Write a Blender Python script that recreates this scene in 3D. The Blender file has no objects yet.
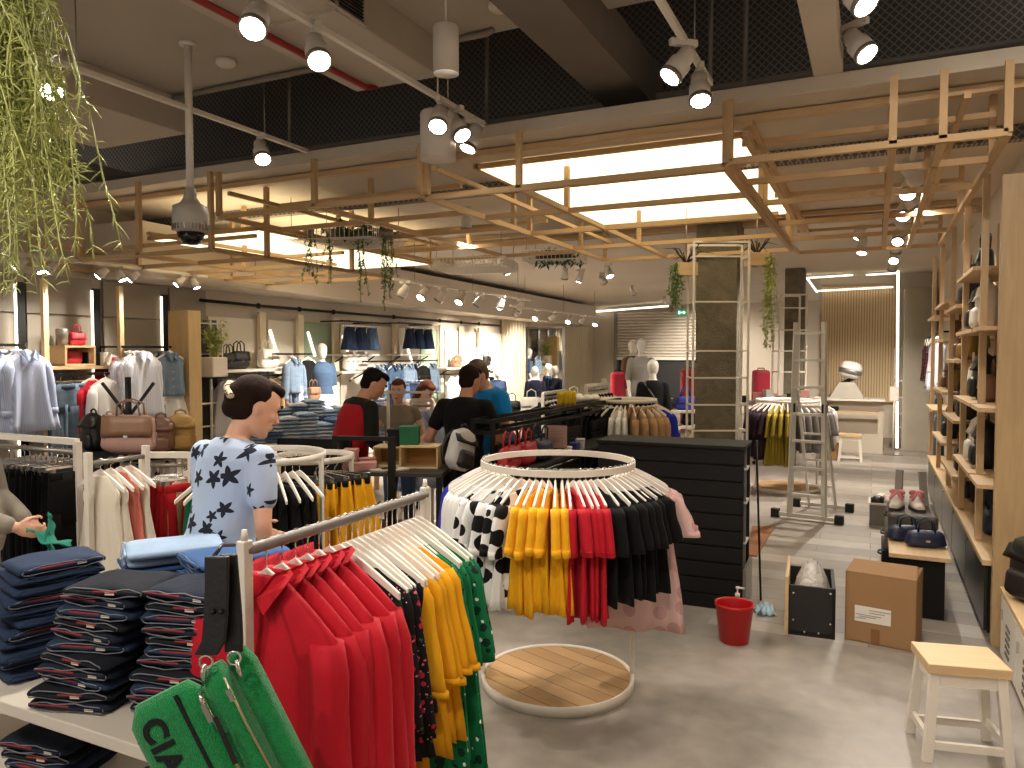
import bpy, math, random
from mathutils import Vector as V, Matrix, Euler
random.seed(7)
S = bpy.context.scene
COL = S.collection
RAD = math.radians
PI = math.pi

# ------------------------------------------------------------------ camera, world, exposure
FPX, PSI, PIT, CAMZ = 755.0, RAD(25.6), RAD(2.28), 1.85
cam_data = bpy.data.cameras.new('camera')
cam_data.sensor_width = 36.0
cam_data.lens = FPX / 1024 * 36.0
cam_data.clip_start = 0.05
cam = bpy.data.objects.new('camera', cam_data)
COL.objects.link(cam)
cam.location = (0, 0, CAMZ)
cam.rotation_euler = (PI / 2 - PIT, 0, PSI)
S.camera = cam
S.view_settings.view_transform = 'Standard'
S.view_settings.look = 'None'
S.view_settings.exposure = 0.82
S.view_settings.gamma = 1.0
S.view_settings.use_curve_mapping = False
world = bpy.data.worlds.new('world')
S.world = world
world.use_nodes = True
world.node_tree.nodes['Background'].inputs[0].default_value = (1.0, 0.93, 0.86, 1)
world.node_tree.nodes['Background'].inputs[1].default_value = 0.42
SPOT_W = 78.0          # power of one track spotlight
WARM = (1.0, 0.92, 0.82)

# ------------------------------------------------------------------ pixel -> place helpers
_R = V((math.cos(PSI), math.sin(PSI), 0))
_F = V((-math.sin(PSI) * math.cos(PIT), math.cos(PSI) * math.cos(PIT), -math.sin(PIT)))
_U = _R.cross(_F)
def ray(u, v): return _F + _R * ((u - 512) / FPX) - _U * ((v - 384) / FPX)
def P(u, v, d): return V((0, 0, CAMZ)) + ray(u, v) * d            # at depth d
def G(u, v, z=0.0):                                               # on the level z
    r = ray(u, v); return V((0, 0, CAMZ)) + r * ((z - CAMZ) / r.z)
def onX(u, v, x): r = ray(u, v); return V((0, 0, CAMZ)) + r * (x / r.x)
def onY(u, v, y): r = ray(u, v); return V((0, 0, CAMZ)) + r * (y / r.y)
WN = V((math.cos(RAD(2)), math.sin(RAD(2)), 0))                   # normal of the long wall
def LW(u, v, off=0.0):
    r = ray(u, v); return V((0, 0, CAMZ)) + r * ((-7.93 + off) / r.dot(WN))
WDIR = V((-math.sin(RAD(2)), math.cos(RAD(2)), 0))
WROT = RAD(2)
def wallpt(s, z, off=0.0):                                        # s metres along the wall from its start
    a = WN * (-7.93 + off); b = a + WDIR * s; return V((b.x, b.y, z))
def ws(u, off=0.0): return LW(u, 354, off).dot(WDIR)

# ------------------------------------------------------------------ mesh building
class MB:
    def __init__(s): s.v = []; s.f = []; s.sm = []; s.mi = []
    def add(s, vs, fs, smooth=False, mi=0):
        b = len(s.v); s.v += [tuple(x) for x in vs]
        for f in fs: s.f.append(tuple(b + i for i in f)); s.sm.append(smooth); s.mi.append(mi)
        return s
    def box(s, c, d, rz=0.0, M=None, mi=0):
        c = V(c); hx, hy, hz = d[0] / 2, d[1] / 2, d[2] / 2
        m = M if M is not None else Matrix.Rotation(rz, 3, 'Z')
        vs = [c + m @ V((x * hx, y * hy, z * hz)) for x in (-1, 1) for y in (-1, 1) for z in (-1, 1)]
        return s.add(vs, [(0, 1, 3, 2), (4, 6, 7, 5), (0, 4, 5, 1), (2, 3, 7, 6), (0, 2, 6, 4), (1, 5, 7, 3)], False, mi)
    def bar(s, p0, p1, w, h=None, up=V((0, 0, 1)), mi=0):
        p0, p1 = V(p0), V(p1); h = h or w; d = p1 - p0; L = d.length; d.normalize()
        x = d.cross(up)
        if x.length < 1e-4: x = V((1, 0, 0))
        x.normalize(); y = x.cross(d)
        m = Matrix((x, d, y)).transposed()
        return s.box((p0 + p1) / 2, (w, L, h), M=m, mi=mi)
    def loft(s, rings, caps=True, smooth=True, closed=True, mi=0):
        n = len(rings[0]); vs = [p for r in rings for p in r]; fs = []
        for i in range(len(rings) - 1):
            for j in range(n if closed else n - 1):
                k = (j + 1) % n
                fs.append((i * n + j, i * n + k, (i + 1) * n + k, (i + 1) * n + j))
        if caps and closed: fs += [tuple(reversed(range(n))), tuple((len(rings) - 1) * n + j for j in range(n))]
        return s.add(vs, fs, smooth, mi)
    def tube(s, pts, r, n=8, closed=False, mi=0):
        pts = [V(p) for p in pts]; m = len(pts); rr = r if isinstance(r, (list, tuple)) else [r] * m
        rings = []; x = None
        for i in range(m):
            a = pts[(i - 1) % m] if closed or i > 0 else pts[i]
            b = pts[(i + 1) % m] if closed or i < m - 1 else pts[i]
            t = (b - a).normalized()
            if x is None:
                x = t.cross(V((0, 0, 1)))
                if x.length < 1e-3: x = t.cross(V((1, 0, 0)))
            x = (x - t * x.dot(t)).normalized(); y = t.cross(x)
            rings.append([pts[i] + (x * math.cos(q * 2 * PI / n) + y * math.sin(q * 2 * PI / n)) * rr[i] for q in range(n)])
        if closed: rings.append(rings[0]); return s.loft(rings, False, True, True, mi)
        return s.loft(rings, True, True, True, mi)
    def cyl(s, p0, p1, r0, r1=None, n=16, mi=0):
        return s.tube([p0, p1], [r0, r0 if r1 is None else r1], n, mi=mi)
    def lathe(s, prof, o=(0, 0, 0), n=24, mi=0, smooth=True, rot=None, caps=True):
        o = V(o); rings = []
        for r, z in prof:
            ring = [V((r * math.cos(q * 2 * PI / n), r * math.sin(q * 2 * PI / n), z)) for q in range(n)]
            if rot is not None: ring = [rot @ p for p in ring]
            rings.append([o + p for p in ring])
        return s.loft(rings, caps, smooth, True, mi)
    def ell(s, c, rx, ry, rz, M=None, n=14, m=10, mi=0):
        c = V(c); rings = []
        for i in range(m + 1):
            a = -PI / 2 + PI * (0.02 + 0.96 * i / m)
            ring = [V((rx * math.cos(a) * math.cos(q * 2 * PI / n), ry * math.cos(a) * math.sin(q * 2 * PI / n), rz * math.sin(a))) for q in range(n)]
            rings.append([c + (M @ p if M is not None else p) for p in ring])
        return s.loft(rings, True, True, True, mi)
    def prism(s, poly, z0, z1, M=None, o=(0, 0, 0), mi=0, smooth=False):   # polygon in xy pulled along z
        o = V(o); f = (lambda p: o + (M @ V(p) if M is not None else V(p)))
        n = len(poly)
        return s.add([f((x, y, z0)) for x, y in poly] + [f((x, y, z1)) for x, y in poly],
                     [tuple(reversed(range(n))), tuple(range(n, 2 * n))] + [(i, (i + 1) % n, n + (i + 1) % n, n + i) for i in range(n)], smooth, mi)

def xf(mb, M):
    mb.v = [tuple(M @ V(p)) for p in mb.v]; return mb

def obj(name, mb, mat, parent=None, bevel=0.0, sub=0, loc=None, rz=None):
    me = bpy.data.meshes.new(name); me.from_pydata(mb.v, [], mb.f); me.update()
    me.polygons.foreach_set('use_smooth', mb.sm)
    mats = mat if isinstance(mat, (list, tuple)) else [mat]
    for m in mats: me.materials.append(m)
    if len(mats) > 1: me.polygons.foreach_set('material_index', mb.mi)
    o = bpy.data.objects.new(name, me); COL.objects.link(o)
    if parent: o.parent = parent
    if bevel:
        b = o.modifiers.new('bevel', 'BEVEL'); b.width = bevel; b.segments = 2; b.limit_method = 'ANGLE'; b.angle_limit = RAD(40)
    if sub:
        b = o.modifiers.new('sub', 'SUBSURF'); b.levels = sub; b.render_levels = sub
    if loc is not None: o.location = loc
    if rz is not None: o.rotation_euler = (0, 0, rz)
    return o
def tag(o, label=None, cat=None, group=None, kind=None):
    for k, x in (('label', label), ('category', cat), ('group', group), ('kind', kind)):
        if x: o[k] = x
    return o
def thing(name, label, cat, loc=(0, 0, 0), rz=0.0, group=None):
    o = bpy.data.objects.new(name, None); COL.objects.link(o); o.empty_display_size = 0.1
    o.location = loc; o.rotation_euler = (0, 0, rz)
    return tag(o, label, cat, group)
def struct(name, mb, mat, **k): return tag(obj(name, mb, mat, **k), kind='structure')
KIDS = {}
def kids(o): return list(o.children)
def copy_tree(o, parent=None, cache=None):
    c = o.copy(); COL.objects.link(c)
    if parent: c.parent = parent
    for ch in kids(o): copy_tree(ch, c)
    return c
ORD = ('first second third fourth fifth sixth seventh eighth ninth tenth eleventh twelfth thirteenth fourteenth fifteenth sixteenth seventeenth '
       'eighteenth nineteenth twentieth twenty-first twenty-second twenty-third twenty-fourth twenty-fifth twenty-sixth twenty-seventh twenty-eighth').split()
_used = {}
class Proto:
    """first use hands out the built thing itself, later uses a copy with its parts"""
    def __init__(s, make): s.make = make; s.o = None
    def put(s, loc, rz=0.0, label=None, cat=None, group=None, scale=None, tilt=None):
        if s.o is None: s.o = s.make(); o = s.o
        else:
            o = copy_tree(s.o)
            for k in ('label', 'group'):
                if k in o: del o[k]
        o.location = loc; o.rotation_euler = (tilt[0], tilt[1], rz) if tilt else (0, 0, rz)
        o.scale = (1, 1, 1) if scale is None else ((scale,) * 3 if isinstance(scale, (int, float)) else scale)
        return tag(o, label, cat, group)

# ------------------------------------------------------------------ materials
def lin(c):
    if isinstance(c, str): c = [int(c[i:i + 2], 16) / 255 for i in (0, 2, 4)]
    else: c = [x / 255 for x in c]
    return tuple((x / 12.92 if x <= 0.04045 else ((x + 0.055) / 1.055) ** 2.4) for x in c) + (1.0,)
class NT:
    def __init__(s, m): s.t = m.node_tree; s.n = s.t.nodes; s.l = s.t.links; s.b = s.n['Principled BSDF']
    def new(s, typ, **k):
        x = s.n.new(typ)
        for a, b in k.items(): setattr(x, a, b)
        return x
    def link(s, a, b): s.l.new(a, b)
    def coord(s, scale=(1, 1, 1), out='Object', rot=(0, 0, 0)):
        c = s.new('ShaderNodeTexCoord'); m = s.new('ShaderNodeMapping')
        m.inputs['Scale'].default_value = scale; m.inputs['Rotation'].default_value = rot
        s.link(c.outputs[out], m.inputs[0]); return m.outputs[0]
    def math(s, op, a, b=None, c=None):
        x = s.new('ShaderNodeMath', operation=op)
        for i, q in enumerate((a, b, c)):
            if q is None: continue
            if isinstance(q, (int, float)): x.inputs[i].default_value = q
            else: s.link(q, x.inputs[i])
        return x.outputs[0]
    def mix(s, fac, a, b):
        x = s.new('ShaderNodeMix', data_type='RGBA')
        for sock, q in ((x.inputs[0], fac), (x.inputs[6], a), (x.inputs[7], b)):
            if isinstance(q, (int, float)): sock.default_value = q
            elif isinstance(q, tuple): sock.default_value = q
            else: s.link(q, sock)
        return x.outputs[2]
    def noise(s, vec, scale, detail=3.0, dist=0.0):
        x = s.new('ShaderNodeTexNoise'); x.inputs['Scale'].default_value = scale; x.inputs['Detail'].default_value = detail
        x.inputs['Distortion'].default_value = dist; s.link(vec, x.inputs['Vector']); return x.outputs[0]
    def bump(s, h, strength, dist=0.01):
        x = s.new('ShaderNodeBump'); x.inputs['Strength'].default_value = strength; x.inputs['Distance'].default_value = dist
        s.link(h, x.inputs['Height']); s.link(x.outputs[0], s.b.inputs['Normal'])
def bare(name, c, rough=0.6, metal=0.0, spec=None):
    m = bpy.data.materials.new(name); m.use_nodes = True; t = NT(m)
    t.b.inputs['Base Color'].default_value = lin(c); t.b.inputs['Roughness'].default_value = rough; t.b.inputs['Metallic'].default_value = metal
    if spec is not None: t.b.inputs['Specular IOR Level'].default_value = spec
    return m, t
def mat(name, c, rough=0.6, metal=0.0, var=0.12, scale=6.0, bump=0.0, bscale=60.0, bdist=0.004, stretch=(1, 1, 1), spec=None):
    m, t = bare(name, c, rough, metal, spec)
    co = t.coord(stretch); a = lin(c)
    n = t.noise(co, scale, 4)
    hi = tuple(min(1, x * (1 + var)) for x in a[:3]) + (1,); lo = tuple(x * (1 - var) for x in a[:3]) + (1,)
    t.link(t.mix(n, lo, hi), t.b.inputs['Base Color'])
    if bump: t.bump(t.noise(co, bscale, 3), bump, bdist)
    return m
def emit(name, c, strength):
    m, t = bare(name, c, 0.5); t.b.inputs['Emission Color'].default_value = lin(c); t.b.inputs['Emission Strength'].default_value = strength
    return m
def wood(name, c, stretch=(1, 1, 12), var=0.22, rough=0.5):
    m, t = bare(name, c, rough)
    inv = tuple(8.0 / x for x in stretch)
    co = t.coord(inv); n = t.noise(co, 3.0, 5, 0.8); a = lin(c)
    t.link(t.mix(n, tuple(x * (1 - var) for x in a[:3]) + (1,), tuple(min(1, x * (1 + var)) for x in a[:3]) + (1,)), t.b.inputs['Base Color'])
    t.bump(n, 0.15, 0.002); return m
def cloth(name, c, var=0.15, rough=0.85, fold=0.35, fscale=9.0):
    m, t = bare(name, c, rough, 0, 0.25)
    co = t.coord((1, 1, 0.45)); n = t.noise(co, fscale, 3, 0.6); w = t.noise(t.coord(), 380, 2); a = lin(c)
    t.link(t.mix(w, tuple(x * (1 - var) for x in a[:3]) + (1,), tuple(min(1, x * (1 + var)) for x in a[:3]) + (1,)), t.b.inputs['Base Color'])
    t.bump(n, fold, 0.02)
    t.b.inputs['Sheen Weight'].default_value = 0.03
    return m
def vor_local(t, vec, scale, rnd=1.0, two=False):
    x = t.new('ShaderNodeTexVoronoi'); x.voronoi_dimensions = '2D' if two else '3D'; x.inputs['Scale'].default_value = scale; x.inputs['Randomness'].default_value = rnd
    t.link(vec, x.inputs['Vector']); return x
def flat2(t, scale=1.0):          # object coordinates seen from the front, depth dropped
    se = t.new('ShaderNodeSeparateXYZ'); t.link(t.coord((scale, scale, scale)), se.inputs[0])
    cb = t.new('ShaderNodeCombineXYZ'); oi = t.new('ShaderNodeObjectInfo')
    t.link(t.math('ADD', se.outputs[0], t.math('MULTIPLY', oi.outputs['Random'], 37.0)), cb.inputs[0]); t.link(t.math('ADD', se.outputs[2], t.math('MULTIPLY', oi.outputs['Random'], 91.0)), cb.inputs[1]); return cb.outputs[0]
def dots(name, base, dot, scale=8.0, size=0.33, rnd=0.6):
    m, t = bare(name, base, 0.85, 0, 0.25)
    x = vor_local(t, flat2(t), scale, rnd, True)
    t.link(t.mix(t.math('LESS_THAN', x.outputs['Distance'], size), lin(base), lin(dot)), t.b.inputs['Base Color'])
    t.bump(t.noise(t.coord((1, 1, .45)), 9, 3, .6), 0.3, 0.02); return m
def floral(name, base, cols, scale=22.0, size=0.28):
    m, t = bare(name, base, 0.85, 0, 0.25)
    cur = lin(base); oi = t.new('ShaderNodeObjectInfo'); va = t.new('ShaderNodeVectorMath', operation='ADD')
    t.link(t.coord((1, .5, 1)), va.inputs[0]); t.link(t.math('MULTIPLY', oi.outputs['Random'], 53.0), va.inputs[1]); off = va.outputs[0]
    for i, (c, sc, sz) in enumerate(cols):
        x = vor_local(t, off, scale * sc, 1.0)
        n = t.noise(t.coord(), 60, 2)
        d = t.math('ADD', x.outputs['Distance'], t.math('MULTIPLY', n, 0.25))
        cur = t.mix(t.math('LESS_THAN', d, sz), cur, lin(c))
    t.link(cur, t.b.inputs['Base Color'])
    t.bump(t.noise(t.coord((1, 1, .45)), 9, 3, .6), 0.3, 0.02); return m
def stars(name, base, c, scale=8.5, size=0.42):
    m, t = bare(name, base, 0.85, 0, 0.25)
    vec = flat2(t)
    x = vor_local(t, vec, scale, 0.7, True)
    sub = t.new('ShaderNodeVectorMath', operation='SUBTRACT'); t.link(vec, sub.inputs[0]); t.link(x.outputs['Position'], sub.inputs[1])
    sep = t.new('ShaderNodeSeparateXYZ'); t.link(sub.outputs[0], sep.inputs[0])
    cs = t.new('ShaderNodeSeparateColor'); t.link(x.outputs['Color'], cs.inputs[0])
    th = t.math('ARCTAN2', sep.outputs[1], sep.outputs[0])
    th = t.math('ADD', th, t.math('MULTIPLY', cs.outputs[0], 6.28))
    fr = t.math('FRACT', t.math('MULTIPLY', th, 5 / (2 * PI)))
    tri = t.math('ABSOLUTE', t.math('SUBTRACT', t.math('MULTIPLY', fr, 2.0), 1.0))       # 1 at a tip, 0 between tips
    rad = t.math('ADD', t.math('MULTIPLY', t.math('POWER', tri, 1.25), size * 0.58), size * 0.42)
    siz = t.math('ADD', t.math('MULTIPLY', cs.outputs[1], 0.5), 0.6)
    inside = t.math('LESS_THAN', x.outputs['Distance'], t.math('MULTIPLY', rad, siz))
    t.link(t.mix(inside, lin(base), lin(c)), t.b.inputs['Base Color'])
    t.bump(t.noise(t.coord((1, 1, .45)), 9, 3, .6), 0.35, 0.02); return m
def denim(name, c, fade=0.3):
    m, t = bare(name, c, 0.9, 0, 0.2); a = lin(c)
    n = t.noise(t.coord((1, 1, 3)), 5, 4, .4); w = t.noise(t.coord((1, 1, .2)), 300, 2)
    x = t.mix(n, tuple(q * (1 - fade) for q in a[:3]) + (1,), tuple(min(1, q * (1 + fade) + .01) for q in a[:3]) + (1,))
    t.link(t.mix(t.math('MULTIPLY', w, .35), x, tuple(q * .55 for q in a[:3]) + (1,)), t.b.inputs['Base Color'])
    t.bump(t.noise(t.coord(), 14, 3, .5), 0.35, 0.012); return m

M = {}
M['white_metal'] = mat('white_metal', 'd9d0c2', 0.45, 0.0, 0.05)
M['grey_metal'] = mat('grey_metal', '8d867c', 0.35, 0.6, 0.08)
M['chrome'] = mat('chrome', 'd8d4cc', 0.18, 1.0, 0.03)
M['black_metal'] = mat('black_metal', '12100e', 0.5, 0.1, 0.1, spec=.3)
M['dark_panel'] = mat('dark_panel', '100e0d', 0.6, 0, 0.12, 3, spec=.25)
M['pine'] = wood('pine', 'c8a97e', (1, 1, 12))
M['pine_y'] = wood('pine_y', 'c8a97e', (1, 12, 1))
M['pine_x'] = wood('pine_x', 'c8a97e', (12, 1, 1))
M['stick'] = mat('stick', 'bf9d70', 0.6, 0, 0.14, 5)
M['hanger_wood'] = mat('hanger_wood', 'e4dace', 0.45, 0, 0.05)
M['plaster'] = mat('plaster', 'c9bcaa', 0.9, 0, 0.07, 2)
M['slab'] = mat('slab', 'b0a595', 0.9, 0, 0.12, 1.2, 0.2, 8)
M['void'] = mat('void', '6b645b', 0.95, 0, 0.15, 2)
M['rubber'] = mat('rubber', '141312', 0.7)
M['glass_white'] = emit('glass_white', 'fff6e4', 22.0)
M['led'] = emit('led', 'fff4df', 1.6)
M['skin'] = mat('skin', 'c98f70', 0.55, 0, 0.08, 9)
M['skin_pale'] = mat('skin_pale', 'd9a488', 0.55, 0, 0.08, 9)
M['lip'] = mat('lip', '9e5348', 0.5)
M['eye'] = mat('eye', '1a120e', 0.25)
M['leaf'] = mat('leaf', '5d7a35', 0.6, 0, 0.35, 20)
M['leaf_pale'] = mat('leaf_pale', 'b0b468', 0.6, 0, 0.3, 14)
M['leaf_dark'] = mat('leaf_dark', '34552b', 0.6, 0, 0.35, 20)
M['mannequin'] = mat('mannequin', 'e6dfd6', 0.35, 0, 0.03)
# ================================================================== SHELL
def floor_mat():
    m, t = bare('floor_mix', '9a9186', 0.5)
    co = t.coord(); sep = t.new('ShaderNodeSeparateXYZ'); t.link(co, sep.inputs[0])
    br = t.new('ShaderNodeTexBrick'); br.offset = 0.37; br.inputs['Scale'].default_value = 1.0
    br.inputs['Brick Width'].default_value = 1.25; br.inputs['Row Height'].default_value = 0.27; br.inputs['Mortar Size'].default_value = 0.004
    br.inputs['Color1'].default_value = lin('8a8177'); br.inputs['Color2'].default_value = lin('c9c0b2'); br.inputs['Mortar'].default_value = lin('5e574f')
    br.inputs['Bias'].default_value = -0.25
    t.link(co, br.inputs['Vector'])
    n1 = t.noise(co, 0.9, 6, 0.6); n2 = t.noise(co, 7, 5, 0.3)
    n = t.math('ADD', t.math('MULTIPLY', n1, .65), t.math('MULTIPLY', n2, .35))
    conc = t.mix(t.math('MULTIPLY_ADD', n, 2.2, -.6), lin('686058'), lin('b0a69a'))
    my = t.math('GREATER_THAN', sep.outputs[1], 5.2); mx = t.math('GREATER_THAN', sep.outputs[0], -1.0)
    pl = t.mix(t.math('MULTIPLY', n2, .5), br.outputs[0], lin('8d8479'))
    t.link(t.mix(t.math('MULTIPLY', my, mx), conc, pl), t.b.inputs['Base Color'])
    t.link(t.math('ADD', t.math('MULTIPLY', n2, .25), .33), t.b.inputs['Roughness'])
    t.bump(n2, 0.08, 0.003); return m
struct('floor', MB().box((-4.5, 11, -.05), (13, 30, .1)), floor_mat())
def dark_mesh():
    m, t = bare('mesh_dark', '2b2825', 0.9)
    co = t.coord((1, 1, 1), rot=(0, RAD(45), 0)); sep = t.new('ShaderNodeSeparateXYZ'); t.link(co, sep.inputs[0])
    a = t.math('LESS_THAN', t.math('FRACT', t.math('MULTIPLY', sep.outputs[0], 22)), .22)
    b = t.math('LESS_THAN', t.math('FRACT', t.math('MULTIPLY', sep.outputs[2], 22)), .22)
    t.link(t.mix(t.math('MAXIMUM', a, b), lin('645d55'), lin('9a9186')), t.b.inputs['Base Color']); return m
struct('ceiling', MB().box((-4.5, .85, 4.15), (13, 7.7, .2)), M['slab'])
struct('ceiling.001', MB().box((-4.5, 5.7, 5.05), (13, 2.2, .1)), M['void'])
struct('wall_upper', MB().box((-4.5, 6.6, 4.25), (13, .1, 1.7)), dark_mesh())
struct('wall_upper.001', MB().box((-4.5, 4.73, 4.65), (13, .06, .9)), M['void'])
struct('ceiling.002', MB().box((-4.0, 7.7, 3.54), (10.2, 4.9, .06)), M['plaster'])
struct('trim_1', MB().box((-4.0, 5.21, 3.55), (10.2, .06, .1)), mat('fascia', 'c6b9a6', .7, 0, .05), bevel=.006)
far_ceil = mat('far_ceiling', 'c6b9a7', .9, 0, .1, .8)
struct('ceiling.003', MB().box((-4.2, 17.3, 3.5), (11, 14.6, .12)), far_ceil)
MAT_wall = mat('wall_beige', 'c2b6a4', .85, 0, .05, 2)
MAT_bright = mat('wall_white', 'd8cfc0', .8, 0, .04, 2)
MAT_grey = mat('panel_grey', '968c7c', .7, 0, .06, 1.5)
MAT_green = mat('panel_green', '8c9c84', .8, 0, .05, 2)
wl = MB().box((0, 0, 0), (.12, 29, 4.05)); c = wallpt(10.8, 2.02, -.06)
struct('wall_left', wl, MAT_wall, loc=c, rz=WROT)
struct('wall_right', MB().box((1.16, 7.4, 2.02), (.12, 20, 4.04)), MAT_wall)
YB = 24.6
struct('wall_back', MB().box((-5.2, YB + .06, 1.72), (9, .12, 3.45)), mat('wall_far', 'c2b5a2', .85, 0, .05, 2))
struct('wall_back.001', MB().box((0.05, 17.06, 1.72), (2.2, .12, 3.45)), MAT_wall)
# the low bulkhead that runs over the long wall
b = MB().box((0, 0, 0), (.75, 17, .62)); struct('ceiling.004', b, far_ceil, loc=wallpt(14.6, 3.03, .37), rz=WROT)
# wall panels of the long wall: grey close by, white farther on, two sage green
npan = [0]
def panel(u0, u1, z0, z1, m, off=.03):
    s0, s1 = ws(u0, off), ws(u1, off); npan[0] += 1
    struct('trim_%d' % (npan[0] + 1), MB().box((0, 0, 0), (.03, s1 - s0, z1 - z0)), m, loc=wallpt((s0 + s1) / 2, (z0 + z1) / 2, off), rz=WROT, bevel=.004)
for u0, u1 in ((-40, 17), (27, 92), (104, 161), (170, 206)):
    panel(u0, u1, 0.05, 2.27, MAT_grey); panel(u0, u1, 2.285, 2.7, MAT_grey)
for u0, u1, m in ((208, 258, MAT_bright), (268, 298, MAT_bright), (303, 331, MAT_green), (340, 392, MAT_bright), (398, 419, MAT_bright), (420, 437, MAT_green), (445, 460, MAT_bright), (463, 478, MAT_bright), (481, 502, MAT_bright)):
    panel(u0, u1, 0.05, 2.36, m)
# dark gaps between the grey panels, each with its strip of light
for i, (u, w) in enumerate(((20.5, 5), (96, 5.5), (164.5, 4.5))):
    t = thing('wall_light_strip', 'tall glowing strip beside a black slot in the grey wall panels, %s along' % ORD[i], 'light strip', LW(u, 354, .03) * V((1, 1, 0)) if False else wallpt(ws(u, .03), 1.3, .03), WROT, 'light strips in the grey wall')
    obj('slot', MB().box((.0, .0, 0), (.06, .09, 2.6)), M['black_metal'], t)
    obj('strip', MB().box((.025, -.055, 0), (.02, .018, 2.55)), M['led'], t)
# wooden posts of the long wall
pp = Proto(lambda: obj('wall_post', MB().box((0, 0, 1.31), (.05, .055, 2.62)), M['pine'], bevel=.004))
for i, u in enumerate((45.5, 121)):
    o = pp.put(wallpt(ws(u, .42), 0, .42), WROT, ('pale wooden post beside the blue striped shirts', 'pale wooden post between red sweater and white shirts')[i], 'post')
MAT_cream = wood('cream_wood', 'd3c4a6', (1, 1, 12), .1)
pw = Proto(lambda: obj('wall_post', MB().box((0, 0, 1.23), (.06, .13, 2.46)), MAT_cream, bevel=.004))
for i, u in enumerate((262, 300, 335.5, 395, 441, 461.5, 479.5)):
    pw.put(wallpt(ws(u, .12), 0, .12), WROT, 'cream wall post rising to the dark pipe, %s along the white panels' % ORD[i], 'post', 'cream posts on the white wall')
pipe = MB().tube([LW(200, 300, .14)] + [wallpt(ws(u, .14), 2.55, .14) for u in (259, 330, 440, 500)], .022, 8)
o = obj('wall_pipe', pipe, M['black_metal']); tag(o, 'thin dark pipe running along the top of the white wall', 'pipe')
for u in (259, 300, 334, 394, 440, 461, 479):
    p = wallpt(ws(u, .14), 2.55, .14); obj('pipe_clamp', MB().ell(p, .04, .05, .04), M['black_metal'], o)
# cream slatted wall at the far end of the long wall, with a mirror in it
s0, s1 = ws(503, .1), ws(596, .1)
mb = MB(); k = int((s1 - s0) / .19)
for i in range(k):
    mb.box((0, (i + .5 - k / 2) * .19, 0), (.05, .13, 2.9))
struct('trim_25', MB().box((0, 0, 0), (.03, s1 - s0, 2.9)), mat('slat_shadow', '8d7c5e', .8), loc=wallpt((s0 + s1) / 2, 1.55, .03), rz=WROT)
struct('trim_20', mb, mat('slat_cream', 'd6c6a8', .6, 0, .06), loc=wallpt((s0 + s1) / 2, 1.55, .06), rz=WROT)
MIR, t_ = bare('mirror_glass', 'd6d6d0', .03, 1.0)
p0, p1 = P(527, 384, 15.2), P(563, 384, 15.2); w = .74
t = thing('standing_mirror', 'tall mirror on a cream slatted screen, clothes wall reflected in it', 'mirror', ((p0.x + p1.x) / 2, (p0.y + p1.y) / 2, 0), RAD(4))
obj('glass', MB().box((0, 0, 1.2), (w, .02, 2.32)), MIR, t)
obj('frame', MB().box((-w / 2 - .02, 0, 1.2), (.04, .05, 2.4)).box((w / 2 + .02, 0, 1.2), (.04, .05, 2.4)).box((0, 0, 2.38), (w + .08, .05, .04)), M['grey_metal'], t)
obj('foot', MB().box((0, .05, .02), (w, .4, .04)), M['grey_metal'], t)
# back wall: roller shutter, dark doorway, exit sign
def back(u, v, off=0.0): return onY(u, v, YB - off)
a, b = back(618, 312, .1), back(702, 357, .1)
mb = MB(); n = 15; hh = (a.z - b.z) / n; prof = []
for i in range(n):
    z = b.z + i * hh
    prof += [(0.0, z), (.05, z + hh * .25), (.05, z + hh * .7), (0.0, z + hh * .95)]
mb.loft([[V((x, YB - .12 - y, z)) for y, z in prof] for x in (a.x, b.x)], False, False, False)
shut = thing('roller_shutter', 'half raised grey slatted roller shutter in the far wall', 'shutter', (0, 0, 0))
obj('curtain', mb, mat('shutter', 'c4b9a9', .45, .3, .06), shut)
obj('bottom_bar', MB().box(((a.x + b.x) / 2, YB - .15, b.z - .05), (b.x - a.x, .1, .1)), M['white_metal'], shut)
obj('guide_rail', MB().box((a.x - .05, YB - .14, a.z / 2), (.1, .14, a.z)), M['grey_metal'], shut)
obj('guide_rail', MB().box((b.x + .05, YB - .14, a.z / 2), (.1, .14, a.z)), M['grey_metal'], shut)
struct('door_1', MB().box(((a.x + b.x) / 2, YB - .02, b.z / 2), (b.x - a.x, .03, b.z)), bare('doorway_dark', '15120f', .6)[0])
p = back(682, 312.5, .45)
ex = thing('exit_sign', 'small green lit exit sign above the roller shutter', 'sign', p)
obj('sign_box', MB().box((0, 0, 0), (.34, .06, .18)), emit('exit_green', '1f8a66', .5), ex, bevel=.01)
obj('pictogram', MB().box((-.08, -.033, 0), (.05, .006, .1)).box((.02, -.033, 0), (.1, .006, .03)).prism([(.06, -.05), (.12, 0), (.06, .05)], .03, .036, Matrix.Rotation(PI / 2, 3, 'X')), emit('exit_white', 'e8fff0', 1.0), ex)
obj('hanger_rod', MB().cyl((0, 0, .09), (0, 0, 3.44 - p.z), .01), M['grey_metal'], ex)
p = back(597, 428, 0); q = back(607, 379, .06)
o = obj('wall_button', MB().lathe([(0.001, 0), (.1, 0), (.1, .04), (.06, .06), (.001, .06)], (0, 0, 0), 20, rot=Matrix.Rotation(PI / 2, 3, 'X')), M['white_metal'], loc=back(604, 381, .0)); tag(o, 'small round white button on the far grey wall', 'button')

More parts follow.
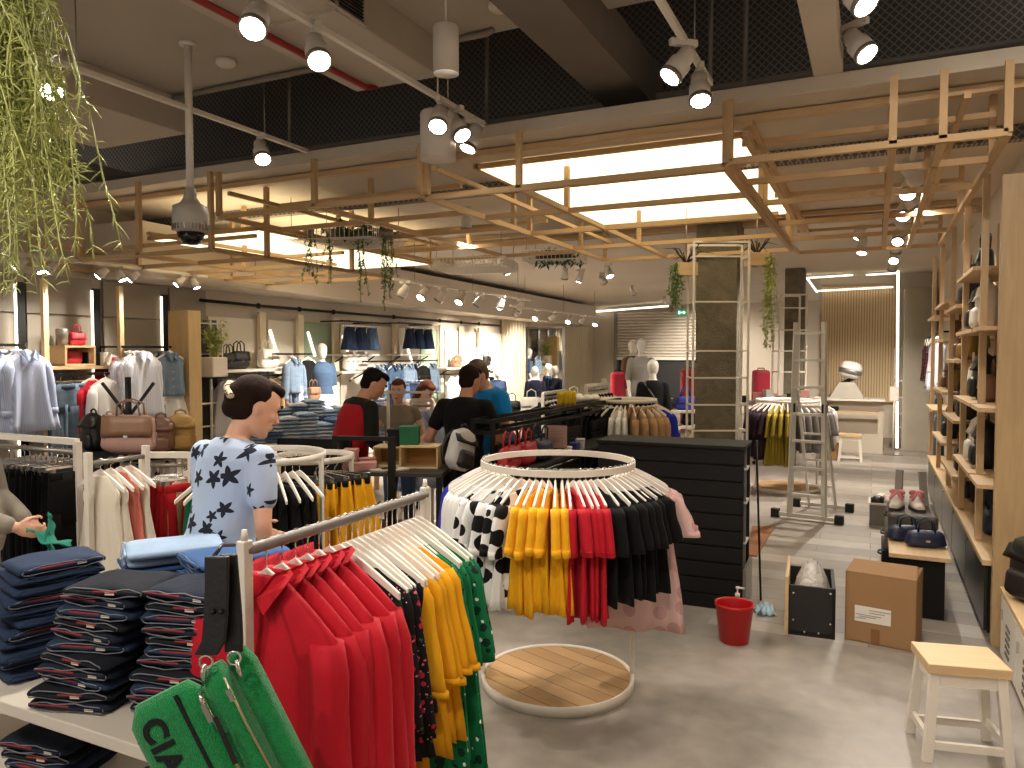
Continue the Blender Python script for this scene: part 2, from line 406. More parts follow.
# timber slat feature wall at the back by the desk
yb = 16.93
A_, B_ = onY(822, 290, yb), onY(896, 395, yb)
mb = MB(); k = 28; w = (B_.x - A_.x)
for i in range(k): mb.box((A_.x + (i + .5) * w / k, yb, (A_.z + B_.z) / 2), (w / k * .8, .06, A_.z - B_.z + .1))
struct('trim_21', mb, mat('slat_timber', 'cdb38a', .6, 0, .12, 3))
struct('trim_24', MB().box((A_.x + w / 2, yb + .045, (A_.z + B_.z) / 2), (w, .03, A_.z - B_.z + .1)), mat('slat_back', '6b5638', .8))
struct('trim_22', MB().box((A_.x + w / 2, yb, .93), (w, .07, .1)), M['pine_x'])
struct('baseboard_back', MB().box((A_.x + w / 2, yb + .02, .08), (w, .04, .16)), mat('skirting', '8c7c66', .7))
struct('trim_23', MB().box((.78, 16.6, 1.55), (.55, .7, 3.1)), mat('grey_return', '99907f', .8))
# thin LED lines round the feature wall
led = thing('led_line_frame', 'thin white light line bent round the timber slat wall', 'light line', (0, 0, 0))
L0 = [onY(897, 448, 16.2), onY(898, 271, 16.2)]
obj('upright_line', MB().bar(L0[0], L0[1], .045), M['led'], led)
L1 = [onY(898, 273, 16.2), onY(866, 275, 16.2)]; obj('top_line', MB().bar(L1[0], L1[1], .028), M['led'], led)
L2 = [onY(853, 275, 16.2), onY(807, 278, 16.2)]; obj('top_line', MB().bar(L2[0], L2[1], .028), M['led'], led)
L3 = [onY(807, 278, 16.2), onY(817, 292, 16.8)]; obj('side_line', MB().bar(L3[0], L3[1], .028), M['led'], led)
L4 = [onY(817, 291, 16.8), onY(893, 287, 16.8)]; obj('lower_line', MB().bar(L4[0], L4[1], .028), M['led'], led)
# far LED line on the ceiling over the slatted cream wall
le = thing('led_line_frame', 'thin white light line bent at the far ceiling before the shutter', 'light line', (0, 0, 0))
for a, b in (((531, 300), (590, 312)), ((590, 312), (668, 306))):
    obj('line', MB().bar(G(a[0], a[1], 3.3), G(b[0], b[1], 3.3), .05), M['led'], le)

# ------------------------------------------------------------------ concrete columns
def column(name, u, vb, d, w, z1=3.5):
    p = P(u, 384, d); m, t = bare('concrete_' + name, '6f6654', .9)
    co = t.coord(); n = t.noise(co, 5, 6, 1.0); t.link(t.mix(n, lin('4a4234'), lin('857a64')), t.b.inputs['Base Color']); t.bump(t.noise(co, 45, 5, .5), .9, .03)
    return struct(name, MB().box((0, 0, z1 / 2), (w, w, z1)), m, bevel=.015, loc=(p.x, p.y, 0), rz=0)
column('column_middle', 719, 0, 9.6, .5)
column('column_rear', 794, 0, 14.2, .34, 3.44)

# ------------------------------------------------------------------ lattice canopy
def lattice(label, xs, ys, z, zt, z2, extra=(), skip=()):
    root = thing('ceiling_lattice', label, 'lattice', (xs[0], ys[0], z)); o = V((xs[0], ys[0], z))
    def part(nm, a, b, w=.042): obj(nm, MB().bar(V(a) - o, V(b) - o, w), M['stick'], root)
    for y in ys: part('cross_rail', (xs[0], y, z), (xs[-1], y, z))
    for x in xs: part('long_rail', (x, ys[0], z), (x, ys[-1], z))
    for i, x in enumerate(xs):
        for j, y in enumerate(ys):
            if (i + j) % 2 == 0 or j == 0: part('strut', (x, y, z), (x, y, zt))
    for j, y in enumerate(ys):
        if j % 2 == 1: part('upper_rail', (xs[0], y - .15, z2), (xs[-1], y - .15, z2), .036)
    for i, x in enumerate(xs):
        if i % 2 == 0: part('upper_rail', (x + .12, ys[0], z2), (x + .12, ys[-1], z2), .036)
    for a, b in extra: part('strut', a, b)
    return root
lattice('wooden stick lattice below the ceiling beside the tall shelf', [-.87, .08, .34, .66], [5.1, 5.75, 6.6, 7.7, 8.8, 10.0], 3.1, 3.5, 3.34)
lattice('wooden stick lattice crossing under the big glowing ceiling panel', [-3.2, -2.4, -.9], [5.13, 6.1, 7.1, 8.3, 9.5], 3.08, 3.5, 3.28)
lattice('wooden stick lattice between the two glowing ceiling panels', [-5.4, -4.3, -3.24], [5.1, 5.9, 6.8, 7.8, 8.7], 3.1, 3.5, 3.3)
lattice('low wooden stick lattice beside the clothes wall, below a glowing panel', [-8.1, -7.3, -6.4, -5.45], [5.05, 5.75, 6.4, 7.1, 7.85], 2.8, 3.5, 3.0)
for i, y in enumerate((5.5, 9.45, 9.9)):
    struct('beam_%d' % (i + 1), MB().box((-4, y, 3.475), (10, .07, .05)), M['pine_x'])
# glowing ceiling panels
def glow():
    m, t = bare('panel_glow', 'fff3d0', .6)
    co = t.coord((1, .35, 1)); n = t.noise(co, 2.6, 6, 1.2)
    t.link(t.mix(t.math('SMOOTH_MIN', t.math('MULTIPLY', n, 1.2), 1.0, .1), lin('eed7a6'), lin('fff3d2')), t.b.inputs['Emission Color'])
    t.b.inputs['Emission Strength'].default_value = 1.25; return m
GL = glow()
for lab, x0, x1, y0, y1, z in (('large glowing ceiling panel above the middle of the shop', -3.15, -.9, 5.86, 9.25, 3.465), ('glowing ceiling panel behind the dome camera', -7.05, -5.5, 5.7, 8.9, 3.08)):
    t = thing('ceiling_light_panel', lab, 'light panel', ((x0 + x1) / 2, (y0 + y1) / 2, z)); sx, sy = x1 - x0, y1 - y0
    obj('diffuser', MB().box((0, 0, 0), (sx - .06, sy - .06, .02)), GL, t)
    fm = MB()
    for sg in (-1, 1): fm.box((sg * sx / 2, 0, .012), (.045, sy + .045, .04)); fm.box((0, sg * sy / 2, .012), (sx, .045, .04))
    obj('frame', fm, M['stick'], t)
    for sg in (-1, 1): obj('hanging_rod', MB().cyl((sg * sx * .45, 0, .05), (sg * sx * .45, 0, 3.52 - z), .008), M['grey_metal'], t)

# ------------------------------------------------------------------ ducts, pipes, beams above
dm = mat('duct', 'b5a898', .75, 0, .05)
t = thing('air_duct', 'boxy white air duct with grille above the track lights', 'duct', (-3.15, 2.2, 3.8))
obj('duct_box', MB().box((0, 0, .125), (.72, 4.9, .25)), dm, t, bevel=.01)
gm = MB()
for i in range(9): gm.box((.365, .9, .03 + i * .02), (.02, 1.3, .007))
obj('grille', gm, M['black_metal'], t)
obj('grille_frame', MB().box((.365, .9, .015), (.03, 1.36, .012)).box((.365, .9, .205), (.03, 1.36, .012)).box((.365, .24, .11), (.03, .02, .2)).box((.365, 1.56, .11), (.03, .02, .2)), dm, t)
obj('flange', MB().box((0, 1.3, .12), (.75, .03, .27)), dm, t)
t = thing('air_duct', 'wide low white duct above the dome camera', 'duct', (-5.95, 2.4, 3.75))
obj('duct_box', MB().box((0, 0, .15), (1.1, 4.7, .3)), dm, t, bevel=.01)
obj('flange', MB().box((0, .9, .14), (1.13, .03, .31)), dm, t)
struct('beam_5', MB().box((-1.75, 3.6, 3.95), (.36, 5.0, .34)), mat('beam_brown', '6b6054', .9, 0, .15, 4))
struct('beam_6', MB().box((-.29, 2.7, 3.68), (.17, 5.1, .17)), mat('beam_white', 'bcb0a0', .8, 0, .05), bevel=.008)
def pipeline(name, label, cat, pts, r, m):
    o = obj(name, MB().tube(pts, r, 10), m); return tag(o, label, cat)
gp = mat('pipe_grey', '8a8074', .5, 0, .08)
pipeline('ceiling_pipe', 'red sprinkler pipe running below the white air duct', 'pipe', [V((-3.32, .5, 3.76)), V((-3.32, 4.5, 3.76)), V((-3.32, 4.62, 3.8)), V((-3.32, 4.62, 4.05))], .022, mat('pipe_red', '8e1c17', .45))
pipeline('ceiling_pipe', 'long grey conduit just above the white canopy edge', 'pipe', [V((-9, 5.9, 3.86)), V((1, 5.9, 3.86))], .03, gp)
pipeline('ceiling_pipe', 'upper pale conduit along the edge of the ceiling slab', 'pipe', [V((-5.6, 4.62, 4.02)), V((-2.4, 4.62, 4.02)), V((-2.35, 4.62, 4.04))], .022, gp)
for i, (u, v0, v1) in enumerate(((487, 40, 128), (290, 82, 150), (710, 5, 75), (745, 3, 70), (62, 140, 190))):
    p = onY(u, v1, 5.6); q = onY(u, v0, 5.6)
    pipeline('pipe_drop', 'thin grey vertical conduit in the dark ceiling void, %s of five' % ORD[i], 'pipe', [V((p.x, 5.6, 3.69)), V((p.x, 5.6, 5.0))], .018, gp)
# speakers / pendants
def pendant(label, u, v0, v1, d, r):
    a, b = P(u, v0, d), P(u, v1, d); h = a.z - b.z
    t = thing('pendant_speaker', label, 'speaker', b)
    obj('housing', MB().lathe([(.001, .006), (r * .9, .006), (r, 0), (r, h * .96), (r * .93, h), (.001, h)], (0, 0, 0), 28), mat('pendant_white', 'cfc5b8', .5, 0, .03), t)
    obj('cable', MB().cyl((0, 0, h), (0, 0, 4.05 - b.z), .006), M['white_metal'], t)
pendant('white cylindrical pendant speaker hanging from a cable below the slab', 446, 27, 74, 4.4, .075)
pendant('larger white cylinder hanging behind the cluster of spotlights', 438, 113, 160, 5.35, .125)
o = obj('smoke_detector', MB().lathe([(.001, -.05), (.05, -.05), (.075, -.03), (.075, 0), (.001, 0)], (0, 0, 0), 20), M['white_metal'], loc=G(226, 60, 4.05)); tag(o, 'round white smoke detector under the ceiling slab', 'detector')
o = obj('smoke_detector', MB().lathe([(.001, -.05), (.05, -.05), (.075, -.03), (.075, 0), (.001, 0)], (0, 0, 0), 20), M['white_metal'], loc=G(500, 3, 4.05)); tag(o, 'small white smoke detector beside the white air duct', 'detector')
# dome camera
p = P(191, 240, 5.4)
t = thing('dome_camera', 'white dome surveillance camera on a long pole', 'camera', p)
obj('housing', MB().lathe([(.09, .05), (.12, .07), (.125, .16), (.118, .235), (.07, .26), (.045, .3), (.04, .36), (.02, .375), (.001, .38)], (0, 0, 0), 28), mat('camera_grey', 'b3aca0', .45, 0, .04), t)
fm = MB()
for i in range(30): fm.box((.122 * math.cos(i * PI / 15), .122 * math.sin(i * PI / 15), .085), (.012, .008, .04), i * PI / 15)
obj('vent', fm, M['grey_metal'], t)
obj('dome', MB().lathe([(.001, -.035), (.05, -.03), (.082, .0), (.095, .05), (.001, .05)], (0, 0, 0), 24), bare('dome_black', '0d0c0c', .08)[0], t)
obj('pole', MB().cyl((0, 0, .37), (0, 0, 4.05 - p.z), .026), M['white_metal'], t)
obj('ceiling_flange', MB().cyl((0, 0, 4.03 - p.z), (0, 0, 4.05 - p.z), .06), M['white_metal'], t)

# ------------------------------------------------------------------ tracks and spotlights
def track(label, p0, p1, zc):
    p0, p1 = V(p0), V(p1)
    t = thing('light_track', label, 'light track', p0)
    obj('rail', MB().bar((0, 0, 0), p1 - p0, .036, .03), M['white_metal'], t)
    for f in (.12, .5, .88):
        q = (p1 - p0) * f; obj('suspension_wire', MB().cyl(q, q + V((0, 0, zc - p0.z)), .005), M['grey_metal'], t)
track('white lighting track running from the red pipe to the canopy', (-2.7, .6, 3.59), (-2.7, 5.15, 3.59), 4.05)
track('white lighting track passing the dome camera pole', (-4.42, 1.0, 3.59), (-4.42, 5.15, 3.59), 4.05)
track('white lighting track beside the brown concrete beam', (-.98, 1.0, 3.59), (-.98, 5.0, 3.59), 4.05)
track('white lighting track over the aisle along the tall shelf', (.24, 6.2, 3.36), (.24, 13.5, 3.36), 3.5)
track('white lighting track over the far denim wall', (-5.85, 8.5, 2.86), (-5.85, 13.0, 2.86), 3.44)
track('white lighting track before the cream slatted wall', (-6.45, 13.4, 2.8), (-6.45, 19.0, 2.8), 3.44)
tr_l = thing('light_track', 'lighting track under the bulkhead above the grey wall panels', 'light track', wallpt(ws(10, .9), 2.78, .9), WROT)
obj('rail', MB().bar((0, 0, 0), (0, ws(205, .9) - ws(5, .9), 0), .036, .03), M['white_metal'], tr_l)
for f in (0.2, 3.2): obj('suspension_wire', MB().cyl((0, f, 0), (0, f, .72), .005), M['grey_metal'], tr_l)
LIGHTD = {}
def light_data(k, w, size=80):
    if k not in LIGHTD:
        l = bpy.data.lights.new('spot_beam', 'SPOT'); l.energy = w; l.color = WARM; l.spot_size = RAD(size); l.spot_blend = .7; l.shadow_soft_size = .04
        LIGHTD[k] = l
    return LIGHTD[k]
hous = mat('spot_white', 'd2cabf', .4, 0, .04)
def make_spot(tilt, r=.064, L=.155, lit=True, pw=1.0):
    def f():
        t = thing('track_spotlight', None, 'spotlight')
        obj('adapter', MB().box((0, 0, -.02), (.035, .16, .035)).cyl((0, 0, -.035), (0, 0, -.09), .011), hous, t)
        rot = Matrix.Rotation(tilt, 3, 'X'); o = V((0, 0, -.11))
        prof = [(.001, .06), (r * .75, .06), (r * .8, .0), (r * .8, -.02), (r, -.03), (r, -L + .034), (r * .93, -L + .034)]
        obj('housing', MB().lathe(prof, o, 20, rot=rot), hous, t)
        obj('rim', MB().lathe([(r * .9, -L + .045), (r * 1.06, -L + .045), (r * 1.06, -L + .02), (r * .9, -L + .02), (r * .9, -L + .045)], o, 20, rot=rot, caps=False), M['grey_metal'], t)
        obj('lamp', MB().lathe([(.001, -L + .03), (r * .9, -L + .03), (r * .9, -L + .022), (r * .6, -L + .016), (.001, -L + .012)], o, 20, rot=rot), M['glass_white'], t)
        if lit:
            l = bpy.data.objects.new('beam', light_data(pw, SPOT_W * pw)); COL.objects.link(l); l.parent = t
            l.location = o + rot @ V((0, 0, -L - .01)); l.rotation_euler = (tilt, 0, 0)
        return t
    return f
SP = {k: Proto(make_spot(RAD(a), lit=l)) for k, a, l in (('d', 8, True), ('s', 38, True), ('w', 55, True), ('x', 25, False))}
SP['m'] = Proto(make_spot(RAD(46), pw=.6)); SP['h'] = Proto(make_spot(RAD(38), pw=3.0)); SP['j'] = Proto(make_spot(RAD(20), pw=3.2)); SP['H'] = Proto(make_spot(RAD(54), pw=5.5)); SP['c'] = Proto(make_spot(RAD(42), pw=.6))
def spot(kind, u, v, ztop, rz, label, group, drop=.2, x=None):
    # the lamp face shows at (u, v); the adapter sits on its track at ztop
    p = G(u, v, ztop - drop)
    if x is not None: p = onX(u, v, x)
    elif ztop < 3.6: ztop = 3.508 if p.y < 10.1 else 3.44; p = G(u, v, ztop - drop)
    return SP[kind].put((p.x, p.y, ztop), rz, label, 'spotlight', group)
g = 'spotlights over the front of the shop'
tr = lambda x, u, v: onX(u, v, x)
def spot_on(kind, x, u, v, ztop, rz, label, g, drop=.2):
    p = onX(u, v, x); return SP[kind].put((x, p.y, ztop), rz, label, 'spotlight', g)
spot('s', 257, 28, 3.59, RAD(-150), 'lit spotlight beside the red pipe, first on the track from the top edge', g, x=-2.7)
spot('s', 316, 60, 3.59, RAD(-128), 'second lit spotlight from the top edge on the track beside the red pipe', g, x=-2.7)
spot('s', 50, 110, 3.59, RAD(-115), 'lit spotlight half hidden by the hanging green plant', g, x=-4.42)
spot('s', 261, 175, 3.59, RAD(-125), 'lit spotlight where the dome camera track meets the canopy', g, x=-4.42)
spot('s', 440, 130, 3.59, RAD(-160), 'lit spotlight in front of the larger white cylinder', g, x=-2.7)
spot('s', 455, 146, 3.59, RAD(-110), 'spotlight turned sideways beside the larger white cylinder', g, x=-2.7)
spot('x', 474, 155, 3.59, RAD(150), 'third spotlight of the cluster by the larger white cylinder', g, x=-2.7)
spot('s', 683, 104, 3.59, RAD(130), 'spotlight on the track by the brown beam, aimed at the clothes', g, x=-0.98)
spot('x', 699, 116, 3.59, RAD(200), 'spotlight facing away on the track by the brown beam', g, x=-0.98)
SP['s'].put((-.13, 4.12, 3.74), RAD(-125), 'upper lit spotlight beside the white ceiling beam', 'spotlight', g)
SP['s'].put((-.13, 4.78, 3.74), RAD(-125), 'lower lit spotlight beside the white ceiling beam', 'spotlight', g)
for i, (u, v) in enumerate(((25, 282), (56, 286), (106, 290), (137, 293), (183, 297))):
    p = wallpt(ws(u, .9), 2.78, .9)
    SP['m'].put(p, RAD(150) , 'bright spotlight above the grey wall panels, %s in the row' % ORD[i], 'spotlight', 'spotlights above the grey wall panels', .66)
for i, (u, v) in enumerate(((40, 284), (121, 292), (195, 299))):
    p = wallpt(ws(u, .9), 2.78, .9)
    SP['x'].put(p, RAD(-70), 'turned away spotlight above the grey wall panels, %s of its sort' % ORD[i], 'spotlight', 'spotlights above the grey wall panels', .66)
for i, (y, k) in enumerate(((6.7, 's'), (7.1, 'x'), (7.6, 's'), (8.2, 'x'), (9.2, 's'), (10.0, 'x'), (10.8, 'h'), (12.0, 'x'), (13.0, 'h'))):
    k = 'c' if k == 'x' else k; SP[k].put((.24, y, 3.36), RAD(170) if k == 'c' else RAD(10 if k == 'h' else -70), 'spotlight on the aisle track beside the tall shelf, %s along' % ORD[i], 'spotlight', 'spotlights on the aisle track')
for i, (y, k) in enumerate(((8.8, 'h'), (9.3, 'x'), (9.8, 'h'), (10.4, 'x'), (11.0, 'h'), (11.8, 'j'), (12.6, 'h'))):
    k = 'c' if k == 'x' else k; SP[k].put((-5.85, y, 2.86), RAD(170) if k == 'c' else RAD(95), 'spotlight aimed at the far denim wall, %s along its track' % ORD[i], 'spotlight', 'spotlights on the denim wall track')
for i, (y, k) in enumerate(((13.8, 'H'), (14.7, 'x'), (15.6, 'H'), (16.6, 'x'), (17.5, 'H'), (18.5, 'x'))):
    k = 'c' if k == 'x' else k; SP[k].put((-6.45, y, 2.8), RAD(170) if k == 'c' else RAD(75), 'spotlight before the cream slatted wall, %s along its track' % ORD[i], 'spotlight', 'spotlights on the slatted wall track')
for i, (u, v, zt, k) in enumerate(((467, 225, 3.36, 'j'), (176, 250, 3.05, 'j'), (398, 273, 3.3, 'j'), (449, 270, 3.3, 'h'), (505, 272, 3.45, 'j'), (565, 277, 3.42, 'x'), (581, 280, 3.42, 'j'), (602, 283, 3.42, 'H'), (608, 275, 3.42, 'x'), (632, 294, 3.4, 'H'), (665, 303, 3.4, 'H'), (862, 236, 3.42, 'h'), (863, 251, 3.42, 'j'))):
    spot(k, u, v, zt, RAD(-8) if k == 'H' else RAD(40 + 70 * i), 'ceiling spotlight %s of those scattered past the front lattice' % ORD[i], 'scattered ceiling spotlights')
# unseen fill lamps added above and behind the camera, hung under the slab
for i, (x, y, k) in enumerate(((-3.6, .5, 's'), (-1.4, -.6, 's'), (-.1, .6, 's'), (-5.6, 1.0, 's'), (-2.3, -.9, 's'), (-4.6, -.4, 's'), (.5, 2.2, 'w'), (-.2, 3.6, 'd'))):
    t = SP[k].put((x, y, 3.98), RAD((20, 15, 5, 20, -20, 0, -10, 0)[i]), 'added fill spotlight on a short stem under the slab over the shop front, %s of eight' % ORD[i], 'spotlight', 'added fill spotlights overhead')
    obj('stem', MB().cyl((0, 0, -.01), (0, 0, .07), .012), M['white_metal'], t)
# ================================================================== CLOTHES
def sgnp(x, p): return math.copysign(abs(x) ** p, x)
def ringpts(w, d, z, n, rnd=None, amp=0.0, k=5, ph=0.0, cx=0.0, cy=0.0, px=.75, py=.8):
    out = []
    for q in range(n):
        a = q * 2 * PI / n
        rip = amp * math.sin(k * a + ph) + amp * .6 * math.sin((k * 2 + 1) * a + ph * 1.7)
        out.append(V((cx + w * sgnp(math.cos(a), px) * (1 + rip * .25), cy + (d + rip * d * 1.4) * sgnp(math.sin(a), py), z)))
    return out
def body_mb(w=.2, hem=.22, L=.6, d=.028, seed=0, k=5, neck=.055, amp=.5, top=-.08, n=40, flare=1.0, slope=.075):
    rn = random.Random(seed); ph = rn.random() * 6; mb = MB(); R = []
    R.append(ringpts(neck * .9, d * .5, top + .01, n))
    R.append(ringpts(neck, d * .55, top, n))
    for f in (.3, .6, .85, 1.0): R.append(ringpts(neck + (w - neck) * f, d * (.55 + .25 * f), top - .006 - slope * f ** 1.2, n))
    R.append(ringpts(w * 1.02, d * .95, top - slope - .035, n, amp=amp * .1, k=k, ph=ph))
    z0 = top - slope - .07; m = 9
    for i in range(m):
        f = i / (m - 1); ww = w * (.95 if f < .4 else .95) + (hem - w * .95) * f
        R.append(ringpts(ww + .004 * math.sin(7 * f + ph), d * (1 + .35 * f * flare), z0 - (L - slope - .07) * f + .008 * math.sin(ph + 3 * f), n, amp=amp * (.2 + .8 * f), k=k, ph=ph + .5 * f))
    mb.loft(R, True, True); return mb
def sleeve_mb(sx, w=.2, L=.5, r=.055, r1=.045, out=.06, d=.03, top=-.15, seed=0, cuff=0.0, fwd=0.0, n=16):
    rn = random.Random(seed + 9); ph = rn.random() * 6; mb = MB(); R = []; m = 9
    for i in range(m):
        f = i / (m - 1); x = sx * (w - .035 + out * (f ** .8) + .012 * math.sin(5 * f + ph) * f); z = top - .02 - L * f
        rr = r + (r1 - r) * f; rr *= 1 + .10 * math.sin(9 * f + ph)
        if i == 0: rr *= .7
        tilt = sx * out / max(L, .1) * .8
        ring = []
        for q in range(n):
            a = q * 2 * PI / n; rx = rr * math.cos(a); ry = min(rr, d * 1.15) * math.sin(a)
            ring.append(V((x + rx, fwd * f + ry, z - (rx * tilt * -1) * .6)))
        R.append(ring)
    mb.loft(R, True, True)
    if cuff:
        z = top - .02 - L; x = sx * (w - .035 + out)
        mb.lathe([(r1 * .6, z + cuff), (r1 * 1.12, z + cuff), (r1 * 1.16, z - .008), (r1 * .6, z - .01)], (0, 0, 0), 14)
        k = len(mb.v) - 4 * 14
        for i in range(k, len(mb.v)):
            a = mb.v[i]; mb.v[i] = (x + a[0], fwd + a[1] * (d / r1) * 1.05, a[2])
    return mb
def collar_mb(neck=.06, d=.028, top=-.075, h=.05):
    mb = MB()
    for sx in (-1, 1):
        mb.add([V((sx * neck * .95, d * .4, top + .02)), V((sx * neck * 1.2, 0, top + .012)), V((sx * neck * 1.25, -d * 1.0, top - .012)), V((sx * .045, -d * 1.5, top - .085)), V((sx * .008, -d * 1.25, top - .05)), V((sx * neck * .7, -d * .7, top + .015)),
                V((sx * neck * .95, d * .4, top + .028)), V((sx * neck * 1.28, 0, top + .02)), V((sx * neck * 1.33, -d * 1.15, top - .006)), V((sx * .048, -d * 1.75, top - .088)), V((sx * .01, -d * 1.5, top - .05)), V((sx * neck * .75, -d * .9, top + .022))],
               [(0, 1, 2, 3, 4, 5), (11, 10, 9, 8, 7, 6)] + [(i, (i + 1) % 6, 6 + (i + 1) % 6, 6 + i) for i in range(6)], False)
    return mb
def hanger_mb(w=.2, top=-.05, th=.011, drop=.075):
    mb = MB(); R = []; m = 13
    for i in range(m):
        f = -1 + 2 * i / (m - 1); x = w * f; z = top - drop * abs(f) ** 1.2; h = .014 + .008 * (1 - abs(f))
        R.append([V((x, -th / 2, z - h)), V((x, th / 2, z - h)), V((x, th / 2, z + h * .6)), V((x, -th / 2, z + h * .6))])
    mb.loft(R, True, False); return mb
def hook_mb(top=-.05, r=.02):
    pts = [V((0, 0, top))] + [V((0, 0, -.035))]
    for i in range(9):
        a = -PI / 2 + PI * 1.35 * i / 8
        pts.append(V((r * math.cos(a), 0, r * math.sin(a) - .0)) + V((0, 0, 0)))
    return MB().tube(pts, .0022, 6)
def make_hanger(w=.2, drop=.075, top=-.05):
    def f():
        t = obj('clothes_hanger', hanger_mb(w, top, drop=drop), M['hanger_wood'], bevel=.002)
        obj('hook', xf(hook_mb(top), Matrix.Rotation(PI / 2, 4, 'Z')), M['chrome'], t); return t
    return f
def make_clip_hanger():
    t = obj('clothes_hanger', MB().box((0, 0, -.075), (.34, .01, .014)), M['chrome'], bevel=.002)
    obj('hook', xf(hook_mb(-.07), Matrix.Rotation(PI / 2, 4, 'Z')), M['chrome'], t)
    for s in (-1, 1): obj('clip', MB().box((s * .13, 0, -.098), (.025, .018, .04)), M['grey_metal'], t)
    return t
HG = {'shirt': Proto(make_hanger(.19, .09)), 'wide': Proto(make_hanger(.238, .125, -.088)), 'inner': Proto(make_hanger(.2, .155, -.082)), 'clip': Proto(make_clip_hanger)}

def make_top(name, m, w=.2, hem=.22, L=.6, d=.028, sl=.5, r=.055, r1=.045, out=.06, collar=False, cuff=0.0, seed=0, k=5, amp=.5, neck=.055, buttons=None, trim=None, flare=1.0, slope=.075, top=-.08):
    def f():
        t = obj(name, body_mb(w, hem, L, d, seed, k, neck, amp, top=top, flare=flare, slope=slope), m, sub=0)
        if sl:
            for s in (-1, 1): obj('sleeve', sleeve_mb(s, w, sl, r, r1, out, d, top=top - slope + .005, seed=seed + s, cuff=cuff), m, t)
        if collar: obj('collar', collar_mb(neck + .008, d, top + .005), collar if not isinstance(collar, bool) else m, t)
        if buttons:
            mb = MB()
            for i in range(5): mb.ell((0, -d * 1.15, -.2 - i * .085), .006, .004, .006, n=8, m=5)
            obj('button', mb, buttons, t)
        if trim: obj('trim', MB().lathe([(.01, 0)], (0, 0, 0)), trim, t)
        return t
    return f
def make_bottom(name, m, w0=.16, w1=.2, L=.7, d=.028, seed=0, k=7, amp=.8, legs=False, band=None, top=-.105):
    def f():
        rn = random.Random(seed); ph = rn.random() * 6; mb = MB(); n = 44
        if legs:
            R = []
            for i in range(5):
                z = top - .28 * i / 4; R.append(ringpts(w0 + (w0 * .08) * i / 4, d, z, n, amp=.1, k=k, ph=ph))
            mb.loft(R, True, True)
            for s in (-1, 1):
                R = []
                for i in range(9):
                    g = i / 8; z = top - .22 - (L - .22) * g
                    R.append(ringpts((w0 * .54 + .0) * (1 - .22 * g), d * 1.05 * (1 - .1 * g), z, 20, amp=.25, k=3, ph=ph + g * 2 + s, cx=s * w0 * .54))
                mb.loft(R, True, True)
        else:
            R = []
            for i in range(10):
                g = i / 9; R.append(ringpts(w0 + (w1 - w0) * g, d * (.8 + .7 * g), top - L * g, n, amp=amp * (.15 + .85 * g), k=k, ph=ph))
            mb.loft(R, True, True)
        t = obj(name, mb, m)
        obj('waistband', MB().loft([ringpts(w0 * 1.01, d * .95, top + .004, n), ringpts(w0 * 1.03, d * 1.08, top, n), ringpts(w0 * 1.03, d * 1.08, top - .035, n), ringpts(w0 * 1.0, d * .9, top - .038, n)]), band or m, t)
        return t
    return f
C = {}
def mc(k, f): C[k] = f; return f
RED = cloth('red_cotton', 'b50f22', .1, .75, .5, 7)
CREDW = cloth('red_trouser', 'a3121c', .1)
YEL = cloth('yellow_cotton', 'e2a012', .1); MUS = cloth('mustard', 'b98a1c', .12)
GREENF = floral('green_floral', '0b6b3f', [('0a2d20', 1.0, .42), ('e9ece2', 1.35, .30), ('16181a', 1.9, .24)], 17)
BLACKF = floral('black_floral', '120e10', [('b3243c', 1.0, .38), ('d65f76', 1.7, .28), ('2e5a34', 1.3, .27), ('e8d9d2', 2.6, .22)], 24)
BLACK = cloth('black_cotton', '090808', .15, .9); WHITE = cloth('white_cotton', 'e4e0dc', .05)
POLKA = dots('white_polka', 'e6e2de', '100e0e', 8.5, .36, .55)
PINKD = dots('pink_polka', 'd9b4ae', 'c79a96', 8, .3, .5)
BLUE = cloth('cobalt', '1b2a9a', .1); GREEN = cloth('green_cotton', '0d6a44', .1)
DEN_L = denim('denim_light', '74869a'); DEN_M = denim('denim_mid', '435873'); DEN_D = denim('denim_dark', '1c2942'); DEN_G = denim('denim_grey', '52616e')
STRB, tt = bare('blue_stripe', 'b4bcd6', .85, 0, .25)
w_ = tt.new('ShaderNodeTexWave', wave_type='BANDS', bands_direction='X'); w_.inputs['Scale'].default_value = 28; tt.link(tt.coord(), w_.inputs[0])
tt.link(tt.mix(w_.outputs[0], lin('9fabcc'), lin('c6cee2')), tt.b.inputs['Base Color'])
STRW, tt = bare('white_stripe', 'e0e0ea', .85, 0, .25)
w_ = tt.new('ShaderNodeTexWave', wave_type='BANDS', bands_direction='X'); w_.inputs['Scale'].default_value = 16; tt.link(tt.coord(), w_.inputs[0])
tt.link(tt.mix(w_.outputs[0], lin('cdd0e0'), lin('e4e4ea')), tt.b.inputs['Base Color'])
CREAM = cloth('cream_cotton', 'd6cbb8', .06); CORAL = cloth('coral', 'c9705f', .1); TAN = cloth('tan_coat', 'a8855f', .1); GREY = cloth('grey_cotton', '857f7a', .12)
NAVY = cloth('navy', '171b2c', .12); PLUM = cloth('plum', '2c1a24', .12); LGREEN = cloth('lime', '97822a', .12)
PB = mat('shell_button', 'e7dccb', .3)
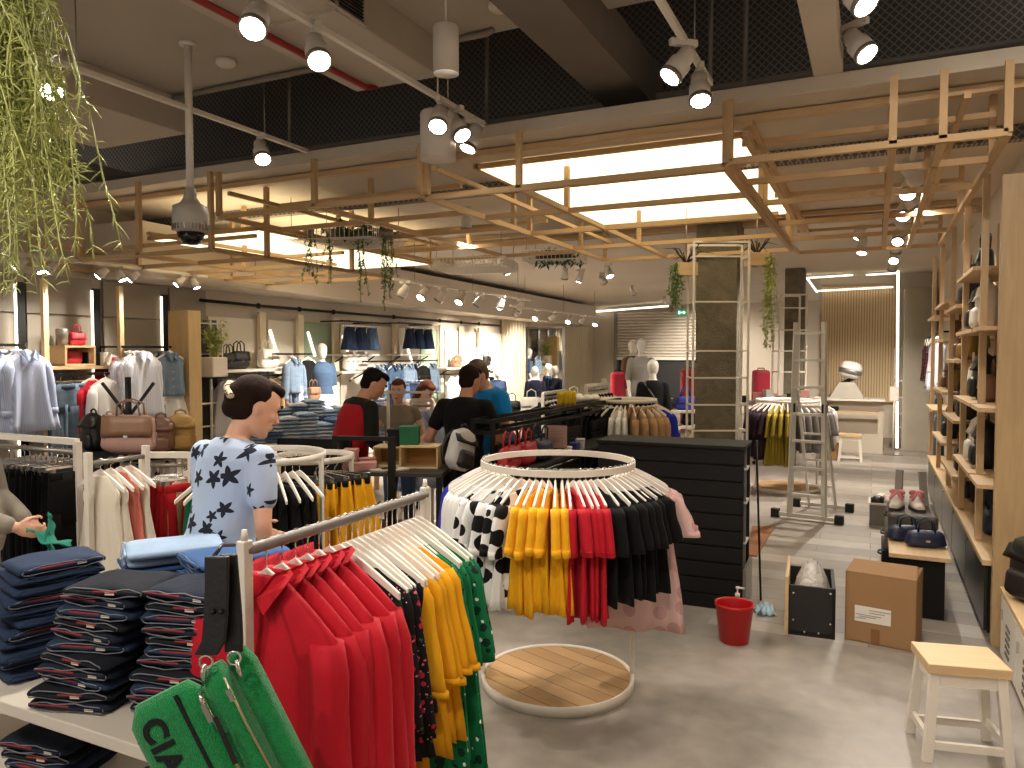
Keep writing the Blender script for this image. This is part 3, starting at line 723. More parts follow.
P_ = {
    'red_jacket': Proto(make_top('red_jacket', RED, .255, .27, .85, .032, .68, .07, .052, .04, True, .05, 1, 4, .6, .07, slope=.135, top=-.098)),
    'red_jacket2': Proto(make_top('red_jacket', RED, .25, .265, .83, .034, .66, .07, .052, .05, True, .05, 5, 5, .7, .07, slope=.135, top=-.098)),
    'floral_blouse': Proto(make_top('floral_blouse', BLACKF, .24, .25, .62, .02, .45, .055, .042, .05, False, 0, 2, neck=.15, slope=.045, top=-.158)),
    'yellow_shirt': Proto(make_top('yellow_shirt', YEL, .24, .25, .66, .02, .34, .055, .06, .08, False, .012, 3, neck=.15, slope=.045, top=-.158)),
    'green_dress': Proto(make_top('green_floral_dress', GREENF, .24, .28, .95, .022, .36, .055, .06, .09, False, 0, 4, 6, neck=.15, slope=.045, top=-.158)),
    'yellow_top': Proto(make_top('yellow_blouse', YEL, .2, .21, .56, .024, .2, .06, .055, .085, False, .03, 6, 4, neck=.14, slope=.03, top=-.106)),
    'red_top': Proto(make_top('red_blouse', RED, .2, .21, .57, .024, .2, .06, .05, .06, False, .02, 7, 4, neck=.14, slope=.03, top=-.106)),
    'black_top': Proto(make_top('black_blouse', BLACK, .205, .2, .52, .022, .22, .06, .062, .07, False, .0, 8, 4, .3, .14, top=-.106, slope=.03)),
    'polka_top': Proto(make_top('polka_blouse', POLKA, .2, .21, .56, .026, .24, .062, .045, .07, False, .03, 9, 4, neck=.14, slope=.03, top=-.106)),
    'white_top': Proto(make_top('white_blouse', WHITE, .2, .21, .52, .024, .3, .055, .045, .05, False, .0, 10, 4, neck=.14, slope=.03, top=-.106)),
    'pink_top': Proto(make_top('pink_polka_blouse', PINKD, .21, .25, .82, .03, .2, .065, .07, .11, False, .02, 11, 5)),
    'blue_top': Proto(make_top('blue_blouse', BLUE, .2, .21, .6, .02, .25, .05, .05, .05, False, 0, 12, neck=.14, slope=.03, top=-.106)),
    'green_top': Proto(make_top('green_blouse', GREEN, .2, .21, .6, .02, .25, .05, .05, .05, False, 0, 13, neck=.14, slope=.03, top=-.106)),
    'striped_shirt': Proto(make_top('striped_shirt', STRB, .22, .27, .78, .05, .52, .06, .05, .05, True, .05, 14, 5, .5, .06, PB)),
    'white_shirt': Proto(make_top('white_striped_shirt', STRW, .22, .26, .72, .05, .5, .06, .05, .05, True, .05, 15, 5, .5, .06, PB)),
    'denim_jacket': Proto(make_top('denim_jacket', DEN_M, .22, .22, .5, .05, .5, .062, .05, .05, True, .04, 16, 5, .4, .06, PB)),
    'denim_jacket_light': Proto(make_top('denim_jacket', DEN_L, .22, .22, .5, .05, .5, .062, .05, .05, True, .04, 17, 5, .4, .06, PB)),
    'denim_vest': Proto(make_top('denim_vest', DEN_L, .2, .19, .48, .05, 0, .062, .05, .05, True, .04, 18, 5, .4, .06, PB)),
    'white_sweater': Proto(make_top('white_sweater', WHITE, .2, .21, .5, .05, .45, .06, .05, .04, False, .03, 19, 5, .4)),
    'red_sweater': Proto(make_top('red_sweater', RED, .2, .22, .6, .05, .45, .06, .05, .04, False, .03, 20, 6, .8)),
    'black_jacket': Proto(make_top('black_jacket', BLACK, .22, .23, .7, .03, .55, .06, .05, .05, True, .0, 21)),
    'tan_coat': Proto(make_top('tan_coat', TAN, .21, .24, .8, .03, .55, .06, .05, .05, True, .0, 22)),
    'blue_shirt': Proto(make_top('pale_blue_shirt', DEN_L, .21, .23, .7, .025, .5, .055, .045, .05, True, .0, 23)),
    'grey_shirt': Proto(make_top('grey_shirt', GREY, .2, .22, .6, .022, .3, .055, .05, .06, False, .0, 24)),
    'mustard_shirt': Proto(make_top('mustard_shirt', LGREEN, .2, .23, .75, .022, .3, .055, .05, .06, False, .0, 25)),
    'plum_shirt': Proto(make_top('plum_shirt', PLUM, .2, .23, .7, .022, .3, .055, .05, .06, False, .0, 26)),
    'cream_tank': Proto(make_top('cream_camisole', CREAM, .15, .2, .6, .03, 0, seed=27, neck=.075)),
    'coral_tank': Proto(make_top('coral_camisole', CORAL, .15, .19, .52, .03, 0, seed=28, neck=.075)),
    'polka_dress': Proto(make_top('polka_dress', dots('white_small_polka', 'dcd5cc', '17120f', 14, .27, .4), .17, .24, .75, .03, 0, seed=29, neck=.07)),
    'green_trouser': Proto(make_bottom('green_satin_skirt', GREEN, .15, .2, .62, .025, 30)),
    'black_skirt': Proto(make_bottom('black_skirt', BLACK, .15, .2, .55, .025, 31)),
    'yellow_skirt': Proto(make_bottom('yellow_skirt', YEL, .17, .23, .58, .05, 32, 8, 1.0, band=BLACK)),
    'red_trouser': Proto(make_bottom('red_trousers', CREDW, .15, .19, .98, .026, 33, 6, .7)),
    'black_trouser': Proto(make_bottom('black_trousers', BLACK, .15, .16, 1.02, .02, 34, 4, .4, True)),
    'grey_jeans': Proto(make_bottom('grey_jeans', DEN_G, .17, .17, .95, .05, 35, 4, .4, True)),
    'light_jeans': Proto(make_bottom('light_jeans', DEN_L, .17, .17, .95, .05, 36, 4, .4, True)),
    'denim_skirt': Proto(make_bottom('denim_skirt', DEN_D, .19, .24, .42, .06, 37, 4, .25)),
    'blue_denim_skirt': Proto(make_bottom('denim_skirt', DEN_M, .19, .24, .42, .06, 38, 4, .25)),
    'green_slip': Proto(make_top('green_satin_dress', GREEN, .17, .22, .75, .03, 0, seed=41, neck=.13, slope=.03, top=-.165, k=6, amp=.8)),
    'black_slip': Proto(make_top('black_slip_dress', BLACK, .17, .2, .65, .03, 0, seed=42, neck=.13, slope=.03, top=-.165, k=6, amp=.8)),
    'white_skirt': Proto(make_bottom('white_skirt', WHITE, .18, .24, .5, .06, 39, 8, .7)),
}
def hang(kind, p, rz, label, group, hanger='shirt', hlabel=None, scale=None, jit=.06, cat='garment'):
    rn = random.Random(int(abs(p[0]) * 7919 + abs(p[1]) * 104729 + len(kind) * 31))
    j = rn.uniform(-jit, jit); p = V(p)
    if scale is None: scale = (rn.uniform(.93, 1.0), rn.uniform(.9, 1.1), rn.uniform(.965, 1.035))
    o = P_[kind].put(p, rz + j, label, cat, group, scale, (rn.uniform(-.025, .025), rn.uniform(-.03, .03)))
    h = HG[hanger].put(p, rz + j, hlabel or ('white hanger holding the ' + label), 'hanger', 'hangers with ' + group)
    if hlabel is None and len(h['label'].split()) > 16: h['label'] = ' '.join(('hanger of the ' + label).split()[:16])
    return o

# ------------------------------------------------------------------ front rail
RX, RZ0, RY0, RY1 = -1.575, 1.30, 1.56, 2.50
t = thing('garment_rail', 'white uprights with ribbed grey rail in front of the green pouch', 'clothes rail', (RX, (RY0 + RY1) / 2, 0))
hl = (RY1 - RY0) / 2
mb = MB(); pts = []
R = []
for i in range(64):
    y = -hl + 2 * hl * i / 63; rr = .0165 + (.0018 if i % 2 else 0)
    R.append([V((rr * math.cos(q * PI / 6), y, RZ0 + rr * math.sin(q * PI / 6))) for q in range(12)])
obj('rail', mb.loft(R), mat('rail_grey', '76706a', .45, .3, .1), t)
for s in (-1, 1):
    obj('upright', MB().box((0, s * hl, RZ0 / 2 + .02), (.03, .035, RZ0 + .02)), M['white_metal'], t, bevel=.004)
    obj('end_peg', MB().cyl((0, s * hl, RZ0 + .03), (0, s * hl, RZ0 + .06), .011, .007), M['white_metal'], t)
    obj('foot', MB().box((0, s * hl, .02), (.5, .04, .03)), M['white_metal'], t, bevel=.004)
items = [('red_jacket', .0), ('red_jacket2', .062), ('red_jacket', .12), ('red_jacket2', .175), ('red_jacket', .228), ('red_jacket2', .278)]
y = RY0 + .085
for i, (k, dy) in enumerate(items):
    hang(k, (RX, y + dy, RZ0), 0, 'red jacket with collar, %s from the pouch end of the front rail' % ORD[i], 'red jackets on the front rail', 'inner', scale=(1, 1.15, 1))
y += .33
def series(kind, n, step, noun, where, group, hanger='shirt', **k):
    global y
    for i in range(n):
        hang(kind, (RX, y, RZ0), 0, '%s, %s of the %s on %s' % (noun, ORD[i], ('first two', 'first three')[0] if False else 'row', where), group, hanger, **k); y += step
series('floral_blouse', 5, .033, 'black blouse with red flowers', 'the front rail', 'black floral blouses', 'wide')
series('yellow_shirt', 5, .034, 'plain yellow shirt', 'the front rail', 'yellow shirts on the front rail', 'wide')
series('green_dress', 5, .036, 'green flowered dress', 'the front rail', 'green flowered dresses', 'wide')

# ------------------------------------------------------------------ round rack
CX, CY, CR, CZ = -1.58, 3.89, .42, 1.245
t = thing('round_rack', 'round white clothes rack on a parquet disc', 'clothes rack', (CX, CY, 0))
mb = MB(); pts = [V((CR * math.cos(a * PI / 36), CR * math.sin(a * PI / 36), 0)) for a in range(72)]
ring = MB(); rr = []
for a in range(73):
    c_, s_ = math.cos(a * PI / 36), math.sin(a * PI / 36)
    rr.append([V(((CR + dx) * c_, (CR + dx) * s_, CZ + dz)) for dx, dz in ((-.007, -.016), (.007, -.016), (.007, .018), (-.007, .018))])
obj('ring', ring.loft(rr, False, False), M['white_metal'], t)
par, tp = bare('parquet', 'b08a5c', .55)
co = tp.coord(rot=(0, 0, RAD(20))); br = tp.new('ShaderNodeTexBrick'); br.inputs['Scale'].default_value = 1; br.inputs['Brick Width'].default_value = .9; br.inputs['Row Height'].default_value = .105; br.inputs['Mortar Size'].default_value = .003
br.inputs['Color1'].default_value = lin('a07c50'); br.inputs['Color2'].default_value = lin('c09a6c'); br.inputs['Mortar'].default_value = lin('4f3820'); tp.link(co, br.inputs[0])
tp.link(tp.mix(tp.math('MULTIPLY', tp.noise(tp.coord((3, 14, 1)), 3, 4), .45), br.outputs[0], lin('8a673f')), tp.b.inputs['Base Color'])
obj('base_disc', MB().lathe([(.001, .045), (.408, .045), (.408, .01), (.001, .01)], (0, 0, 0), 64, smooth=False), par, t)
obj('base_rim', MB().lathe([(.408, .0), (.425, .0), (.428, .052), (.422, .056), (.408, .05), (.408, 0)], (0, 0, 0), 64, caps=False), M['white_metal'], t)
for a in (25, 205):
    px, py = CR * math.cos(RAD(a)), CR * math.sin(RAD(a))
    obj('upright', MB().box((px, py, .64), (.022, .022, 1.24), RAD(a)), M['white_metal'], t, bevel=.003)
def around(kind, angs, noun, group, **k):
    for i, a in enumerate(angs):
        p = (CX + CR * math.cos(RAD(a)), CY + CR * math.sin(RAD(a)), CZ + .008)
        hang(kind, p, RAD(a), '%s, %s of its colour round the round rack' % (noun, ORD[i]), group, 'shirt', jit=.075, **k)
fr = lambda a, n, st: [a + st * i for i in range(n)]
around('green_top', fr(-176, 2, 6), 'green top', 'green tops on the round rack')
around('blue_top', fr(-164, 4, 5), 'cobalt blue top', 'blue tops on the round rack')
around('white_top', fr(-144, 4, 6), 'plain white top', 'white tops on the round rack')
around('polka_top', fr(-119, 5, 6.2), 'white top with big black dots', 'polka dot tops')
around('yellow_top', fr(-88, 6, 4.6), 'mustard yellow top', 'yellow tops on the round rack')
around('red_top', fr(-61, 5, 4.2), 'red top', 'red tops on the round rack')
around('black_top', fr(-39, 8, 5.4), 'black top', 'black tops on the round rack')
around('pink_top', fr(8, 4, 7), 'sheer pink dotted top', 'pink tops on the round rack')
# ------------------------------------------------------------------ jeans table
DJ = [denim('jeans_dark_a', '1b2333'), denim('jeans_dark_b', '27364f'), denim('jeans_black', '151922'), DEN_L, denim('jeans_blue', '38598a')]
STITCH = mat('pale_edge', '74747a', .8); LINING = mat('red_lining', '8f2424', .8); CREAMT = mat('cream_label', 'cfc3b2', .8)
def make_folded(m, w=.24, d=.30, h=.034, seed=0, lining=True, edge=STITCH):
    def f():
        rn = random.Random(seed); mb = MB(); R = []
        n = 14
        for i in range(n):                      # along x: the fold runs from edge to edge, sagging at the ends
            g = -1 + 2 * i / (n - 1); x = g * w / 2; e = (1 - abs(g) ** 6)
            hh = h * (.55 + .45 * e) ; sag = -.004 * g * g
            ring = []
            for q in range(18):
                a = q * 2 * PI / 18
                ring.append(V((x, d / 2 * sgnp(math.cos(a), .35) * (.96 + .04 * e), h / 2 + sag + hh / 2 * sgnp(math.sin(a), .6) + .0025 * math.sin(5 * g + seed + 3 * math.cos(a)))))
            R.append(ring)
        t = obj('folded_jeans', mb.loft(R), m)
        # open waistband folded over at the front edge, with its pale edge and the lining inside
        e = MB()
        pts = []
        for i in range(26):
            a = i * 2 * PI / 26; x = w * .465 * sgnp(math.cos(a), .62)
            pts.append(V((x, -d / 2 - .004 + .003 * math.sin(4 * a + seed), h * (.5 + .36 * sgnp(math.sin(a), .8)) + .0035 * math.sin(x * 34 + seed * 2) + .0025 * math.sin(x * 71 + seed))))
        obj('waistband_edge', e.tube(pts, .0019, 5, closed=True), edge, t)
        obj('back_fold', MB().tube([V((-w * .45 + w * .9 * i / 8, -d / 2 - .003, h * .52 + .002 * math.sin(i + seed))) for i in range(9)], .006, 6), m, t)
        if lining:
            obj('lining', MB().box((w * (-.2 + .12 * seed), -d / 2 - .005, h * .64), (w * (.5 - .1 * seed), .006, h * .16)), LINING, t, bevel=.002)
            obj('leather_patch', MB().box((w * (.3 - .1 * seed), -d / 2 - .006, h * .5), (.03, .005, h * .22)), CREAMT, t)
        return t
    return f
FJ = [Proto(make_folded(DJ[i % 3], .275, .21, .034, i)) for i in range(3)] + [Proto(make_folded(denim('jeans_sky', '93a9c2'), .24, .33, .03, 7, False)), Proto(make_folded(DJ[4], .24, .33, .03, 8, False)), Proto(make_folded(DJ[1], .28, .26, .034, 9, False, DJ[1])), Proto(make_folded(denim('jeans_pale', 'b9c2cc', .15), .24, .33, .03, 11, False))]
TY0, TY1, TX0, TX1, TZ = 1.42, 2.2, -3.2, -1.72, .75
t = thing('display_table', 'white display table carrying the stacks of dark jeans', 'table', ((TX0 + TX1) / 2, (TY0 + TY1) / 2, 0))
hx, hy = (TX1 - TX0) / 2, (TY1 - TY0) / 2
obj('tabletop', MB().box((0, 0, TZ - .02), (hx * 2, hy * 2, .04)), mat('table_white', 'cfc6b8', .5, 0, .05), t, bevel=.004)
for sx in (-1, 1):
    for sy in (-1, 1): obj('leg', MB().box((sx * (hx - .03), sy * (hy - .03), TZ / 2 - .02), (.04, .04, TZ - .04)), M['white_metal'], t)
obj('shelf', MB().box((0, 0, .42), (hx * 2 - .06, hy * 2 - .04, .025)), M['white_metal'], t)
def stack(x, y, z, ns, rz, desc, group, order=(0, 1, 2), lean=(0, 0)):
    for i in range(ns):
        k = order[i % len(order)]; h = .035 if k not in (3, 4) else .031
        rn = random.Random(i * 7 + int(x * 100))
        FJ[k].put((x + lean[0] * i + rn.uniform(-.016, .016), y + lean[1] * i + rn.uniform(-.018, .018), z + i * h), rz + rn.uniform(-.16, .16), 'jeans %s from the bottom of %s' % (ORD[i], desc), 'jeans', group)
stack(-2.25, 1.57, TZ, 11, RAD(12), 'the middle dark stack on the white table', 'middle stack of dark jeans', (0, 2, 1), (.009, .005))
stack(-1.93, 1.66, TZ, 11, RAD(8), 'the dark stack beside the green pouch', 'dark jeans by the pouch', (2, 0, 1), (.005, .005))
stack(-2.66, 1.66, TZ, 11, RAD(70), 'the blue stack at the table end', 'stack of blue jeans', (5, 1, 5), (.003, .003))
stack(-2.36, 1.98, TZ, 13, RAD(-30), 'the pale blue stack behind the dark ones', 'stack of pale jeans', (3, 4, 3), (.0, .0))
stack(-2.05, 2.0, TZ, 13, RAD(-32), 'the mid blue stack beside the star shirt', 'stack of mid blue jeans', (4, 4, 4), (.0, .0))
stack(-2.5, 1.62, .4325, 4, RAD(10), 'the pile on the lower shelf', 'jeans on the lower shelf', (0, 1, 2))
stack(-1.95, 1.66, .4325, 3, RAD(8), 'the short pile under the pouch', 'short pile on the lower shelf', (2, 0, 1))

# ------------------------------------------------------------------ green pouch on black straps
D0 = 1.84
def terry():
    m, t = bare('green_terry', '0c7a3c', .95, 0, .15); n = t.noise(t.coord(), 260, 2); k = t.noise(t.coord(), 90, 2)
    t.link(t.mix(t.math('ADD', t.math('MULTIPLY', n, .6), t.math('MULTIPLY', k, .4)), lin('04401c'), lin('17a455')), t.b.inputs['Base Color'])
    t.bump(n, .9, .006); t.b.inputs['Sheen Weight'].default_value = .3; return m
top = P(232, 660, D0)
e1 = (_R * .45 - _U * .893).normalized(); e2 = (_R * .893 + _U * .45).normalized(); e3 = _F * -1
PM = Matrix((e1, e2, e3)).transposed()
org = P(240, 668, D0)
t = thing('pouch_bag', 'green terry pouch with black lettering hung on the rail end', 'bag', org)
t.rotation_euler = PM.to_euler()
# local: x along the long side (down), y across (0 at the zip side, negative to the far edge), z to the camera
def slab_bag(y0, y1, x1, th, zc, n=10):
    R = []
    for i in range(n + 1):
        f = i / n; x = -.035 + (x1 + .035) * f; e = math.sin(min(1, f * 6 + .12) * PI / 2) * math.sin(min(1, (1 - f) * 6 + .12) * PI / 2)
        ins = .03 * (1 - min(1, f * 8)) ** 2 * (1 if y0 < -.2 else .3)
        R.append([V((x, (y0 + y1) / 2 + ((y1 - y0) / 2 - ins) * sgnp(math.cos(q * 2 * PI / 24), .35), zc + th / 2 * (.35 + .65 * e) * sgnp(math.sin(q * 2 * PI / 24), .7))) for q in range(24)])
    return MB().loft(R)
TERRY = terry()
obj('front_compartment', slab_bag(-.285, -.085, .40, .06, .02), TERRY, t)
obj('middle_compartment', slab_bag(-.095, -.03, .39, .085, -.01), TERRY, t)
obj('rear_compartment', slab_bag(-.045, .02, .385, .06, -.05), TERRY, t)
blk = mat('black_print', '0a0a0a', .9, 0, .1, 40, .5, 200)
obj('stripe', MB().box((.19, -.142, .05), (.42, .009, .006)), blk, t)
obj('stripe', MB().box((.2, -.266, .041), (.34, .008, .006)), blk, t)
cu = bpy.data.curves.new('lettering', 'FONT'); cu.body = 'CIAO'; cu.size = .078; cu.extrude = .003; cu.offset = .003; cu.space_character = 1.15
ob = bpy.data.objects.new('tmp', cu); COL.objects.link(ob); dg = bpy.context.evaluated_depsgraph_get()
me = bpy.data.meshes.new_from_object(ob.evaluated_get(dg)); bpy.data.objects.remove(ob)
lo = bpy.data.objects.new('lettering', me); COL.objects.link(lo); lo.parent = t; me.materials.clear(); me.materials.append(blk)
lo.location = (.005, -.248, .049)
zp = mat('zip_gold', 'b7ab8b', .3, .8)
obj('zip', MB().tube([(.0, -.088, .045), (.12, -.085, .052), (.38, -.085, .045)], .0035, 6), zp, t)
obj('zip', MB().tube([(.0, -.035, .02), (.12, -.032, .03), (.38, -.03, .02)], .0035, 6), zp, t)
obj('zip_puller', MB().box((.05, -.086, .062), (.045, .012, .006)).tube([(.0, -.088, .05), (.03, -.087, .06)], .006, 8), M['chrome'], t)
obj('zip_puller', MB().box((.04, -.03, .04), (.03, .01, .006)), M['chrome'], t)
obj('puller_cord', MB().box((.125, -.075, .066), (.12, .011, .004), RAD(-3)), mat('leather_black', '15110f', .4, 0, .1, 8, .3, 80), t)
# straps (vertical in the world)
iv = PM.transposed()
def wl_(u, v, d): return iv @ (P(u, v, d) - org)
LE = bpy.data.materials['leather_black']
def strap(us, d, w):
    pts = [(u, v) for u, v in us]; R = []
    for i, (u, v) in enumerate(pts):
        c_ = wl_(u, v, d); a = iv @ _R * (w / 2); b = iv @ _F * .006
        R.append([c_ - a - b, c_ + a - b, c_ + a + b, c_ - a + b])
    return MB().loft(R, True, False)
obj('strap', strap([(217, 556), (217, 590), (216, 615), (214, 640), (206, 655)], D0 - .03, .058), LE, t, bevel=.004)
obj('strap', strap([(228, 554), (231, 590), (233, 615), (234, 640), (234, 652)], D0 - .0, .045), LE, t, bevel=.004)
for u, v in ((206, 662), (234, 658)):
    c_ = wl_(u, v, D0 - .03)
    obj('ring', MB().tube([c_ + iv @ (_R * (.016 * math.cos(a * PI / 6)) + _U * (.016 * math.sin(a * PI / 6))) for a in range(12)], .003, 6, closed=True), M['chrome'], t)
obj('snap_hook', MB().tube([wl_(205, 664, D0 - .03), wl_(203, 672, D0 - .03), wl_(204, 684, D0 - .03)], [.005, .008, .004], 8), M['chrome'], t)
obj('snap_hook', MB().tube([wl_(236, 660, D0 - .03), wl_(238, 668, D0 - .03), wl_(241, 677, D0 - .03)], [.004, .006, .004], 8), M['chrome'], t)
obj('peg_loop', MB().tube([wl_(214, 556, D0 - .02), wl_(222, 545, D0 + .05), wl_(234, 545, 1.98)], .005, 6), LE, t)
for u in (213, 221):
    obj('rivet', MB().ell(wl_(u, 612, D0 - .04), .007, .007, .007, n=8, m=6), M['black_metal'], t)
# ================================================================== FURNITURE AND GOODS
def Gz(u, v, z=0.0): return G(u, v, z)
# ------------------------------------------------------------------ tall shelf along the aisle
SX = .69; PY = [6.24, 7.42, 8.62, 9.95, 11.2]
t = thing('display_shelf', 'tall open pine shelf along the aisle, bags on its boards', 'shelf', (.88, 8.4, 0)); o = V((.88, 8.4, 0))
for i, y in enumerate(PY):
    obj('post', MB().box(V((SX, y, 1.82)) - o, (.045, .05, 2.56)), M['pine'], t, bevel=.003)
    obj('post', MB().box(V((1.07, y, 1.82)) - o, (.045, .05, 2.56)), M['pine'], t)
SHELF = [(5.7, 6.2, (1.0, 1.5, 2.03)), (6.24, 7.42, (1.0, 1.50, 2.03, 2.47)), (7.42, 8.62, (.80, 1.28, 1.8, 2.27)), (8.62, 9.95, (.96, 1.47, 2.0, 2.38)), (9.95, 11.2, (1.2, 2.3))]
for y0, y1, zs in SHELF:
    for z in zs: obj('shelf_board', MB().box(V((.845, (y0 + y1) / 2, z - .014)) - o, (.45, y1 - y0 - .05, .028)), M['pine_y'], t, bevel=.002)
obj('mirror_back', MB().box(V((1.085, 6.9, 1.7)) - o, (.012, 3.3, 2.2)), MIR, t)
t = thing('base_cabinet', 'low black cabinets under the tall pine shelf', 'cabinet', (.88, 8.4, 0)); o = V((.88, 8.4, 0))
obj('carcass', MB().box(V((.89, 8.44, .27)) - o, (.40, 5.55, .44)), M['dark_panel'], t)
obj('plinth', MB().box(V((.91, 8.44, .025)) - o, (.36, 5.5, .05)), M['rubber'], t)
obj('cabinet_top', MB().box(V((.88, 8.44, .51)) - o, (.46, 5.6, .035)), M['pine_y'], t, bevel=.003)
for i in range(5):
    d_ = obj('door', MB().box(V((.678, 6.22 + i * 1.12, .275)) - o, (.02, 1.1, .42)), mat('black_gloss', '1b1816', .3, 0, .1), t, bevel=.002)
    obj('door_handle', MB().box(V((.664, 6.22 + i * 1.12 + .45, .44)) - o, (.012, .1, .012)), M['grey_metal'], d_)
o = obj('end_panel', MB().box((.92, 5.6, 1.48), (.44, .07, 2.96)), wood('oak_panel', 'b4966b', (1, 1, 10)), bevel=.003); tag(o, 'broad oak panel closing the end of the tall shelf', 'panel')
# white locker bench with wooden top
t = thing('locker_bench', 'low white metal locker with punched vents and a wooden top', 'locker', (.93, 4.5, 0))
obj('body', MB().box((.0, 0, .22), (.4, 1.7, .38)), M['white_metal'], t, bevel=.006)
obj('bench_top', MB().box((0, 0, .425), (.43, 1.74, .03)), M['pine_y'], t, bevel=.003)
for i in range(3):
    dd = obj('door', MB().box((-.205, .56 - i * .56, .22), (.015, .54, .35)), mat('locker_door', 'cfc8bb', .4, 0, .04), t, bevel=.004)
    mb = MB()
    for r in range(5):
        for q in range(4): mb.box((-.215, .56 - i * .56 + .06 - q * .035 - r * .004, .12 + r * .04), (.006, .018, .02))
    obj('vent', mb, M['void'], dd)
    obj('latch', MB().box((-.218, .56 - i * .56 + .2, .3), (.015, .02, .06)), M['chrome'], dd)
obj('plinth', MB().box((0, 0, .015), (.36, 1.66, .03)), M['rubber'], t)
# ------------------------------------------------------------------ bag builders
def bag_body(w, h, d, taper=.85, n=9, pw=.5):
    R = []
    for i in range(n + 1):
        f = i / n; e = min(1, .55 + f * 3) if f < .2 else 1; tp = 1 - (1 - taper) * f; top = math.sqrt(max(.05, 1 - max(0, (f - .78) / .23) ** 2))
        R.append([V((w / 2 * tp * e * (top if pw > .6 else .6 + .4 * top) * sgnp(math.cos(q * 2 * PI / 22), pw), d / 2 * tp * e * top * sgnp(math.sin(q * 2 * PI / 22), .6), h * f)) for q in range(22)])
    return MB().loft(R)
def make_backpack(m, w=.27, h=.36, d=.16, m2=None):
    def f():
        t = obj('backpack', bag_body(w, h, d, .85, 10, .7), m)
        obj('front_pocket', xf(bag_body(w * .74, h * .42, d * .5, .85, 8, .6), Matrix.Translation((0, -d * .45, h * .06))), m2 or m, t)
        obj('flap', MB().loft([[V((x * w * .45, -d * (.5 - .12 * k) - .008, h * (.62 + .1 * k))) for x in (-1, -.6, 0, .6, 1)] + [V((x * w * .45, -d * (.42 - .12 * k) + .02, h * (.64 + .1 * k))) for x in (1, .6, 0, -.6, -1)] for k in range(3)]), m2 or m, t)
        obj('handle', MB().tube([(-.04, .01, h * .95), (-.035, .01, h * 1.06), (0, .01, h * 1.1), (.035, .01, h * 1.06), (.04, .01, h * .95)], .009, 8), m2 or m, t)
        for s in (-1, 1): obj('shoulder_strap', MB().tube([(s * w * .2, d * .42, h * .92), (s * w * .28, d * .75, h * .7), (s * w * .32, d * .78, h * .4), (s * w * .3, d * .5, h * .08)], .016, 6), m2 or m, t)
        return t
    return f
def make_handbag(m, w=.28, h=.2, d=.12, flap=True, m2=None, handle=.11):
    def f():
        t = obj('handbag', bag_body(w, h, d, .8, 9, .45), m)
        if flap: obj('flap', MB().loft([[V((x * w * .41, -d * .42 - .012 + .006 * k, h * (.45 + .17 * k))) for x in (-1, -.5, .5, 1)] + [V((x * w * .41, -d * .30, h * (.47 + .17 * k))) for x in (1, .5, -.5, -1)] for k in range(4)]), m2 or m, t)
        for s in (-1, 1):
            obj('handle', MB().tube([(-w * .2, s * d * .2, h * .9), (-w * .17, s * d * .25, h + handle * .7), (0, s * d * .25, h + handle), (w * .17, s * d * .25, h + handle * .7), (w * .2, s * d * .2, h * .9)], .007, 7), m2 or m, t)
        obj('clasp', MB().box((0, -d * .46, h * .46), (.03, .012, .02)), M['chrome'], t)
        return t
    return f
LB = {k: mat('leather_' + k, c, .45, 0, .12, 9, .25, 60) for k, c in (('black2', '15120f'), ('tan', '8a664c'), ('blush', 'b08b7c'), ('mustard', '8d6a2e'), ('red', 'b3202c'), ('white', 'e4ddd3'), ('brown', '67432b'), ('navy', '1a2340'), ('rose', 'c08a80'), ('silver', 'b9b6b0'), ('cobalt', '2b2f8f'))}
BAG = {
    'bp_black': Proto(make_backpack(LB['black2'])), 'bp_white': Proto(make_backpack(LB['white'])), 'bp_mustard': Proto(make_backpack(LB['mustard'], .24, .3)), 'bp_brown': Proto(make_backpack(LB['brown'], .24, .3)),
    'bp_silver': Proto(make_backpack(LB['silver'], .26, .34, .16, LB['black2'])), 'bp_blush': Proto(make_backpack(LB['blush'], .28, .3, .16)),
    'hb_blush': Proto(make_handbag(LB['blush'], .42, .27, .16, True, LB['tan'])), 'hb_black': Proto(make_handbag(LB['black2'])), 'hb_red': Proto(make_handbag(LB['red'], .26, .18, .1)), 'hb_tan': Proto(make_handbag(LB['tan'])),
    'hb_white': Proto(make_handbag(LB['white'], .34, .25, .14)), 'hb_navy': Proto(make_handbag(LB['navy'], .3, .16, .16, False)), 'hb_cobalt': Proto(make_handbag(LB['cobalt'], .3, .17, .12)), 'hb_mustard': Proto(make_handbag(LB['mustard'], .26, .22, .12, True, LB['brown'])),
    'hb_brown': Proto(make_handbag(LB['brown'], .24, .2, .12)),
}
def bag(k, p, rz, label, group=None, scale=None, tilt=None): return BAG[k].put(p, rz, label, 'bag', group, scale, tilt)
g = 'bags on the tall pine shelf'; W90 = RAD(-90)
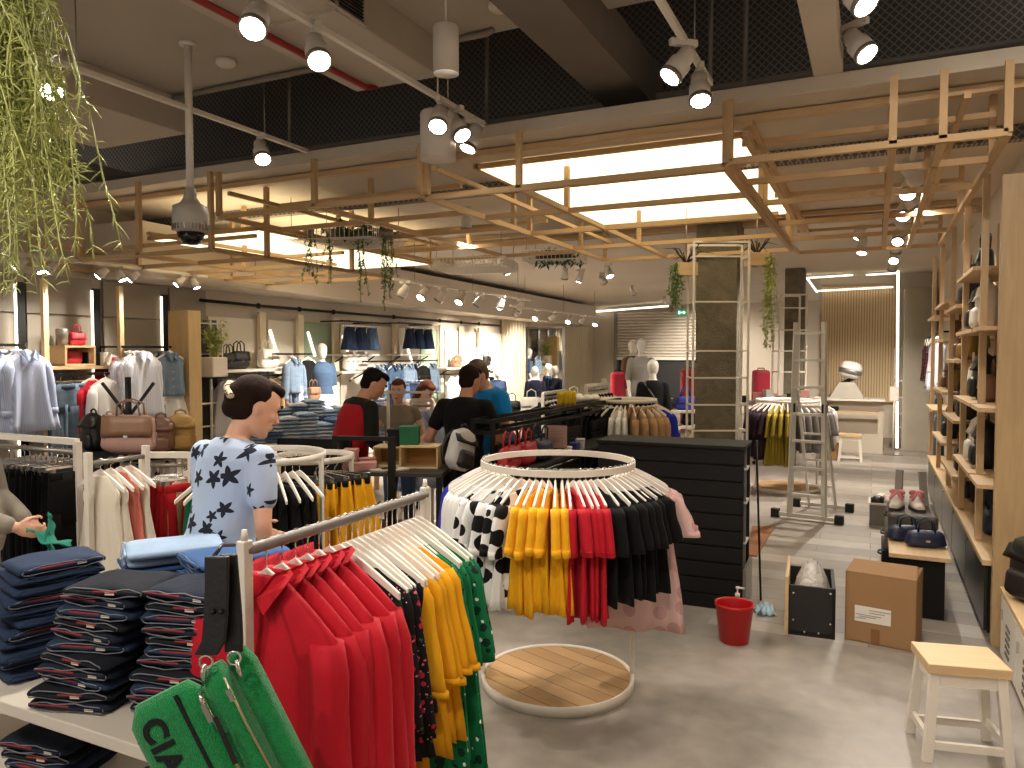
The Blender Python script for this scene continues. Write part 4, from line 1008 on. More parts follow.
for k, y, z, lab in (('hb_black', 6.9, 2.47, 'black handbag on the top board of the first shelf bay'), ('bp_white', 6.75, 2.03, 'white backpack high in the first shelf bay'), ('bp_black', 7.1, 2.03, 'black backpack beside the white one high on the shelf'),
                     ('bp_black', 6.8, 1.50, 'black backpack under the white backpack'), ('hb_white', 7.15, 1.50, 'white handbag beside a black backpack in the first bay'), ('hb_tan', 6.55, 1.50, 'tan handbag at the mirror end of the first bay'),
                     ('bp_black', 6.6, 1.0, 'black backpack on the lowest board of the first bay'), ('bp_white', 6.95, 1.0, 'white backpack on the lowest board of the first bay'), ('hb_black', 7.2, 1.0, 'black handbag on the lowest board of the first bay'),
                     ('bp_black', 7.7, 2.27, 'black backpack on the top board of the second bay'), ('bp_mustard', 7.75, 1.8, 'mustard backpack in the second shelf bay'), ('bp_brown', 8.1, 1.8, 'brown backpack beside the mustard one'),
                     ('bp_black', 7.65, 1.28, 'black backpack in the middle of the second bay'), ('hb_mustard', 8.0, 1.28, 'mustard handbag in the second shelf bay'), ('hb_black', 8.35, 1.28, 'black handbag in the second shelf bay'),
                     ('bp_black', 7.7, .8, 'black backpack low in the second bay'), ('hb_black', 8.2, .8, 'black handbag low in the second bay'),
                     ('hb_brown', 9.0, 2.0, 'brown handbag in the third bay'), ('bp_brown', 9.4, 1.47, 'brown backpack in the third bay'), ('hb_mustard', 8.95, 1.47, 'mustard handbag in the third bay'), ('bp_black', 9.2, .96, 'black backpack in the third bay')):
    bag(k, (.765, y, z), W90, lab, g)
bag('hb_navy', (.82, 6.55, .5275), W90, 'blue denim bag standing on the black cabinets', None, 1.2)
bag('bp_black', (.86, 6.95, .5275), W90, 'black backpack standing on the black cabinets', None, 1.1)
bag('bp_black', (.86, 7.9, .5275), W90, 'second black backpack on the cabinets, past a pine post', None, 1.05)
bag('bp_black', (.84, 5.12, .44), RAD(-60), 'black backpack sitting on the white locker bench', None, 1.05)
# clothes past the shelf, faces to the aisle
def wallbar(y0, y1, z, x, lab):
    o = obj('hanging_bar', MB().bar((x, y0, z), (x, y1, z), .025), M['black_metal']); tag(o, lab, 'bar')
    for y in (y0, y1): obj('bracket', MB().bar((x, y, z), (1.1, y, z), .025), M['black_metal'], o)
wallbar(11.3, 15.4, 2.14, .80, 'black bar carrying shirts past the tall shelf')
wallbar(11.3, 13.2, 1.36, .80, 'lower black bar carrying jeans past the tall shelf')
for i, (k, y, noun) in enumerate((('white_shirt', 11.7, 'white striped shirt'), ('white_sweater', 12.2, 'white sweater'), ('white_shirt', 12.7, 'second white striped shirt'), ('floral_blouse', 14.3, 'flowered blouse'), ('floral_blouse', 14.9, 'second flowered blouse'))):
    hang(k, (.80, y, 2.14), RAD(-90), noun + ' hanging past the tall shelf', 'clothes past the tall shelf')
for i, (k, y) in enumerate((('grey_jeans', 11.7), ('light_jeans', 12.15), ('grey_jeans', 12.6))):
    hang(k, (.80, y, 1.36), RAD(-90), '%s jeans hanging below the white shirts' % ORD[i], 'jeans past the tall shelf', 'clip')

# ------------------------------------------------------------------ stools
def make_stool():
    t = thing('stool', None, 'stool'); H = .45
    obj('seat', MB().box((0, 0, H - .0225), (.34, .28, .045)), M['pine_x'], t, bevel=.004)
    wm = M['white_metal']
    for sx in (-1, 1):
        for sy in (-1, 1):
            obj('leg', MB().loft([[V((sx * x + dx, sy * y + dy, z)) for dx, dy in ((-.02, -.017), (.02, -.017), (.02, .017), (-.02, .017))] for x, y, z in ((.168, .135, 0), (.135, .105, H - .045))], True, False), wm, t, bevel=.002)
    for sy in (-1, 1): obj('apron', MB().box((0, sy * .105, H - .075), (.25, .022, .06)), wm, t); obj('stretcher', MB().box((0, sy * .13, .075), (.3, .02, .035)), wm, t)
    for sx in (-1, 1): obj('apron', MB().box((sx * .135, 0, H - .075), (.022, .19, .06)), wm, t); obj('stretcher', MB().box((sx * .16, 0, .10), (.02, .24, .035)), wm, t)
    return t
ST = Proto(make_stool)
cs = [Gz(u, v, .45) for u, v in ((916.5, 641), (992, 647), (1008, 671), (924, 664))]
cc = sum(cs, V()) / 4; ax = (cs[2] - cs[3])
print('stool', cc, ax.length, math.degrees(math.atan2(ax.y, ax.x)), (cs[0] - cs[3]).length)
ST.put((cc.x, cc.y, 0), math.atan2(ax.y, ax.x), 'white stool with wooden seat in the aisle beside the locker bench', 'stool')
p = Gz(850, 461, 0); ST.put((p.x, p.y, 0), 0, 'small wooden stool far off before the timber slat wall', 'stool', None, 1.05)
# ------------------------------------------------------------------ carton and drawer
a, b, c_ = Gz(845, 640), Gz(916, 651), Gz(934, 631)
kar = mat('cardboard', '94704a', .85, 0, .07, 5, .1, 30); kin = mat('cardboard_inner', '85633f', .85)
a, b, c_ = Gz(844.5, 639), Gz(916, 651), Gz(933, 626); f_ = (b - a).normalized(); s_ = (c_ - b).normalized(); f_ = (f_ + V((s_.y, -s_.x, 0))).normalized(); ang = math.atan2(f_.y, f_.x); print('carton', math.degrees(ang), (b - a).length, (c_ - b).length); w = (b - a).length; dp = .36; h = .445
t = thing('cardboard_box', 'brown cardboard carton with a white label, flaps folded open', 'carton', a, ang)
th = .008
for nm, c0, s0 in (('front_side', (w / 2, th / 2, h / 2), (w, th, h)), ('rear_side', (w / 2, dp - th / 2, h / 2), (w, th, h)), ('end_side', (th / 2, dp / 2, h / 2), (th, dp, h)), ('end_side', (w - th / 2, dp / 2, h / 2), (th, dp, h)), ('bottom', (w / 2, dp / 2, th / 2), (w, dp, th))):
    obj(nm, MB().box(c0, s0), kar, t)
obj('flap', MB().prism([(0, 0), (w, 0), (w - .02, dp * .62), (.015, dp * .6)], 0, .006, Matrix.Rotation(RAD(9), 3, 'X'), (0, 0, h)), kar, t)
obj('flap', MB().prism([(0, 0), (.18, .02), (.17, dp - .05), (0, dp)], 0, .006, Matrix.Rotation(RAD(-35), 3, 'Y') @ Matrix.Scale(-1, 3, (1, 0, 0)), (w, 0, h)), kin, t)
lb = obj('label', MB().box((w * .40, -.003, h * .42), (.21, .004, .10)), mat('paper', 'd9d2c6', .8, 0, .04), t)
mb = MB()
for i, (x0, x1, z) in enumerate(((.0, .13, .03), (.0, .09, .014), (-.08, .07, -.004), (-.06, .04, -.016), (-.08, -.02, -.028))): mb.box((w * .40 + (x0 + x1) / 2 - .02, -.006, h * .42 + z), (x1 - x0, .002, .004))
obj('print_line', mb, mat('print_grey', '8a8079', .8), lb)
obj('tape', MB().box((w * .44, -.002, .05), (.05, .004, .1)), mat('tape_brown', '7c5226', .4), t)
a, b = Gz(788, 634), Gz(835, 640); ang = math.atan2(b.y - a.y, b.x - a.x); w = (b - a).length; dp, h = .5, .33
t = thing('drawer', 'black drawer with pale wooden front standing on the floor beside the carton', 'drawer', a, ang)
bk = mat('drawer_black', '171412', .5)
for nm, c0, s0 in (('side_board', (w / 2, .01, h / 2), (w, .02, h)), ('side_board', (w / 2, dp - .01, h / 2), (w, .02, h)), ('back_board', (w - .01, dp / 2, h / 2), (.02, dp, h)), ('bottom_board', (w / 2, dp / 2, .02), (w, dp, .02))):
    obj(nm, MB().box(c0, s0), bk, t)
obj('front_board', MB().box((-.011, dp / 2, h / 2 + .03), (.022, dp + .06, h + .06)), M['pine_y'], t, bevel=.003)
mb = MB()
for x, z in ((.03, .1), (.03, .28), (w - .03, .1), (w - .03, .3), (.1, .03), (w - .1, .03)): mb.lathe([(.001, 0), (.007, 0), (.007, .004), (.001, .004)], (x, 0, z), 8, rot=Matrix.Rotation(PI / 2, 3, 'X'))
obj('screw', mb, M['chrome'], t)
rn = random.Random(4); R = []
for i in range(9):
    f = i / 8; R.append([V((w * .5 + w * .4 * math.cos(q * PI / 12) * math.sqrt(1 - (f * .95) ** 2) * (1 + .18 * rn.random()), dp * .5 + dp * .42 * math.sin(q * PI / 12) * math.sqrt(1 - (f * .95) ** 2) * (1 + .18 * rn.random()),     .08 + .33 * f + .03 * rn.random())) for q in range(24)])
pl, tpl = bare('plastic_film', 'cbc4bb', .18); tpl.b.inputs['Specular IOR Level'].default_value = .8; tpl.bump(tpl.noise(tpl.coord(), 18, 5, 1.5), .9, .03)
o = obj('plastic_bag', MB().loft(R), pl, loc=a, rz=ang); tag(o, 'crumpled clear plastic bag filling the black drawer', 'plastic bag')
# ------------------------------------------------------------------ bucket, bottle, cloth
p = Gz(734, 641)
t = thing('bucket', 'red plastic bucket standing on the grey floor', 'bucket', p)
obj('body', MB().lathe([(.085, 0), (.092, .004), (.118, .232), (.124, .235), (.124, .25), (.117, .252), (.112, .24), (.086, .012), (.085, .0)], (0, 0, 0), 40, caps=False).lathe([(.001, .006), (.09, .006), (.09, .012), (.001, .012)], n=24), mat('bucket_red', 'b30f14', .35, 0, .05), t)
obj('handle', MB().tube([V((.122 * math.cos(a_), .122 * math.sin(a_), .235 - .02 * math.sin(a_))) for a_ in [PI * i / 12 - .3 for i in range(13)]], .004, 6), M['white_metal'], t)
p = Gz(737, 631)
t = thing('pump_bottle', 'white pump bottle behind the red bucket', 'bottle', p)
obj('body', MB().lathe([(.001, 0), (.033, 0), (.036, .01), (.036, .18), (.02, .22), (.014, .23), (.001, .23)]), mat('bottle_white', 'cfc8bf', .3), t)
obj('pump', MB().lathe([(.001, .23), (.016, .23), (.016, .255), (.005, .257), (.005, .285), (.012, .287), (.012, .3), (.001, .3)], n=16).box((.02, 0, .294), (.05, .012, .01)), M['white_metal'], t)
p = Gz(764, 612)
rn = random.Random(3); vs = []; n = 12
for i in range(n):
    for j in range(n): vs.append(V(((i / (n - 1) - .5) * .13, (j / (n - 1) - .5) * .2, .004 + .03 * (1 + math.sin(i * 1.7 + j * .8)) * (1 + math.cos(j * 1.1 - i * .5)) * .5 * (.5 if i in (0, n - 1) else 1))))
mb = MB().add(vs, [(i * n + j, i * n + j + 1, (i + 1) * n + j + 1, (i + 1) * n + j) for i in range(n - 1) for j in range(n - 1)], True)
o = obj('cleaning_cloth', mb, mat('cloth_blue', '9fb6c0', .9, 0, .25, 20), loc=p, rz=.4); s_ = o.modifiers.new('thick', 'SOLIDIFY'); s_.thickness = .004; tag(o, 'crumpled pale blue cloth on the floor beside the bucket', 'cloth')
a, b, c_, d_ = Gz(748, 556), Gz(757, 557), Gz(775, 527), Gz(752, 527)
o = obj('floor_mat', MB().prism([(a.x, a.y), (b.x, b.y), (c_.x, c_.y), (d_.x, d_.y)], .0, .012), mat('mat_brown', '93603c', .8, 0, .1)); tag(o, 'reddish brown board lying on the floor past the black gondola', 'mat')
# ------------------------------------------------------------------ little table with navy bags, suitcases, crate, shoes
t = thing('side_table', 'low wooden-topped table with black side panels behind the carton', 'table', (.31, 6.3, 0))
obj('tabletop', MB().box((0, 0, .435), (.38, .8, .03)), M['pine_y'], t, bevel=.003)
for s in (-1, 1): obj('side_panel', MB().box((0, s * .33, .21), (.32, .03, .42)), M['dark_panel'], t)
obj('back_panel', MB().box((.13, 0, .21), (.02, .66, .40)), M['dark_panel'], t)
bag('hb_navy', (.24, 6.35, .45), RAD(20), 'navy cloth bag with thin handles on the low table, in front', 'navy bags on the low table', (.95, .85, .72))
bag('hb_navy', (.36, 6.2, .45), RAD(12), 'second navy cloth bag overlapping the first on the low table', 'navy bags on the low table', (.95, .85, .75))
sg = mat('case_grey', '5d554d', .5, 0, .15, 4)
for i, (z, h_, m_, lab) in enumerate(((0, .17, M['dark_panel'], 'black box at the bottom of the pile by the black cabinets'), (.17, .19, sg, 'grey padded case in the middle of the pile by the cabinets'), (.36, .14, sg, 'flat grey case on top of the pile under the pink shoes'))):
    o = obj('storage_case', MB().box((0, 0, h_ / 2), (.42 - .02 * i, .62, h_ - .006)), m_, bevel=.03 if i else .006, loc=(.3 + .01 * i, 7.45, z)); tag(o, lab, 'case')
    obj('handle', MB().tube([(-.21 + .01 * i, -.08, h_ / 2), (-.235 + .01 * i, -.05, h_ / 2), (-.235 + .01 * i, .05, h_ / 2), (-.21 + .01 * i, .08, h_ / 2)], .008, 6), M['black_metal'], o)
def make_shoe():
    R = []
    for i in range(10):
        f = i / 9; w = .036 * (math.sin(PI * (.12 + .8 * f)) ** .5); hh = .03 + .055 * (1 - f) ** 1.5
        R.append([V((w * math.cos(q * PI / 8), -.12 + .24 * f, max(.0, hh * .5 + hh * .5 * math.sin(q * PI / 8)))) for q in range(16)])
    t = obj('ribbon_shoe', MB().loft(R), mat('shoe_white', 'ded2c6', .6))
    obj('sole', MB().loft([[V((.04 * math.sin(PI * (.14 + .76 * i / 7)) ** .5 * x, -.125 + .25 * i / 7, z)) for x, z in ((-1, 0), (1, 0), (1, .014), (-1, .014))] for i in range(8)], True, False), mat('sole_dark', '3a2f29', .7), t)
    pk = mat('ribbon_pink', 'd98a92', .6, 0, .2, 30)
    mb = MB()
    for s in (-1, 1): mb.ell((s * .022, -.03, .085), .026, .014, .014, Matrix.Rotation(s * .5, 3, 'Z'), 10, 6)
    obj('bow', mb, pk, t); obj('ribbon', MB().tube([(-.035, .02, .05), (0, -.0, .085), (.035, -.03, .06)], .007, 6).tube([(.035, .02, .05), (0, -.0, .085), (-.035, -.03, .06)], .007, 6), pk, t)
    return t
SH = Proto(make_shoe)
for i, (x, y, r) in enumerate(((.2, 7.35, 2.9), (.36, 7.37, 3.35))):
    SH.put((x, y, .5), r, ('white shoe with pink bow on the grey case, aisle side', 'white shoe with pink bow on the grey case, cabinet side')[i], 'shoe', 'pair of bow shoes', (1.45, 1.0, 1.7))
for i, (x, y) in enumerate(((.22, 7.64), (.42, 7.6))):
    o = obj('card_stand', MB().prism([(-.03, 0), (.03, 0), (.03, .3), (-.03, .3)], 0, .03, Matrix.Rotation(PI / 2 - .15, 3, 'X')), mat('card_grey', '9d978f', .7), loc=(x, y, .5), rz=(-.3, .5)[i]); tag(o, ('grey upright card behind the bow shoes, aisle side', 'grey upright card behind the bow shoes, leaning towards the cabinets')[i], 'card')
p = Gz(884, 523); t = thing('plastic_crate', 'grey plastic crate of odds and ends on the floor by the cases', 'crate', p)
cg = mat('crate_grey', '77736c', .5)
for nm, c0, s0 in (('side', (-.14, 0, .12), (.012, .36, .24)), ('side', (.14, 0, .12), (.012, .36, .24)), ('end', (0, -.18, .12), (.28, .012, .24)), ('end', (0, .18, .12), (.28, .012, .24)), ('bottom', (0, 0, .008), (.28, .36, .012))): obj(nm + '_wall' if nm != 'bottom' else 'bottom', MB().box(c0, s0), cg, t)
obj('crate_rim', MB().box((0, -.187, .235), (.31, .02, .02)).box((0, .187, .235), (.31, .02, .02)).box((-.147, 0, .235), (.02, .38, .02)).box((.147, 0, .235), (.02, .38, .02)), M['white_metal'], t)
for i, (dx, dy, m_, nm) in enumerate(((-.06, -.05, 'black2', 'dark'), (.03, .03, 'rose', 'pink'), (.06, -.09, 'silver', 'silver'), (-.03, .1, 'white', 'white'))):
    o = obj('cloth_bundle', MB().ell((0, 0, 0), .07, .08, .06), LB[m_], loc=p + V((dx, dy, .25))); tag(o, '%s bundle lying in the grey plastic crate' % nm, 'bundle')

# ------------------------------------------------------------------ black gondola
gp_ = Gz(742, 612); GA = RAD(2)
t = thing('gondola_shelf', 'black slatted gondola panel behind the round rack', 'gondola', (gp_.x, gp_.y, 0), GA)
L = 1.08; H = 1.19
mb = MB(); k = 9
for i in range(k):
    z0 = .1 + i * (H - .12) / k; hh = (H - .12) / k
    mb.box((-L / 2, .012, z0 + hh / 2), (L, .024, hh - .012))
obj('slat_panel', mb, M['dark_panel'], t, bevel=.002)
obj('core', MB().box((-L / 2, .05, H / 2), (L - .01, .05, H - .02)), M['black_metal'], t)
obj('plinth', MB().box((-L / 2, .2, .05), (L, .42, .1)), M['dark_panel'], t)
obj('top_board', MB().box((-L / 2, .2, H - .01), (L + .02, .44, .025)), M['dark_panel'], t, bevel=.002)
obj('end_post', MB().box((-.015, .40, H / 2), (.03, .03, H)), M['black_metal'], t)
obj('end_post', MB().box((-.015, .22, H / 2), (.02, .02, H)), M['grey_metal'], t)
obj('end_plinth', MB().box((.012, .22, .15), (.02, .42, .3)), M['grey_metal'], t)
for z in (.45, .75, 1.0): obj('end_shelf', MB().box((-.3, .3, z), (.6, .2, .015)), M['white_metal'], t)
o = obj('loose_rod', MB().cyl((0, 0, 0), (-.055, .06, 1.2), .008), M['black_metal'], loc=Gz(758, 600)); o.location.x += .02; tag(o, 'thin black rod leaning at the end of the black gondola', 'rod')

# ------------------------------------------------------------------ white wire towers and ladder
def tower(label, u0, u1, vb, d, ztop, depth, rungs, thick=.022):
    a, b = P(u0, 354, d), P(u1, 354, d); ang = math.atan2(b.y - a.y, b.x - a.x); w = (b - a).length
    t = thing('wire_tower', label, 'frame', (a.x, a.y, 0), ang)
    for x in (0, w):
        for y in (0, depth): obj('upright', MB().box((x, y, ztop / 2), (thick, thick, ztop)), M['white_metal'], t)
    for v in rungs:
        z = CAMZ - (v - 354) / FPX * d
        obj('crossbar', MB().box((w / 2, 0, z), (w, thick * .8, thick * .8)), M['white_metal'], t)
        for x in (0, w): obj('side_bar', MB().box((x, depth / 2, z), (thick * .8, depth, thick * .8)), M['white_metal'], t)
    for y in (0, depth): obj('top_bar', MB().box((w / 2, y, ztop), (w, thick, thick)), M['white_metal'], t)
    return t
tower('tall white square-tube tower in front of the concrete column', 693, 748, 0, 8.2, 3.06, .26, (257, 302, 351, 378, 405, 431, 470, 510))
tower('white square-tube tower by the rear column, behind the ladder', 779, 806, 0, 12.4, 2.82, .3, (308, 330, 351, 372, 395, 430), .026)
a, b = Gz(795, 519), Gz(828, 523); c_ = (a + b) / 2; ang = math.atan2(b.y - a.y, b.x - a.x)
c_ = c_ + V((-.05, 0, 0)); t = thing('step_ladder', 'tall aluminium ladder with black feet standing in the aisle', 'ladder', c_, ang)
al = mat('aluminium', 'cdc8be', .35, .15, .05); HW, HT = .165, 2.2
for s in (-1, 1):
    obj('stile', MB().bar((s * (HW + .02), 0, .02), (s * (HW - .02), .03, HT), .028, .06), al, t)
    obj('rear_stile', MB().bar((s * .15, .75, .02), (s * .13, .06, 1.45), .024, .045), al, t)
    obj('hinge', MB().box((s * HW, .04, 1.25), (.05, .08, .1)), M['black_metal'], t)
for i in range(7):
    z = .28 + i * .3; y = .03 * z / HT
    obj('rung', MB().box((0, y, z), (HW * 2, .05, .028)), al, t)
for i in range(4):
    z = .3 + i * .32; y = .75 - .69 * z / 1.45
    obj('rear_rung', MB().box((0, y, z), (.28, .03, .022)), al, t)
for y, hw in ((0, .34), (.75, .30)):
    obj('stabiliser_bar', MB().box((0, y, .045), (hw * 2, .04, .04)), al, t)
    for s in (-1, 1): obj('rubber_foot', MB().box((s * hw, y, .05), (.09, .07, .1)), M['rubber'], t, bevel=.006)

# ------------------------------------------------------------------ second round rack behind
q = Gz(786, 489); t = thing('round_rack', 'far round rack of lime and plum shirts on a wooden disc', 'clothes rack', (q.x, q.y, 0))
obj('base_disc', MB().lathe([(.001, .05), (.42, .05), (.42, .01), (.001, .01)], (0, 0, 0), 40, smooth=False), par, t)
obj('base_rim', MB().lathe([(.42, 0), (.435, 0), (.435, .05), (.42, .05), (.42, 0)], (0, 0, 0), 40, caps=False), M['white_metal'], t)
obj('ring', MB().lathe([(.395, 1.2), (.41, 1.2), (.41, 1.235), (.395, 1.235), (.395, 1.2)], (0, 0, 0), 48, caps=False), M['white_metal'], t)
for a in (20, 200): obj('upright', MB().box((.4 * math.cos(RAD(a)), .4 * math.sin(RAD(a)), .62), (.022, .022, 1.2)), M['white_metal'], t)
def around2(kind, angs, noun, group):
    for i, a in enumerate(angs):
        hang(kind, (q.x + .4 * math.cos(RAD(a)), q.y + .4 * math.sin(RAD(a)), 1.24), RAD(a), '%s on the far round rack, %s of its colour' % (noun, ORD[i]), group, jit=.03)
around2('mustard_shirt', fr(-108, 5, 8), 'lime shirt', 'lime shirts on the far rack')
around2('plum_shirt', fr(-142, 4, 9), 'plum shirt', 'plum shirts on the far rack')
around2('grey_shirt', fr(-66, 7, 9), 'grey shirt', 'grey shirts on the far rack')
around2('white_top', fr(0, 4, 10), 'white shirt', 'white shirts on the far rack')

# ------------------------------------------------------------------ desk corner
t = thing('service_desk', 'beige desk before the timber slat wall', 'desk', (-.55, 15.6, 0))
obj('desk_top', MB().box((0, 0, 1.0), (1.5, .6, .04)), M['white_metal'], t); obj('front_panel', MB().box((0, .1, .49), (1.45, .4, .98)), MAT_wall, t); obj('ledge', MB().box((-.0, -.35, .78), (1.3, .2, .03)), M['pine_x'], t)
o = obj('ledge_box', MB().box((0, 0, .04), (.3, .12, .08)), M['dark_panel'], loc=onY(830, 404, 15.25) * V((1, 1, 0)) + V((0, 0, .795)), bevel=.01); tag(o, 'black flat box on the ledge of the beige desk', 'box')
p = onY(847, 395, 15.55)
t = thing('desk_machine', 'white rounded machine on an angled arm on the beige desk', 'machine', (p.x, p.y, 1.02))
mwh = mat('machine_white', 'd8d5d0', .3)
obj('base', MB().loft([[V((x * (.3 - .16 * f), y * .2, .3 * f)) for x, y in ((-1, -1), (1, -1), (1, 1), (-1, 1))] for f in (0, .35, 1)], True, False), mat('machine_beige', 'bdb3a5', .4), t, bevel=.01)
obj('arm', MB().bar((-.15, 0, .25), (.12, 0, .38), .07), M['dark_panel'], t)
obj('head', xf(MB().loft([ringpts(.2 * s_, .18 * s_, z, 24, px=.7, py=.7) for s_, z in ((.7, 0), (.95, .05), (1, .15), (.95, .24), (.7, .3), (.3, .32))]), Matrix.Translation((.02, 0, .38)) @ Matrix.Rotation(.25, 4, 'Y')), mwh, t)
obj('visor', xf(MB().loft([ringpts(.205 * s_, .185 * s_, z, 24, px=.7, py=.7) for s_, z in ((.96, .08), (1, .1), (1, .15), (.96, .17))]), Matrix.Translation((.02, 0, .38)) @ Matrix.Rotation(.25, 4, 'Y')), M['grey_metal'], t)
p = Gz(893, 455); t = thing('sign_stand', 'slim floor stand with an upright card holder by the light line', 'stand', p)
obj('base', MB().box((0, 0, .01), (.3, .25, .02)), M['grey_metal'], t); obj('pole', MB().cyl((0, 0, .02), (0, 0, 1.0), .012), M['white_metal'], t); obj('card_holder', MB().box((0, 0, 1.12), (.16, .02, .28)), M['plaster'], t); obj('card', MB().box((0, -.012, 1.12), (.13, .004, .24)), mat('card_white', 'd8d0c3', .7), t)
tower('white open tube rack standing by the grey return wall', 904, 931, 0, 14.5, 1.95, .35, (381, 398, 414, 428, 450), .025)
p = Gz(878, 452); o = obj('carton_brown', MB().box((0, 0, .14), (.3, .3, .28)), kar, loc=Gz(829, 459), bevel=.004); o.name = 'cardboard_box'; tag(o, 'small brown carton on the floor beside the far stool', 'carton')
# ================================================================== THE LONG WALL: rails, shelves, clothes
def wall_rail(u0, u1, v, off, label, arms=True, m=None):
    a, b = LW(u0, v, off), LW(u1, v, off); z = (a.z + b.z) / 2; s0_, s1_ = ws(u0, off), ws(u1, off)
    o = obj('wall_rail', MB().bar(wallpt(s0_, z, off), wallpt(s1_, z, off), .028), M['black_metal']); tag(o, label, 'rail')
    for s_ in (s0_ + .08, s1_ - .08): obj('rail_arm', MB().bar(wallpt(s_, z, .02), wallpt(s_, z, off), .022), M['black_metal'], o)
    return z
def wall_shelf(u0, u1, v, depth, label, m=None):
    z = LW((u0 + u1) / 2, v, depth).z; s0_, s1_ = ws(u0, depth), ws(u1, depth)
    o = obj('wall_shelf', MB().box((0, 0, -.018), (depth, s1_ - s0_, .036)), m or M['white_metal'], loc=wallpt((s0_ + s1_) / 2, z, depth / 2 + .02), rz=WROT, bevel=.003); tag(o, label, 'shelf')
    for f in (-.42, .42): obj('bracket', MB().bar((-depth / 2, f * (s1_ - s0_), -.2), (depth * .35, f * (s1_ - s0_), -.04), .02), M['black_metal'], o)
    return z
def whang(kind, u, z, off, label, group, face=True, hanger='shirt', scale=None):
    p = wallpt(ws(u, off), z, off)
    return hang(kind, p, WROT + (PI / 2 if face else 0), label, group, hanger, scale=scale)
g = 'clothes on the grey panelled wall'
z = wall_rail(-12, 23, 345, .5, 'black rail holding the blue striped shirts')
whang('striped_shirt', 3, z, .42, 'grey and white striped shirt cut by the picture edge', g)
for i, (u, off) in enumerate(((13, .40), (20, .5), (27, .62))): whang('striped_shirt', u, z, off, ('blue striped shirt, rearmost of three', 'blue striped shirt, middle of three', 'blue striped shirt in front of two others by the wooden post')[i], g, scale=.98)
zs = wall_shelf(49, 121, 366, .36, 'pale shelf with the red handbags in a wooden box', M['pine_y'])
z = wall_rail(50, 120, 374, .40, 'black rail under the shelf of red handbags')
whang('grey_jeans', 60, z, .42, 'dark grey jeans under the shelf of red bags', g, True, 'clip'); whang('light_jeans', 71, z, .40, 'pale jeans under the shelf of red bags', g, True, 'clip'); whang('light_jeans', 78, z, .36, 'second pale jeans under the shelf of red bags', g, True, 'clip')
whang('red_sweater', 91, z, .42, 'ruffled red sweater on the rail under the shelf', g); whang('white_sweater', 105, z, .5, 'white sweater beside the red one on the rail', g)
# wooden cube with red bags
p = wallpt(ws(72, .2), zs + .002, .2)
t = thing('display_cube', 'open wooden cube on the shelf with a red handbag inside', 'box', p, WROT)
for nm, c0, s0 in (('board', (0, 0, .0125), (.28, .36, .02)), ('board', (0, 0, .21), (.28, .36, .02)), ('side', (0, -.17, .11), (.28, .02, .2)), ('side', (0, .17, .11), (.28, .02, .2))): obj(nm + '_panel' if nm == 'side' else 'board', MB().box(c0, s0), M['pine_y'], t)
bag('hb_red', p + V((.02, .0, .024)), RAD(90), 'red handbag inside the wooden cube', 'red handbags', .78)
bag('hb_red', p + V((.0, .06, .222)), RAD(90), 'red handbag on top of the wooden cube', 'red handbags', .8)
o = obj('storage_tin', MB().lathe([(.001, 0), (.06, 0), (.06, .17), (.055, .18), (.001, .18)]), M['grey_metal'], loc=p + V((0, -.11, .222))); tag(o, 'grey tin beside the red bag on the wooden cube', 'tin')
for i, (u, m_, nm) in enumerate(((88, 'black2', 'black'), (94, 'black2', 'second black'), (100, 'white', 'white'), (105, 'white', 'second white'))):
    o = obj('wallet', MB().box((0, 0, .075), (.1, .1, .15)), LB[m_], loc=wallpt(ws(u, .2), zs + .001, .2), rz=WROT, bevel=.01); tag(o, '%s upright wallet on the shelf by the red handbags' % nm, 'wallet', 'wallets on the shelf')
z = wall_rail(122, 171, 347, .5, 'black rail holding the white striped shirts and denim vest')
whang('red_sweater', 113, z - .05, .2, 'red sweater half hidden by the wooden post', g)
for i, (u, off) in enumerate(((130, .42), (137, .5), (143, .62))): whang('white_shirt', u, z, off, ('white striped shirt, rearmost of three', 'white striped shirt, middle of three', 'white striped shirt in front of its row')[i], g)
whang('denim_jacket', 162, z, .45, 'denim jacket behind the pale denim vest', g); whang('denim_vest', 170, z, .6, 'pale sleeveless denim vest over a white skirt', g)
z = wall_rail(158, 180, 386, .45, 'short black rail below the denim vest'); whang('white_skirt', 170, z, .55, 'white skirt hanging below the denim vest', g, True, 'clip')
# box portal with mirror grid and plant
a, b = ws(179, .55), ws(199, .55)
o = obj('box_column', MB().box((0, 0, 1.19), (.34, (b - a) * .62, 2.38)), wood('portal_wood', 'c0a06f', (1, 1, 10)), loc=wallpt((a + b) / 2, 0, .48), rz=WROT, bevel=.004); tag(o, 'tall plain wooden box column beside the denim vest', 'column box')
t = thing('grid_panel', 'dark grid panel with white wires and a potted plant beside the box column', 'panel', wallpt(ws(211, .3), 0, .3), WROT)
w = ws(222, .3) - ws(200, .3)
obj('backing', MB().box((-.1, 0, 1.15), (.03, w, 2.3)), bare('grid_dark', '2a2724', .3)[0], t)
for f in (-.5, -.02, .5): obj('grid_upright', MB().box((0, f * w, 1.15), (.025, .025, 2.3)), M['white_metal'], t)
for z_ in (.5, .9, 1.2, 1.55, 1.85, 2.25): obj('grid_bar', MB().box((0, 0, z_), (.02, w, .02)), M['white_metal'], t)
